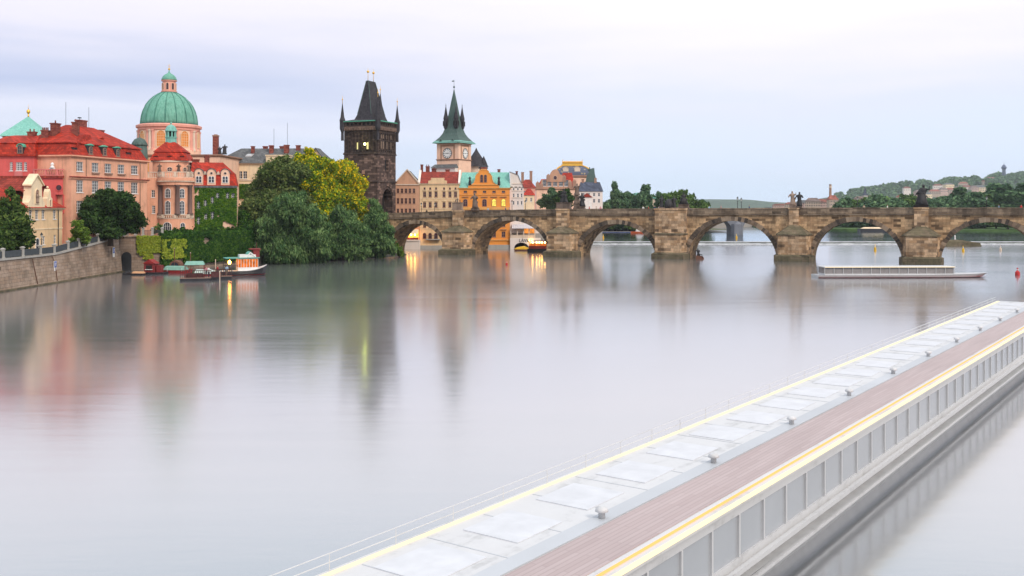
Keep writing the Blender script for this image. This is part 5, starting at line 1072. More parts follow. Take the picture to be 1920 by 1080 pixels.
# clock tower with flared spire
D1 = 300; s1 = D1/F; zc = 4.4; ck = thing('clock_tower', 'peach water tower with white clock faces and tall flared green copper spire', 'tower', (PX(860.5, D1), D1-2, zc), R(-27)); g1 = lambda y: PZ(y, D1) - zc
W = 7.6; mb = MB(); mb.box(-W, 0, 0, W, -1, g1(268)); tw = mb.build('wall', M['peach'], ck)
cornice(tw, -W, 0, 0, W, g1(300.5), .35, .25, M['grime']); cornice(tw, -W, 0, 0, W, g1(269.5), .3, .3, M['grime'])
rF = Matrix.Rotation(R(90), 4, 'Z'); lF = Matrix.Translation((-W, 0, 0)); sg_ = plaster('brown_sgraffito', (.42, .22, .14, 1), .45, .9, 1.2)
for Mx in (lF, rF):
    mb = MB(); mb.M = Mx; mb.box(1.3, W-1.3, -.06, .1, g1(298), g1(271)); mb.build('painted_panel', sg_, tw)
    mb = MB(); mb.M = Mx; c = W/2; zc_ = g1(287.5); mb.box(c-2.0, c+2.0, -.11, .1, zc_-2.0, zc_+2.0); mb.build('clock_surround', M['peach'], tw)
    mb = MB(); mb.M = Mx @ Matrix.Translation((c, -.12, zc_)) @ Matrix.Rotation(R(90), 4, 'X'); mb.lathe([(1.5, -.02), (1.5, .06)], 32); cfc = mb.build('clock_face', M['wht'], tw)
    mb = MB(); mb.M = Mx
    for k in range(12): a = R(30*k); mb.add([(c+math.sin(a)*q+math.cos(a)*w, -.2, zc_+math.cos(a)*q-math.sin(a)*w) for q, w in ((.95,-.07), (1.38,-.12), (1.38,.12), (.95,.07))], [(0,1,2,3)])
    mb.build('numeral_mark', M['iron'], cfc)
    mb = MB(); mb.M = Mx
    for a, ln, w in ((R(268), .75, .09), (R(88), 1.15, .06)): mb.add([(c+math.sin(a)*q+math.cos(a)*w_, -.22, zc_+math.cos(a)*q-math.sin(a)*w_) for q, w_ in ((-.3,-w), (ln,-w*.5), (ln,w*.5), (-.3,w))], [(0,1,2,3)])
    mb.build('clock_hand', M['iron'], cfc)
    mb = MB(); mb.M = Mx; mb.tube([(c+1.52*math.cos(2*math.pi*i/24), -.2, zc_+1.52*math.sin(2*math.pi*i/24)) for i in range(25)], .08, 5); mb.build('clock_rim', M['iron'], cfc)
mid = -W/2; sp = lambda q: [(mid-q, W/2-q), (mid+q, W/2-q), (mid+q, W/2+q), (mid-q, W/2+q)]
mb = MB(); mb.loft([[(x, y, g1(yy)) for x, y in sp(q)] for yy, q in ((268.3, 4.75), (266.8, 4.75), (263, 4.1), (256, 3.15), (249, 2.5), (240, 2.05), (228, 1.65), (210, 1.15), (190, .68), (172, .22), (166, .1))]); rf = mb.build('spire', M['dcopper'], ck)
mb = MB(); mb.loft([[(x, y, g1(yy)) for x, y in sp(q)] for yy, q in ((268.4, 4.85), (267.6, 4.87), (263.8, 4.25))], True, False); mb.build('spire_skirt', M['ltcopper'], rf)
for x, y in ((1.9, 1.9), (-1.9, 1.9), (1.9, -1.9), (-1.9, -1.9)):
    mb = MB(); cx, cy = mid+x*.95, W/2+y*.95; mb.lathe([(.2,g1(243)),(.72,g1(238)),(.72,g1(222.5)),(.85,g1(222)),(.5,g1(213)),(.06,g1(197))], 8, cx, cy); mb.tube([(cx,cy,g1(198)),(cx,cy,g1(193))], .05, 5); mb.sphere((cx,cy,g1(196)), .16, 6); mb.build('corner_turret', M['dslate'], rf)
    mb = MB()
    for k in range(4): a = R(45+90*k); mb.box(cx+.7*math.cos(a)-.18, cx+.7*math.cos(a)+.18, cy+.7*math.sin(a)-.18, cy+.7*math.sin(a)+.18, g1(235), g1(226))
    mb.build('turret_opening', M['near_black'], rf)  # near-black boxes drawn as the shade of open turret windows
mb = MB(); finial(mb, mid, W/2, g1(167), 3.3, .32, .3); mb.box(mid-.75, mid+.1, W/2-.03, W/2+.03, g1(150.5), g1(148.5)); mb.build('weather_vane', M['dcopper'], rf)
for a in (-2.1, 2.1): mb = MB(); mb.extr([(mid+a-.4, g1(264)), (mid+a+.4, g1(264)), (mid+a, g1(260.5))], W/2-4.6, W/2-3.2); mb.build('dormer', M['dcopper'], rf)
mb = MB(); mb.box(-W-.9, -.2, -1.6, 0, -1, g1(315)); mb.build('lower_wall', M['white'], ck); mb = MB(); mb.loft([[(-W-1.2,-2,g1(315)),(.0,-2,g1(315)),(.0,0,g1(315)),(-W-1.2,0,g1(315))], [(-W-.6,-.2,g1(308)),(-.6,-.2,g1(308)),(-.6,0,g1(308)),(-W-.6,0,g1(308))]]); mb.build('lower_roof', M['slate'], ck)
D1 = 314; cn = thing('conical_roofed_tower', 'squat tower with dark conical slate roof behind the orange house', 'tower', (PX(893, D1), D1, 4.4)); g1 = lambda y: PZ(y, D1) - 4.4
mb = MB(); mb.lathe([(3.0, -1), (3.0, g1(312))], 20); mb.build('wall', M['trim'], cn); mb = MB(); mb.lathe([(3.9,g1(312.5)),(3.5,g1(309)),(2.6,g1(302)),(1.5,g1(292)),(.5,g1(283)),(.05,g1(277))], 20); mb.lathe([(1.2,g1(312)),(1.0,g1(306)),(.05,g1(293))], 8, 2.4, -1.6); mb.build('roof', M['dslate'], cn)
bb = thing('brick_stair_turret', 'small red brick turret with flat cap just above the orange gable', 'turret', (PX(906, 300), 300, 4.4)); mb = MB(); mb.lathe([(1.1,0),(1.1,PZ(316,300)-4.4)], 10); mb.build('wall', M['chim'], bb); mb = MB(); mb.lathe([(1.5,PZ(316,300)-4.4),(1.3,PZ(313,300)-4.4),(.3,PZ(310,300)-4.4)], 10); mb.build('roof', M['dslate'], bb)

# smaller roofs between the white house and the theatre
def small_house(name, label, p0, p1, ybase, eave, ridge, D, wm, rm, wins=(), hip=.35, cat='house', zb2=4.4, dp=8, chim=()):
    x0 = PX(p0, D); sc = D/F; r_ = thing(name, label, cat, (x0, D, zb2)); f = lambda p: (p-p0)*sc; g = lambda y: PZ(y, D) - zb2
    ws = [(f(q[0])-q[1]*sc/2, g(q[3]), q[1]*sc, g(q[2])-g(q[3]), 2, 2) for q in wins]
    walls(r_, f(p1), dp, g(eave), wm, {'front': ws}, -1.5, None, None); W = f(p1); i = min(W, dp)*hip
    mb = MB(); mb.loft([[(-.3,-.3,g(eave)),(W+.3,-.3,g(eave)),(W+.3,dp+.3,g(eave)),(-.3,dp+.3,g(eave))], [(i,dp*.45,g(ridge)),(W-i,dp*.45,g(ridge)),(W-i,dp*.55,g(ridge)),(i,dp*.55,g(ridge))]]); o = mb.build('roof', rm, r_)
    for p, h_ in chim: chimney(o, f(p), dp*.45, g(ridge), .9, .7, h_, M['grime'], 0)
    return r_, f, g
small_house('chimneyed_house', 'house with dark roof and tall chimneys behind the white house', 974, 1004, 392, 352, 336, 325, M['rose'], M['dred'], [(983,4,358,364), (995,4,358,364)], chim=((980, 2.2), (996, 2.6)))
small_house('small_house', 'small cream house with bright red hipped roof left of the gabled townhouse', 982, 1002, 392, 366, 353, 305, M['creamlt'], M['red'], [(987,3.5,371,378), (996,3.5,371,378)])
D1 = 350; zc = 4.4; x0 = PX(1006, D1); f = lambda p: (p-1006)*D1/F; g = lambda y: PZ(y, D1) - zc
bg_ = thing('baroque_townhouse', 'brown peach townhouse with stepped baroque gable behind the green trees', 'house', (x0, D1, zc))
ws = [(f(p)-.7, g(349), 1.4, 2.2, 3, 2) for p in (1021, 1030, 1041, 1052, 1062)]; W = f(1080)
mb = MB(); mb.box(0, W, 0, 14, -1, g(354)); mb.build('wall', M['peach'], bg_)
cornice(bg_, 0, W, 0, 14, g(356), .5, .4, M['grime'])
gb_ = plaster('gable_brown', (.52, .29, .19, 1), .3); mb = MB(); wall(mb, Matrix.Translation((f(1014), .1, 0)), f(1070)-f(1014), g(354), g(341), [(q[0]-f(1014),)+q[1:4] for q in ws], .3); mb.box(f(1014), f(1070), .5, .9, g(354), g(341)); ga = mb.build('gable', gb_, bg_)
for q in ws: window(ga, Matrix.Translation((0,.1,0)), *q)
mb = MB(); mb.extr([(f(1027),g(341)),(f(1058),g(341)),(f(1058),g(336)),(f(1054),g(328)),(f(1050),g(327)),(f(1047),g(320)),(f(1041),g(317)),(f(1035),g(320)),(f(1031),g(327)),(f(1029),g(330))], -.1, .8); mb.build('gable_top', gb_, ga)
window(ga, Matrix.Translation((0,-.1,0)), f(1041)-.6, g(337), 1.2, 1.4, 1, 1, M['trim'], M['dglass'], 'round')
for p in (1008, 1015, 1028, 1058, 1069, 1077): y1 = {1008:340, 1015:343, 1028:326, 1058:328, 1069:338, 1077:336}[p]; y0 = {1008:354, 1015:354, 1028:341, 1058:341, 1069:354, 1077:354}[p]; mb = MB(); mb.frusta([(f(p)-.7,f(p)+.7,-.15,.9,g(y0)), (f(p)-.6,f(p)+.6,-.1,.8,g(y1+3)), (f(p)-.1,f(p)+.1,.2,.5,g(y1))]); mb.build('pinnacle', M['grime'], ga)
mb = MB(); mb.loft([[(0,.8,g(354)),(W,.8,g(354)),(W,14,g(354)),(0,14,g(354))], [(f(1016),6,g(335)),(f(1066),6,g(335)),(f(1066),8,g(335)),(f(1016),8,g(335))]]); mb.loft([[(f(1050),2,g(350)),(f(1079),2,g(350)),(f(1079),12,g(350)),(f(1050),12,g(350))], [(f(1057),5,g(323)),(f(1074),5,g(323)),(f(1074),8,g(323)),(f(1057),8,g(323))]]); mb.build('roof', M['red'], bg_)
D1 = 430; zc = 4.4; x0 = PX(1075, D1); f = lambda p: (p-1075)*D1/F; g = lambda y: PZ(y, D1) - zc
nt_ = thing('theatre', 'grand theatre with domed blue roof crowned by a golden balustrade', 'theatre', (x0, D1, zc))
mb = MB(); mb.box(f(1045), f(1107), 0, 26, -1, g(330)); mb.build('wall', M['peach'], nt_); cornice(nt_, f(1045), f(1107), 0, 26, g(333), 1.0, .5, M['grime'])
b = NB('gold_flecked_slate'); o_ = b.obj(); vo = b.node('ShaderNodeTexVoronoi'); vo.inputs['Scale'].default_value = .75; b.set(vo.inputs[0], o_)
cc = b.mix(b.ramp(vo.outputs['Distance'], (.18, G(.8)), (.30, G(0))), (.085, .10, .15, 1), (.55, .42, .2, 1)); fl = b.done(b.princ(cc, .6))
mb = MB(); prof = [(0, 1), (.3, .985), (.56, .92), (.76, .81), (.9, .69), (1.0, .54)]
mb.frusta([(f(1075)-f(1110)*k, f(1075)+f(1110)*k, 13-12*k, 13+12*k, g(330)+(g(310)-g(330))*t_) for t_, k in prof]); rf = mb.build('roof', fl, nt_)
mb = MB(); 
for sx_ in (-1, 1): mb.tube([(f(1110)*k*sx_, 13-12*k, g(330)+(g(310)-g(330))*t_) for t_, k in prof], .4, 6)
mb.frusta([(f(1056), f(1094), 6, 20, g(310)), (f(1056), f(1094), 6, 20, g(305.5)), (f(1057), f(1093), 6.5, 19.5, g(305))])
for i in range(20): x = f(1056.5) + i*(f(1093.5)-f(1056.5))/19; mb.lathe([(.25,0),(.3,.5),(.1,1.0)], 6, x, 6.3, g(305))
for p in (1056.5, 1093.5): mb.tube([(f(p),6.3,g(310)),(f(p),6.3,g(297))], [.3,.06], 5)
mb.build('crown', M['gold'], rf)
for p in (1061, 1083): dormer(rf, Matrix.Translation((f(p), 1.6, g(322))), 2.4, 2.2, 4, M['trim'], M['trim'], None, True)
qd = MB(); qd.loft([[(-2,-1,0),(2.6,-1,0),(2.6,1,0),(-2,1,0)], [(-1.4,-.8,3),(1.8,-.8,3.4),(1.8,.8,3.4),(-1.4,.8,3)], [(.4,-.4,5.6),(1.6,-.4,5.9),(1.6,.4,5.9),(.4,.4,5.6)]]); figure(qd, -.3, 0, 2.6, 3.6, 5, .6); qd.box(-2.4, 3, -1.4, 1.4, -11, 0)
tag(qd.build('rooftop_sculpture', M['dcopper'], None, False, (PX(1107, 420), 420, PZ(341, 420))), 'green bronze horse sculpture on a pylon at the right side of the theatre roof', 'sculpture')
small_house('mansard_corner_house', 'white pink corner house with dark blue mansard roof at the right end of the row', 1086, 1130, 392, 359, 341, 385, M['white'], M['bluerf'], [(1094,4,362,368), (1104,4,362,368), (1114,4,362,368), (1123,4,362,368), (1114,4,373,380), (1123,4,373,380)], .1, chim=((1094, 1.0), (1118, 1.4)))
D1 = 360; aq = thing('white_pavilion', 'small white pavilion with pointed gable in front of the mansard corner house', 'pavilion', (PX(1101, D1), D1, 4.4)); g = lambda y: PZ(y, D1) - 4.4
mb = MB(); mb.box(-1.7, 1.7, 0, 4, -1, g(370)); mb.build('wall', M['wht'], aq); gable_roof(aq, -1.7, 1.7, 0, 4, g(370), g(362), M['dred'], 'y', .3); mb = MB(); mb.extr([(-1.7,g(370)),(1.7,g(370)),(0,g(363.5))], -.15, .3); mb.build('gable', M['wht'], aq)

# ================================================================ FAR BRIDGE, ISLANDS, HILLS
fb = thing('far_bridge', 'blue grey distant bridge with stone pier seen through the middle arch', 'bridge', (60, 405, 0)); fst = plaster('far_bridge_stone', (.20, .21, .24, 1))
mb = MB(); Zt = 10.4; pcs = [31.6]
ar2 = [(4.8, 29.2), (34.0, 54)]
xs = [0]
for a, b_ in ar2:
    n = 18; pts = [((a+b_)/2 - (b_-a)/2*math.cos(math.pi*i/n), 3.2 + 5.4*math.sin(math.pi*i/n)) for i in range(n+1)]
    mb.quad((xs[-1],0,-1), (a,0,-1), (a,0,Zt), (xs[-1],0,Zt))
    mb.quad((a,0,-1),(a,9,-1),(a,9,3.2),(a,0,3.2)); mb.quad((b_,0,-1),(b_,9,-1),(b_,9,3.2),(b_,0,3.2))
    for q, r2 in zip(pts, pts[1:]): mb.quad((q[0],0,q[1]), (r2[0],0,r2[1]), (r2[0],0,Zt), (q[0],0,Zt)); mb.quad((q[0],0,q[1]), (r2[0],0,r2[1]), (r2[0],9,r2[1]), (q[0],9,q[1]))
    xs.append(b_)
mb.quad((54,0,-1), (60,0,-1), (60,0,Zt), (54,0,Zt)); mb.quad((0,0,Zt), (60,0,Zt), (60,9,Zt), (0,9,Zt)); mb.quad((0,9,8.6),(60,9,8.6),(60,9,Zt),(0,9,Zt)); sp_ = mb.build('span', fst, fb)
for x in pcs: mb = MB(); mb.prism([(x-2.4,0),(x-1.6,-2.2),(x+1.6,-2.2),(x+2.4,0)], -1, 5.0); mb.lathe([(1.6,5.0),(.1,6.4)], 8, x, -.4); mb.build('pier', fst, fb)
mb = MB(); mb.box(0, 60, -.25, .2, Zt, Zt+.9); mb.build('parapet', fst, fb)

HILLM = flat('hill_woodland', (.05, .085, .05, 1), .95, 0, .5, .03)
def ridge_terrain(name, pts, D, dep, mat, base=2.0, rough_=2.0, seed=0):
    """a hill whose crest follows the given skyline at distance D, sloping down towards us and away"""
    mb = MB(); px_ = np.linspace(pts[0][0], pts[-1][0], 90); yy = np.interp(px_, [p[0] for p in pts], [p[1] for p in pts]); rows = []
    for fr, hgt in ((-1.0, 0), (-.8, .12), (-.6, .36), (-.4, .64), (-.2, .87), (0, 1), (.5, .7), (1.2, 0)):
        rows.append([(PX(p, D), D + fr*dep, base + max(0, PZ(y, D)-base)*hgt + (noise.noise(Vector((p*.05, fr*3, seed)))*rough_ if abs(fr) < 1 else 0)) for p, y in zip(px_, yy)])
    n = len(px_); mb.add([v for r_ in rows for v in r_], [(k*n+i, k*n+i+1, (k+1)*n+i+1, (k+1)*n+i) for k in range(len(rows)-1) for i in range(n-1)])
    return struct(mb.build(name, mat, None, True))
HP = [(1540, 384), (1575, 369), (1620, 360), (1680, 352), (1720, 347), (1760, 343), (1800, 340), (1850, 336), (1900, 333), (1960, 330), (2100, 326), (2350, 340), (2500, 372)]
ridge_terrain('wooded_hill', HP, 3400, 960, HILLM, 2, 4)
ridge_terrain('distant_hill', [(700, 386), (1000, 381), (1200, 377), (1320, 373.5), (1400, 374), (1450, 379), (1550, 383), (1700, 384), (2000, 380), (2400, 386)], 5200, 500, HILLM, 2, 1)
# ================================================================ TREES
T = tree
T('dark_leafy_tree', 'tall dark green tree leftmost in the riverside grove, before the grey roofed building', 226, 520, 4.5, [(520,330,36),(492,358,38),(540,362,42),(474,395,30),(488,428,34),(556,325,26),(505,395,42),(468,430,24),(530,410,44),(470,455,24),(535,305,18),(515,440,34)], L['dark'], .42, 2.2, 11)
T('yellowing_tree', 'broad tree with yellow green crown, tallest in the riverside grove', 231, 590, 4.5, [(577,305,27),(600,335,36),(572,340,36),(562,298,16),(598,375,40),(560,375,30),(612,310,18),(590,410,36),(580,285,10)], L['yellow'], .42, 2.2, 12)
T('golden_tree', 'golden topped tree standing right beside the gothic tower in the grove', 236, 648, 4.5, [(640,325,30),(658,345,28),(628,350,32),(666,385,26),(640,392,38),(676,400,15),(648,312,16),(618,320,16),(672,360,14),(652,425,34),(625,420,30),(672,425,18)], L['gold'], .42, 2.2, 13)
T('willow_tree', 'large grey green willow hanging over the water in front of the dark tree', 213, 550, .9, [(548,392,34),(580,408,32),(515,425,34),(552,432,38),(590,445,30),(500,462,24),(540,470,34),(578,475,32),(605,470,20),(520,400,22),(495,445,20),(562,372,16),(515,480,20),(555,486,24),(602,425,18)], L['willow'], .42, 2.6, 14, 1, 'willows on the river bank', zmin=-.7)
T('willow_tree', 'rounded willow between its two neighbours, standing in front of the golden tree', 222, 645, .9, [(638,412,24),(655,432,32),(625,440,30),(670,455,22),(640,462,30),(618,472,24),(658,476,24),(608,455,18),(635,395,14),(680,470,14)], L['willow'], .42, 2.6, 15, 1, 'willows on the river bank', zmin=-.7)
T('willow_tree', 'narrow willow nearest the bridge, growing below the gothic tower', 233, 706, .9, [(703,395,17),(706,412,24),(716,436,24),(698,445,22),(724,456,20),(705,466,24),(732,468,13),(692,420,14),(700,378,10),(738,472,8)], L['willow'], .42, 2.6, 16, 1, 'willows on the river bank', zmin=-.7)
T('riverside_shrub', 'small green shrub at the water edge just left of the first pier', 236, 748, .2, [(748,470,9),(742,462,8),(752,478,8)], L['young'], .35, 2.2, 17, 0, None, 'shrub', zmin=-.1, trunk_r=.1)
T('conical_tree', 'dense conical green tree on the promenade at the left edge', 150, 24, 4.3, [(22,362,11),(20,382,18),(28,402,22),(24,425,28),(38,432,22),(18,448,28),(40,452,20),(30,458,22),(12,405,18)], L['conif'], .34, 2.4, 18, 0, None, flat_=1.1, zmin=.2)
T('conical_tree', 'smaller brighter conical tree cut by the left edge of the picture', 146, -2, 4.3, [(-2,400,14),(4,420,18),(0,440,24),(8,452,18),(-12,455,22)], L['conif'], .34, 2.4, 19, 0, None, flat_=1.1, zmin=.2)
T('round_tree', 'broad dark green tree with drooping boughs before the salmon building', 178, 207, 5.8, [(205,378,28),(180,385,26),(236,386,28),(214,404,34),(248,402,20),(166,388,15),(186,416,28),(238,420,26),(206,362,14),(158,384,10),(228,368,16),(260,408,12),(210,430,26),(172,404,18),(190,364,12),(255,388,12)], L['round'], .36, 2.5, 20, 0, None, zmin=.6)
T('young_tree', 'small light green tree standing left of the broad dark green tree', 168, 150, 5.0, [(148,420,12),(143,436,15),(158,436,15),(150,448,16),(138,450,10),(164,448,11)], L['young'], .3, 2.3, 21, 0, None, zmin=.2, trunk_r=.16)
T('garden_shrub', 'grey brown feathery shrub beside the foot of the salmon pavilion', 196, 296, 6.2, [(290,432,9),(300,426,9),(303,435,9)], L['far2'], .3, 1.3, 22, 0, None, 'shrub', trunk_r=.08)
T('garden_shrub', 'fresh green shrub under the bowed colonnade', 197, 312, 6.2, [(306,438,8),(316,440,8),(326,437,7)], L['young'], .3, 2.2, 23, 0, None, 'shrub', trunk_r=.08)
T('garden_shrub', 'dark rounded shrub right of the colonnade beside the ivy house', 199, 340, 6.2, [(334,437,9),(346,439,10),(358,440,9)], L['round'], .3, 2.2, 24, 0, None, 'shrub', trunk_r=.08)
T('dark_undergrowth_tree', 'low dark leafy tree filling the gap above the ivy wall', 214, 446, 5.0, [(430,420,16),(450,412,18),(440,435,20),(462,430,20),(415,436,14)], L['ivydk'], .38, 2.4, 25, 0, None, trunk_r=.2)
# trees in front of the theatre quarter
T('town_tree', 'bright green pointed tree in front of the baroque gabled townhouse', 335, 1034, 4.4, [(1034,358,9),(1028,370,13),(1042,370,13),(1018,380,12),(1036,384,14)], L['far'], .5, 2.4, 26, 0, None, trunk_r=.25)
T('town_tree', 'darker round tree right behind the dark statue group of the second pier', 330, 1058, 4.4, [(1058,362,12),(1050,374,13),(1066,374,13),(1058,385,14)], L['round'], .5, 2.4, 27, 0, None, trunk_r=.25)

# distant trees: five crowns, copied with their trunks, each tree its own object
def proto_tree(seed, mat, n=7, tall=1.0):
    rg = random.Random(seed); bl = [(rg.uniform(-2.6, 2.6), rg.uniform(-2.2, 2.2), rg.uniform(2.2, 8.6*tall), rg.uniform(1.9, 3.0), rg.uniform(1.9, 3.0), rg.uniform(1.7, 2.6)) for _ in range(n)] + [(0, 0, 4.5, 3.2, 3.0, 3.2), (0, 0, 9.3*tall, 1.9, 1.9, 2.0)]
    me = crown_mesh('crown', mat, bl, .8, 1.9, seed); t = MB(); t.tube([(0,0,-1),(0,0,4),(.2,0,8*tall)], [.4,.3,.1], 6); to_ = t.build('trunk', M['bark']); tm = to_.data; bpy.data.objects.remove(to_); return me, tm
PR = [proto_tree(31, L['far']), proto_tree(32, L['far2']), proto_tree(33, L['far'], 9), proto_tree(34, L['far'], 6, 1.2), proto_tree(35, L['far2'], 8, .9)]
def far_trees(name, rows, grp, lab, zb):
    rg = random.Random(len(lab))
    for k, (px, ytop, wpx, D) in enumerate(sorted(rows)):
        i = rg.randrange(5); me, tm = PR[i]; hgt = PZ(ytop, D) - zb; wd_ = wpx*D/F*1.75
        r_ = thing(name, lab % ORD[k], 'tree', (PX(px, D), D, zb), rg.uniform(0, 6), grp); r_.scale = (wd_/9.0, wd_/9.0, hgt/11.2)
        link('crown', me, r_); link('trunk', tm, r_)
rA = [(1141,372,24,455),(1153,354,18,460),(1166,372,26,452),(1180,360,30,458),(1196,366,28,470),(1210,359,26,455),(1224,362,26,480),(1238,360,24,462),(1252,358,22,475),(1268,351,32,456),(1282,353,26,470),(1298,374,22,490),(1312,372,26,460),(1322,376,18,500)]
far_trees('island_tree', rA, 'trees on the far left island', 'green island tree between theatre quarter and blue hill, %s from the left', 1.6)
rB = [(1585,370,30,500),(1605,372,30,520),(1625,366,32,510),(1646,361,40,495),(1660,364,36,515),(1680,368,34,500),(1700,362,34,520),(1716,366,30,505),(1745,372,34,500),(1764,366,34,520),(1782,368,36,500),(1800,362,38,515),(1815,358,36,525)]
far_trees('riverside_tree', rB, 'trees on the right river island', 'rounded tree above the fifth arch, %s from the left in the riverside row', 1.7)
rC = [(1832,370,36,490),(1848,360,44,520),(1866,356,46,530),(1884,357,46,515),(1902,353,50,525),(1926,354,54,515),(1958,352,54,520),(1990,356,54,515)]
far_trees('riverside_tree', rC, 'trees on the right river island', 'big tree below the hill tower, %s from the left in the tall clump', 1.7)
rD = [(1120,404,20,452),(1138,402,26,450),(1160,401,26,453),(1182,402,26,451),(1204,401,26,454),(1224,402,24,452)]
far_trees('waterside_tree', rD, 'waterside trees seen under the third arch', 'dark waterside tree seen under the third arch from the left, %s from the left', 1.0)
rE = [(1566,404,26,508),(1590,402,28,500),(1612,402,28,498),(1634,403,28,500),(1658,403,30,490),(1682,404,28,480)]
far_trees('waterside_tree', rE, 'waterside trees seen under the fifth arch', 'dark waterside tree seen under the fifth arch, %s from the left', 1.0)
rF = [(1782,402,28,470),(1802,402,28,475),(1824,401,28,470),(1846,402,28,480),(1868,402,26,475),(1890,404,30,460),(1912,402,34,465)]
far_trees('waterside_tree', rF, 'waterside trees seen under the rightmost arch', 'dark tree on the lawn under the rightmost arch, %s from the left', 1.7)
# woodland on the hill: nobody could count it
rg = np.random.default_rng(9); bl = []
for p in np.linspace(1560, 2300, 210):
    for fr in rg.uniform(-.75, .05, 3):
        y = float(np.interp(p, [a for a, _ in HP], [b_ for _, b_ in HP])); hgt = float(np.interp(fr, [-1,-.8,-.6,-.4,-.2,0,.5], [0,.12,.36,.64,.87,1,.7])); D = 3400+fr*960; r_ = rg.uniform(8, 18)
        bl.append((PX(p, 3400) + rg.uniform(-8, 8), D, 2 + max(0, PZ(y, 3400)-2)*hgt + r_*.3, r_*1.2, r_, r_*.75))
o = link('hill_trees', crown_mesh('hill_trees', L['far'], bl, 8.4, 1.5, 5)); o['kind'] = 'stuff'; o['label'] = 'woodland covering the distant hill'
# houses on the hill and the city below it, each its own small building
def tiny_house(name, lab, px, ytop, wpx, hpx, D, wm, rm, grp, z0=None):
    sc = D/F; w = wpx*sc; zt = PZ(ytop, D); h_ = hpx*sc; zb_ = zt-h_; r_ = thing(name, lab, 'house', (PX(px, D), D, zb_), random.Random(int(px)).uniform(-.3, .3), grp)
    d = max(5, w*.6); eh = h_*.62
    mb = MB(); mb.box(-w/2, w/2, -d/2, d/2, -12, eh); n = max(2, int(wpx/3)); mb.build('wall', wm, r_)
    wh_ = eh*.25; wq = MB(); wq.box(-w/n*.2, w/n*.2, -.06, .02, 0, wh_); wo = wq.build('window', M['glass'], r_); wo.location = (-w/2+.5*w/n, -d/2, eh*.2)
    for i in range(n):
        for k in range(2 if hpx > 9 else 1):
            if i or k: link('window', wo.data, r_, (-w/2 + (i+.5)*w/n, -d/2, eh*(.2+.42*k)))
    mb = MB(); mb.loft([[(-w/2-.5,-d/2-.5,eh),(w/2+.5,-d/2-.5,eh),(w/2+.5,d/2+.5,eh),(-w/2-.5,d/2+.5,eh)], [(-w*.28,-.2,h_),(w*.28,-.2,h_),(w*.28,.2,h_),(-w*.28,.2,h_)]]); mb.build('roof', rm, r_)
hw_ = [M['white'], plaster('far_pink_wall', (.55, .38, .33, 1)), M['creamlt'], plaster('far_tan_wall', (.50, .38, .30, 1))]; hr = [rooftile('far_brown_roof', (.26, .10, .075, 1), 1.2), rooftile('far_red_roof', (.36, .12, .085, 1), 1.2), M['slate'], MATS.get('x') or rooftile('far_grey_roof', (.22, .16, .14, 1), 1.2)]
hs = [(1738,361,16,9),(1752,355,20,10),(1768,352,16,9),(1781,352,15,10),(1797,350,20,11),(1812,347,18,10),(1826,348,15,10),(1838,347,18,12),(1758,345,16,8),(1778,343,18,8),(1806,341,16,8),(1788,360,14,10),(1800,363,13,11),(1848,337,14,8),(1858,332,20,8),(1870,350,16,10),(1878,344,14,8),(1722,356,15,9),(1700,350,13,8)]
for k, (px, y, w, h_) in enumerate(sorted(hs)):
    tiny_house('hillside_house', f'pale house on the distant wooded hill, {ORD[k]} from the left', px, y, w, h_, 3120-20*(y-340), hw_[k % 4], hr[(k*3) % 4], 'houses on the distant hill')
cs = [(1462,382,26,7,950),(1484,379,24,10,930),(1505,375,26,14,900),(1524,371,28,18,880),(1543,373,22,16,900),(1561,366,18,22,860),(1578,376,18,12,900),(1612,368,20,12,1000),(1636,366,22,12,1000),(1690,366,18,8,1000)]
for k, (px, y, w, h_, D) in enumerate(sorted(cs)):
    tiny_house('distant_townhouse', f'hazy city house on the skyline beyond the bridge, {ORD[k]} from the left', px, y, w, h_, D, hw_[(k*2+1) % 4], hr[k % 4], 'hazy city houses beyond the river')
D = 870; fc_ = thing('factory_chimney', 'tall thin brown factory chimney standing on the skyline beyond the pale statue', 'chimney', (PX(1557, D), D, 6)); mb = MB(); mb.lathe([(1.5,-2),(1.0,PZ(347,D)-6),(1.2,PZ(345.5,D)-6)], 10); mb.build('shaft', M['grime'], fc_); mb = MB(); mb.lathe([(1.3,PZ(352,D)-6),(1.3,PZ(349,D)-6)], 10); mb.build('band', M['trim'], fc_)
D = 1000; cs_ = thing('church_spire', 'slender grey church spire rising over the trees above the fifth arch', 'church', (PX(1622, D), D, 4)); g = lambda y: PZ(y, D)-4
mb = MB(); mb.box(-2, 2, -2, 2, -1, g(366)); mb.build('tower_wall', M['greyst'], cs_); mb = MB(); mb.frusta([(-2.3,2.3,-2.3,2.3,g(366)),(-1.2,1.2,-1.2,1.2,g(362)),(-.1,.1,-.1,.1,g(349))]); mb.build('spire', M['bluerf'], cs_)
D = 3280; ot = thing('observation_tower', 'tall blue grey lookout tower on top of the wooded hill', 'tower', (PX(1882.5, D), D, PZ(340, D))); g = lambda y: PZ(y, D)-PZ(340, D)
mb = MB()
for k in range(8):
    a, b_ = 2*math.pi*k/8, 2*math.pi*(k+1)/8
    for j in range(6):
        z0, z1 = g(342)+(g(316)-g(342))*j/6, g(342)+(g(316)-g(342))*(j+1)/6; r0, r1 = 6.8-.24*j, 6.8-.24*(j+1)
        mb.tube([(r0*math.cos(a),r0*math.sin(a),z0),(r1*math.cos(b_),r1*math.sin(b_),z1)], .56, 4); mb.tube([(r0*math.cos(b_),r0*math.sin(b_),z0),(r1*math.cos(a),r1*math.sin(a),z1)], .56, 4)
mb.lathe([(3.4,g(342)),(3.4,g(316))], 8); mb.build('lattice_shaft', flat('blue_steel', (.13, .16, .26, 1), .6), ot)
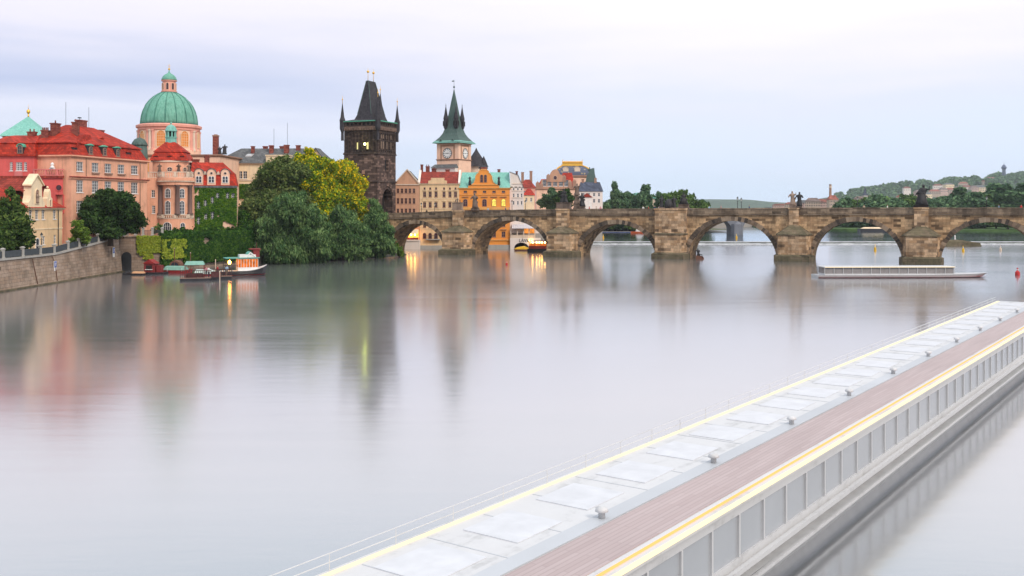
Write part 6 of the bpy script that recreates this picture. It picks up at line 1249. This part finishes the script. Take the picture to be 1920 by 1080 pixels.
mb = MB(); mb.lathe([(6.4,g(317)),(8.4,g(315.5)),(8.4,g(313)),(6,g(312.6)),(5.2,g(310.5)),(.4,g(308)),(.2,g(303))], 10); mb.build('lookout_cabin', flat('blue_steel_dark', (.10, .12, .22, 1), .6), ot)
# green glass roof among the island trees
D = 470; gr = thing('green_roofed_hall', 'hall with pale green gabled roof between the far island trees', 'hall', (PX(1196, D), D, 1.6)); g = lambda y: PZ(y, D)-1.6
mb = MB(); mb.box(-9, 9, 0, 10, -1, g(372)); mb.build('wall', M['trim'], gr); gable_roof(gr, -9, 9, 0, 10, g(372), g(361), M['ltcopper'], 'y', .5)

# ================================================================ BOATS
def hull(mb, L_, W_, z0, z1, bow=.4, stern=.85, n=10, sheer=.0):
    rings = []
    for i in range(n + 1):
        u = i/n; x = -L_/2 + L_*u
        k = 1.0 if u < 1-bow else math.sqrt(max(0, 1 - ((u-1+bow)/bow)**2*(1-.0025)))
        k *= stern + (1-stern)*min(1, u*4); zt = z1 + sheer*max(0, (u-.45)/.55)**2; kb = k*.82
        xb = x - .15*L_*bow*max(0, (u-1+bow)/bow)
        rings.append([(xb, -W_/2*kb, z0), (xb, W_/2*kb, z0), (x, W_/2*k, zt), (x, -W_/2*k, zt)])
    mb.loft(rings); return mb
# lit sightseeing boat by the willows
lb = thing('lit_tour_boat', 'small black and red tour boat glowing orange inside, moored by the willows', 'boat', (PX(458, 174), 174, 0), R(24)); lb.scale = (.95, 1.1, 1.3)
hull(MB(), 1, 1, 0, 1); mb = MB(); hull(mb, 8.2, 2.7, -.3, .62, sheer=.75); mb.build('hull', M['hull'], lb)
mb = MB(); hull(mb, 8.0, 2.74, .02, .2, sheer=.0); mb.build('waterline_band', M['hullred'], lb)
mb = MB(); hull(mb, 8.26, 2.78, .63, .69, sheer=.75); mb.build('rubbing_strake', M['wht'], lb)
mb = MB(); mb.box(-1.3, 2.3, -1.0, 1.0, .7, 1.15); mb.box(-1.3, 2.3, -1.0, 1.0, 2.25, 2.35)
for i in range(8): x = -1.3 + i*3.55/7; mb.box(x, x+.07, -1.02, -.93, 1.15, 2.25); mb.box(x, x+.07, .93, 1.02, 1.15, 2.25)
cb = mb.build('cabin', M['wht'], lb); mb = MB(); mb.box(-1.2, 2.25, -.9, .9, 1.1, 2.24); mb.build('lit_interior', M['redl'], cb)
mb = MB(); mb.box(-3.6, 2.6, -1.25, 1.25, 2.35, 2.47); mb.build('awning_roof', M['teal'], lb)
mb = MB()
for x in (-3.5, -2.4): 
    for y in (-1.15, 1.15): mb.tube([(x,y,.7),(x,y,2.36)], .035, 5)
mb.tube([(-3.6,-1.2,1.4),(-1.3,-1.2,1.4)], .03, 5); mb.tube([(-3.6,1.2,1.4),(-1.3,1.2,1.4)], .03, 5); mb.tube([(-3.5,-1.2,1.4),(-3.5,1.2,1.4)], .03, 5)
for i in range(14): x = -3.6 + i*.17; mb.tube([(x,-1.2,.7),(x,-1.2,1.4)], .015, 4)
mb.build('deck_railing', M['iron'], lb)
mb = MB(); mb.sphere((-2.7, -.3, 1.85), .28, 8); mb.build('deck_lamp', M['warmr'], lb)
mb = MB(); mb.box(-1.0, 1.9, -.9, .9, 2.47, 2.85); mb.build('upper_rail', M['wht'], lb)
mb = MB(); mb.sphere((.9, 0, 2.75), .75, 12, 1, .9, .75); mb.build('canopy_dome', M['teal'], lb, True)
mb = MB(); mb.box(1.5, 2.6, -.8, .8, 2.45, 3.5); mb.box(.9, 2.8, -.95, .95, 3.5, 3.62); mb.tube([(2.2,0,3.6),(2.2,0,4.4)], .03, 5); wh = mb.build('wheelhouse', M['redwood'], lb)
mb = MB(); mb.tube([(.2,-.85,2.4),(.9,-.85,3.1),(1.9,-.9,2.5)], .12, 6); mb.build('slide_rail', M['wht'], wh)
# landing stage and boats to the left
M['stagew'] = flat('dark_stage_wood', (.09, .03, .03, 1), .7, 0, .4)
pt_ = thing('landing_stage', 'low floating landing stage with railings and little awning in front of the moored boats', 'pontoon', (PX(374, 163), 163, 0), R(14)); pt_.scale = (.82, 1, 1.25)
mb = MB(); mb.box(-3.6, 2.3, -1.6, 1.6, -.4, .32); mb.box(2.3, 6.2, .6, 1.6, -.3, .4); mb.build('float', M['hull'], pt_); mb = MB(); mb.box(-3.6, 2.3, -1.6, 1.6, .325, .40); mb.box(2.32, 6.2, .6, 1.6, .405, .46); mb.build('deck', M['deck'], pt_)
mb = MB()
for x in np.linspace(-3.5, 6.1, 26): y = -1.55 if x < 2.3 else .65; mb.tube([(x,y,.4),(x,y,1.35)], .045, 4)
mb.tube([(-3.5,-1.55,1.35),(2.3,-1.55,1.35),(2.35,.65,1.35),(6.1,.65,1.35)], .06, 4); mb.tube([(-3.5,-1.55,.85),(2.3,-1.55,.85),(2.35,.65,.85),(6.1,.65,.85)], .04, 4); mb.build('railing', M['stagew'], pt_)
mb = MB(); mb.loft([[(-2.8,-1.2,2.05),(1.0,-1.2,2.05),(1.0,1.3,2.05),(-2.8,1.3,2.05)], [(-2.5,-.3,2.5),(.7,-.3,2.5),(.7,.4,2.5),(-2.5,.4,2.5)]]); aw_ = mb.build('awning', M['canv'], pt_)
mb = MB()
for x in (-2.7, .9):
    for y in (-1.15, 1.2): mb.tube([(x,y,.4),(x,y,2.06)], .06, 5)
mb.build('awning_post', M['redwood'], aw_)
mb = MB(); mb.box(-2.6, -.4, -.9, -.5, .4, .85); mb.box(-.2, .8, -.9, -.5, .4, .85); mb.box(-2.4, .6, .5, .9, .4, .9); mb.build('bench', M['stagew'], pt_)
mb = MB(); mb.box(2.32, 4.2, -1.62, -1.55, .45, 1.2); mb.build('banner', M['stagew'], pt_)
for px, D, L_, rz, lab, cm in ((334, 180, 5.6, -8, 'long red rowing boat under a pale green canvas cover at the ivy wall', 'canv'), (388, 170, 4.6, 6, 'smaller covered boat with whitish green canvas tied behind the landing stage', 'canv2')):
    M.setdefault('canv2', flat('white_green_canvas', (.50, .60, .55, 1), .8))
    r_ = thing('covered_boat', lab, 'boat', (PX(px, D), D, 0), R(rz), 'boats moored at the ivy wall'); mb = MB(); hull(mb, L_, 1.7, -.2, .55, sheer=.3); mb.build('hull', M['hullred'], r_)
    mb = MB(); mb.loft([[(-L_*.46,-.8,.62),(L_*.3,-.85,.62),(L_*.3,.85,.62),(-L_*.46,.8,.62)], [(-L_*.4,-.5,1.2),(L_*.25,-.5,1.2),(L_*.25,.5,1.2),(-L_*.4,.5,1.2)], [(-L_*.38,-.1,1.35),(L_*.2,-.1,1.35),(L_*.2,.1,1.35),(-L_*.38,.1,1.35)]]); mb.build('canvas_cover', M[cm], r_)
    mb = MB()
    for x in (-L_*.3, L_*.2): mb.tube([(x,-.86,.4),(x,-.86,1.0)], .03, 4)
    mb.build('cover_strut', M['wht'], r_)
kr = thing('kiosk_raft', 'little dark red wooden kiosk with pitched roof standing on a raft', 'kiosk', (PX(286, 178), 178, 0), R(-4))
mb = MB(); mb.box(-1.9, 2.4, -1.2, 1.2, -.3, .35); mb.build('raft', M['hull'], kr)
mb = MB(); mb.box(-1.3, .7, -.7, .9, .35, 1.9); mb.box(.9, 1.7, -.5, .7, .35, 1.6); mb.build('hut_wall', M['redwood'], kr); gable_roof(kr, -1.3, .7, -.7, .9, 1.9, 2.65, M['hullred'], 'y', .2)
mb = MB(); mb.quad((-.9,-.72,.9),(.2,-.72,.9),(.2,-.72,1.6),(-.9,-.72,1.6)); mb.build('hatch', M['near_black'], kr); mb = MB(); mb.box(-1.0, .3, -.95, -.7, .8, .9); mb.build('counter', M['wht'], kr)
lr = thing('wooden_raft', 'flat dark raft with an upturned pale wooden boat lying before the arched gate', 'raft', (PX(252, 176), 176, 0), R(-6))
mb = MB(); mb.box(-1.7, 1.9, -.9, .9, -.3, .3); mb.tube([(-1.6,-.8,.3),(-1.6,-.8,1.5)], .05, 5); mb.build('deck', M['hull'], lr); mb = MB(); mb.loft([[(-.3,-.5,.3),(1.9,-.4,.3),(1.9,.4,.3),(-.3,.5,.3)], [(-.1,-.25,.62),(1.7,-.15,.62),(1.7,.15,.62),(-.1,.25,.62)]]); mb.build('upturned_boat', flat('pale_wood', (.60, .33, .18, 1), .7), lr)
db = thing('dark_barrel_hut', 'round dark wooden barrel hut between the covered boats at the ivy wall', 'hut', (PX(331, 183), 183, 0)); mb = MB(); mb.M = Matrix.Translation((0,0,1.2)) @ Matrix.Rotation(R(90), 4, 'X'); mb.lathe([(1.0,-1),(1.1,0),(1.0,1)], 16); mb.build('barrel', M['wood'], db)
mb = MB(); mb.M = Matrix.Translation((0,-1.02,1.2)) @ Matrix.Rotation(R(90), 4, 'X'); mb.lathe([(.7,-.05),(.7,.03)], 16); mb.build('round_window', M['glass'], db); mb = MB(); mb.box(-1.5, 1.5, -1.1, 1.1, -.3, .35); mb.build('raft', M['hull'], db)
for px, D, ztop, lab in ((327, 182, 4.4, 'tallest thin mooring pole beside the barrel hut'), (357, 179, 3.7, 'thin mooring pole before the middle of the ivy wall'), (404, 176, 2.6, 'pale mooring pole left of the lit tour boat'), (412, 160, 1.6, 'short pole at the right end of the landing stage')):
    r_ = thing('mooring_pole', lab, 'pole', (PX(px, D), D, 0), 0, 'mooring poles'); mb = MB(); mb.tube([(0,0,-1),(0,0,ztop)], .07, 6); mb.build('post', M['wood'] if px < 400 else M['trim'], r_); mb = MB(); mb.lathe([(.11,ztop),(.03,ztop+.15)], 6); mb.build('cap', M['trim'], r_)
# floating restaurant boat by the second pier
fr = thing('floating_bar', 'dark bar boat with a row of amber lamps tucked behind the second pier', 'boat', (PX(1016, 264), 264, 0), R(-10))
mb = MB(); hull(mb, 7.5, 2.6, -.3, .9, sheer=.5); mb.build('hull', M['hull'], fr); mb = MB(); mb.box(-3.4, 2.2, -1.0, 1.0, .9, 1.7); mb.box(-3.5, 2.5, -1.2, 1.2, 2.9, 3.05)
for x in np.linspace(-3.3, 2.1, 8): mb.box(x, x+.08, -1.05, -.95, 1.7, 2.9)
mb.build('deckhouse', M['redwood'], fr); mb = MB(); mb.box(-3.2, 2.0, -.85, .85, 1.6, 2.3); mb.build('lit_interior', M['redl'], fr)
mb = MB()
for x in (-2.3, -1.2, -.5, .2, 1.0): mb.sphere((x, -1.15, 2.62), .2, 8)
mb.build('lamp_row', M['warm'], fr)
# lit pavilion boat far away under the fifth arch, pontoons and buoys
D = 456; r_ = thing('lit_pavilion_boat', 'distant pavilion boat with glowing pale roof on the far bank under the fifth arch', 'boat', (PX(1637, D), D, .7)); g = lambda y: PZ(y, D)-.7
mb = MB(); mb.box(-6.5, 6.5, -2, 2, -.3, 1.4); mb.build('hull', M['hull'], r_); mb = MB(); mb.loft([[(-6,-2,g(430)),(5,-2,g(430)),(5,2,g(430)),(-6,2,g(430))], [(-4,-1,g(426)),(4,-1,g(426)),(4,1,g(426)),(-4,1,g(426))]]); mb.build('canopy', M['creamlt'], r_); mb = MB(); mb.box(-5, 4, -1.5, 1.5, 1.4, g(430)-.02); mb.build('lit_interior', M['lit'], r_)
D = 440; r_ = thing('blue_pontoon', 'long low blue pontoon lying before the island under the third arch', 'pontoon', (PX(1165, D), D, .7)); mb = MB(); mb.box(-13, 13, -1, 1, -.3, .3); mb.build('float', flat('faded_blue', (.05, .08, .2, 1), .6), r_); mb = MB(); mb.box(-13, 13, -.9, .9, .3, .4); mb.build('deck', M['greyst'], r_)
D = 425; r_ = thing('orange_ferry', 'small orange and white ferry by the right side of the third arch', 'boat', (PX(1196, D), D, .7)); mb = MB(); hull(mb, 6, 2, -.2, .8); mb.build('hull', flat('orange_paint', (.6, .12, .04, 1), .4), r_); mb = MB(); mb.loft([[(-1,-.8,.8),(2.5,-.8,.8),(2.5,.8,.8),(-1,.8,.8)], [(0,-.7,3.4),(1,-.7,3.4),(1,.7,3.4),(0,.7,3.4)]]); mb.build('cabin', M['wht'], r_)
def buoy(label, px, ybot, h_, mat, zw, nm='buoy', r0=.35):
    D = F*(EYE-zw)/(ybot-HZ); r_ = thing(nm, label, 'buoy', (PX(px, D), D, zw), 0, 'buoys on the river'); mb = MB(); mb.lathe([(r0*.8,-.3),(r0,.1),(r0*.9,h_*.45),(r0*.35,h_*.6),(r0*.3,h_*.95),(.03,h_)], 10); mb.build('float', mat, r_)
    mb = MB(); mb.lathe([(r0*.37,h_*.68),(r0*.37,h_*.8)], 10); mb.build('band', M['wht'] if mat != M['wht'] else M['iron'], r_)
buoy('yellow buoy floating upstream under the third arch', 1131, 447, 1.5, M['yel'], .75); buoy('yellow buoy floating before the far bridge under the middle arch', 1381, 447, 1.6, M['yel'], .75)
buoy('black and yellow marker below the weir under the fifth arch', 1641, 471, 1.9, M['yel'], 0); buoy('short yellow marker under the rightmost arch, left of its twin', 1806, 472, 1.6, M['yel'], 0); buoy('pale marker post under the rightmost arch, right of its twin', 1876, 470, 1.4, M['trim'], 0)
buoy('red conical buoy in the foreground water at the right edge', 1908, 516, 1.3, M['rbuoy'], 0, r0=.42); buoy('small red buoy on the reflections between the first two piers', 950, 497, .8, M['rbuoy'], 0, r0=.22)
D = 305; r_ = thing('stone_jetty', 'stone jetty with a little white lantern at its tip under the rightmost arch', 'jetty', (PX(1800, D), D, 0)); mb = MB(); mb.loft([[(-6,-2,-.5),(6,-2,-.5),(6,2,-.5),(-6,2,-.5)], [(-4.5,-1.5,1.5),(5.5,-1.5,1.0),(5.5,1.5,1.0),(-4.5,1.5,1.5)], [(-3,-1,2.0),(0,-1,1.9),(0,1,1.9),(-3,1,2.0)]]); mb.build('stone_base', M['mossy'], r_); mb = MB(); mb.lathe([(.25,2.0),(.2,2.9),(.3,3.0),(.04,3.4)], 8, -1.5, 0); mb.build('lantern', M['wht'], r_)

# long white cruise ship passing at lower right
e = Vector((.585, .811, 0)); m_ = Vector((-.811, .585, 0)); pc_ = e*66 + m_*15.0
cs = thing('river_cruise_ship', 'very long low white cruise ship with gold lamp-trail strips filling the lower right foreground', 'ship', (pc_.x, pc_.y, 0), math.atan2(e.y, e.x))
shipw = flat('ship_white', (.60, .60, .61, 1), .4, 0, .09, .12); shipg = flat('ship_grey', (.48, .50, .53, 1), .35, 0, .08, .2); deckr = None
HL = 47.0
b = NB('rose_deck_planks'); o_ = b.obj(); bk = b.node('ShaderNodeTexBrick'); b.set(bk.inputs[0], o_); bk.inputs['Scale'].default_value = 1; bk.inputs['Brick Width'].default_value = 2.6; bk.inputs['Row Height'].default_value = .16; bk.inputs['Mortar Size'].default_value = .012
bk.inputs['Color1'].default_value = (.45, .36, .355, 1); bk.inputs['Color2'].default_value = (.50, .41, .405, 1); bk.inputs['Mortar'].default_value = (.38, .30, .295, 1)
deckr = b.done(b.princ(b.mix(.5, bk.outputs['Color'], b.ramp(b.noise(b.map(o_, (.12, 1.2, 1)), 1.0, 5, .65), (.3, G(.75)), (.7, G(1.05))), 'MULTIPLY'), .6))
b = NB('weathered_ship_white'); o_ = b.obj(); st_ = b.math('ADD', b.math('MULTIPLY', b.noise(b.map(o_, (.25, 1.6, 1.6)), 1.0, 6, .68), .6), b.math('MULTIPLY', b.noise(o_, 2.2, 5, .7), .4))
shipw = b.done(b.princ(b.ramp(st_, (.32, (.42, .42, .42, 1)), (.47, (.60, .60, .61, 1)), (.7, (.64, .64, .65, 1))), .4))
HC = -5.5
mb = MB(); mb.M = Matrix.Translation((HC,0,0)); hull(mb, 2*HL+11, 6.0, -.6, .55, bow=.12, sheer=.3, n=70); mb.build('hull', flat('hull_grey', (.60, .61, .63, 1), .3, 0, .1), cs)
mb = MB(); mb.M = Matrix.Translation((HC,0,0)); hull(mb, 2*HL+11, 6.06, .56, 1.05, bow=.12, sheer=.3, n=70); mb.build('bulwark', shipw, cs)
mb = MB(); X0, X1 = -HL-10, HL*.80; mb.box(X0, X1, -2.86, 2.86, 1.0, 1.32); mb.box(X0, X1, -2.86, 2.86, 2.62, 2.95); sp_ = mb.build('saloon_wall', shipw, cs)
mb = MB(); mb.box(X0+.1, X1-.1, -2.80, 2.80, 1.3, 2.64); mb.build('saloon_glass', flat('saloon_glass', (.40, .42, .45, 1), .18, 0, .06, .3, .6), sp_)
nf = 48; mb = MB(); mb.box(-.05, .05, -.045, .045, 1.32, 2.62); wp = mb.build('window_post', shipw, sp_); wp.location = (X0, -2.825, 0)
for i in range(nf+1):
    for y in (-2.825, 2.825):
        if i or y > 0: link('window_post', wp.data, sp_, (X0 + (X1-X0)*i/nf, y, 0))
mb = MB(); mb.box(X0-.3, X1+.3, -3.0, 3.0, 2.95, 3.06); rfs = mb.build('roof', shipw, cs)
mb = MB(); mb.box(X0+1, X1-1, -2.35, -.75, 3.064, 3.085); mb.build('deck_carpet', deckr, rfs)
mb = MB(); mb.box(X0+1, X1-1, -.7, -.15, 3.064, 3.10); mb.build('walkway', shipg, rfs)
mb = MB()
for i in range(38): x = X0+1.5 + i*2.5; mb.box(x-.02, x+.02, -.72, 2.6, 3.061, 3.07)
mb.build('roof_seam', shipg, rfs)
for i in range(12):
    mb = MB(); mb.lathe([(.1,0),(.1,.16),(.2,.2),(.16,.3),(.02,.34)], 10, X0+8+i*7.6, -.42, 3.1); mb.build('roof_vent', shipw, rfs, True)
mb = MB()
for i in range(26): x = X0+3 + i*(X1-X0-6)/25; mb.box(x-1.1, x+1.1, .35, 2.2, 3.062, 3.085)
mb.build('skylight_panel', flat('milky_panel', (.62, .63, .66, 1), .3, 0, .08), rfs)
for y, w, mt in ((-2.97, .075, 'gold_trail'), (-2.62, .03, 'olampl'), (2.75, .05, 'gold_trail')):  # glowing strips added in place of the moving boat's lamp trails
    mb = MB(); mb.box(X0+.3, X1-.3, y-w, y+w, 3.065, 3.11); mb.build('lamp_trail_strip', M[mt], rfs)
mb = MB()
for x in np.arange(X0+1, X1-1, 2.4): mb.tube([(x, 2.93, 3.05), (x, 2.93, 3.5)], .014, 4)
for z in (3.28, 3.5): mb.tube([(X0+1, 2.93, z), (X1-1, 2.93, z)], .014, 4)
mb.build('roof_railing', shipw, rfs)
mb = MB(); mb.box(X0, HL*.72, -3.12, -2.98, .98, 1.14); mb.box(X0, HL*.72, -3.12, -3.0, .48, .60); mb.build('rubbing_rail', shipw, cs)
# low white boat passing before the right piers, and one turning by the willows
def tour_boat(name, lab, px, D, L_, W_, h_, rz, strip='gold_trail', col=None):
    r_ = thing(name, lab, 'boat', (PX(px, D), D, 0), R(rz)); mb = MB(); hull(mb, L_, W_, -.3, .5, sheer=.25, n=16); mb.build('hull', shipw if col is None else col, r_)
    mb = MB(); hull(mb, L_*.99, W_+.05, -.02, .14, n=16); mb.build('waterline_band', M['hullred'], r_)
    x0, x1 = -L_*.46, L_*.28; mb = MB(); mb.box(x0, x1, -W_*.4, W_*.4, .5, .72); mb.box(x0-.2, x1+.3, -W_*.44, W_*.44, h_-.14, h_)
    n = int((x1-x0)/1.5)
    for i in range(n+1): x = x0+(x1-x0)*i/n; mb.box(x-.04, x+.04, -W_*.4-.02, -W_*.4+.05, .72, h_-.14); mb.box(x-.04, x+.04, W_*.4-.05, W_*.4+.02, .72, h_-.14)
    c_ = mb.build('cabin', shipw, r_); mb = MB(); mb.box(x0+.1, x1-.1, -W_*.38, W_*.38, .7, h_-.13); mb.build('cabin_glass', M['sgl'], c_)
    mb = MB(); mb.box(x0, x1, -W_*.45, -W_*.44, h_-.1, h_-.02); mb.build('lamp_trail_strip', M[strip], c_); return r_  # strip added in place of the passing boat's lamp trail
M['sgl'] = flat('boat_glass', (.28, .26, .26, 1), .15, 0, .1)
tour_boat('white_tour_boat', 'low white tour boat with a gold lamp-trail strip passing in front of the rightmost piers', 1690, 170, 30, 4.2, 1.9, 2.0)

# ================================================================ PEOPLE
def person_mesh(seed, jacket, trousers, hair, walk=.12):
    rg = random.Random(seed); V = []; E = []; Rr = []
    def v(p, r, par=None): V.append(p); Rr.append(r); i = len(V)-1; E.append((par, i)) if par is not None else None; return i
    pel = v((0,0,.95), .135); wa = v((0,.01,1.1), .125, pel); chs = v((0,0,1.32), .16, wa); nk = v((0,0,1.50), .06, chs); hd0 = v((0,-.01,1.58), .085, nk); hd1 = v((0,-.02,1.68), .10, hd0); v((0,-.01,1.75), .06, hd1)
    for s in (-1, 1):
        f = walk*s; hp = v((s*.09,0,.9), .10, pel); kn = v((s*.1,-f*.7-.03,.5), .07, hp); an = v((s*.1,f*.4,.09), .048, kn); v((s*.11,f*.4-.14,.04), .04, an)
        sh = v((s*.19,0,1.40), .07, chs); el = v((s*.25,.03+f*.6,1.13), .05, sh); wr_ = v((s*.24,-.1+f*1.2,.92), .035, el); v((s*.23,-.14+f*1.3,.83), .028, wr_)
    me = bpy.data.meshes.new('body'); me.from_pydata(V, E, []); o = link('body', me); md = o.modifiers.new('skin', 'SKIN'); md.use_smooth_shade = True
    for i, r in enumerate(Rr): me.skin_vertices[0].data[i].radius = (r, r)
    me.skin_vertices[0].data[0].use_root = True; o.modifiers.new('sub', 'SUBSURF').levels = 1
    bpy.context.view_layer.update(); r_ = bpy.data.meshes.new_from_object(o.evaluated_get(bpy.context.evaluated_depsgraph_get())); bpy.data.objects.remove(o)
    r_.materials.clear()
    for m in (M['skin'], jacket, trousers, hair): r_.materials.append(m)
    for p in r_.polygons:
        c = p.center; p.material_index = 3 if (c.z > 1.69 or (c.z > 1.55 and c.y > .02)) else 0 if (c.z > 1.5 or (abs(c.x) > .18 and c.z < .93)) else 1 if c.z > .95 else 2
    return r_
HA = flat('dark_hair', (.03, .022, .018, 1), .7); HB = flat('fair_hair', (.3, .19, .09, 1), .7); TR = [flat('dark_jeans', (.03, .04, .07, 1), .8), flat('beige_trousers', (.35, .27, .19, 1), .8)]
pc = [('white shirt', (.7,.68,.66,1)), ('black coat', (.015,.015,.018,1)), ('red jacket', (.45,.03,.03,1)), ('navy jacket', (.03,.05,.15,1)), ('beige coat', (.45,.36,.25,1)), ('pale blue shirt', (.30,.42,.55,1)), ('pink top', (.6,.25,.28,1))]
PM = [person_mesh(i, flat(n.replace(' ', '_'), c, .85), TR[i % 2], HA if i % 3 else HB, .05 + .03*(i % 4)) for i, (n, c) in enumerate(pc)]
spots = [(1206,0,'above the third arch'),(1211,1,'above the third arch'),(1216,2,'above the third arch'),(1228,3,'left of the dark grotto'),(1236,0,'left of the dark grotto'),(1105,2,'before the white pavilion'),(1118,4,'before the mansard corner house'),(1126,6,'before the mansard corner house'),(1070,0,'right of the second pier statue group'),(1405,3,'right of the two middle lantern posts'),(1352,6,'left of the two middle lantern posts'),(1330,5,'right of the grotto beside the island trees'),(1620,4,'over the fifth arch beside the lantern post'),(1664,0,'over the fifth arch before the round trees'),(1873,5,'over the rightmost arch beside the lantern post'),(1915,2,'at the right edge over the rightmost arch'),(800,1,'over the first arch before the cream town house'),(948,3,'before the lit windows of the orange house'),(955,6,'before the corner of the orange house'),(915,5,'right of the tall grey single figure')]
for k, (px, i, where) in enumerate(spots):
    y = [1.0, 1.6, 2.4][k % 3]; t = tpx(px, y)
    r_ = tag(link('person', PM[i], None, bw(t, y, zp(t)-1.1), TH + [0, 1.4, -1.5, .5][k % 4]), f'person in {pc[i][0]} on bridge {where}', 'person', 'people on the bridge')
for k, (px, i) in enumerate(((186, 0), (193, 2), (176, 6), (60, 4))):
    D = 74.6*F/(960-px); tag(link('person', PM[i], None, (-74.6, D, pr(D)), 1.2*k), f'person in {pc[i][0]} standing behind the quay railing', 'person', 'people on the quay')

for k, (dx, dy, i) in enumerate(((1.3, .2, 6), (1.8, -.6, 0), (3.4, 1.1, 2), (5.2, 1.15, 5))):
    w_ = Vector((PX(374, 163), 163, 0)) + Matrix.Rotation(R(14), 3, 'Z') @ Vector((dx*.82, dy, .505 if dx < 2.3 else .58))
    tag(link('person', PM[i], None, w_, 1.1*k), f'person in {pc[i][0]} standing on the floating landing stage', 'person', 'people on the landing stage')

# ================================================================ AIR
b = NB('river_haze'); pv = b.node('ShaderNodeVolumePrincipled'); pv.inputs['Color'].default_value = (.86, .92, 1, 1); pv.inputs['Density'].default_value = .00006; pv.inputs['Anisotropy'].default_value = .2
b.t.links.new(pv.outputs[0], b.out.inputs[1])
mb = MB(); mb.box(-4400, 4400, -260, 6000, -2.5, 175); hz = mb.build('haze', b.mat); hz['kind'] = 'stuff'
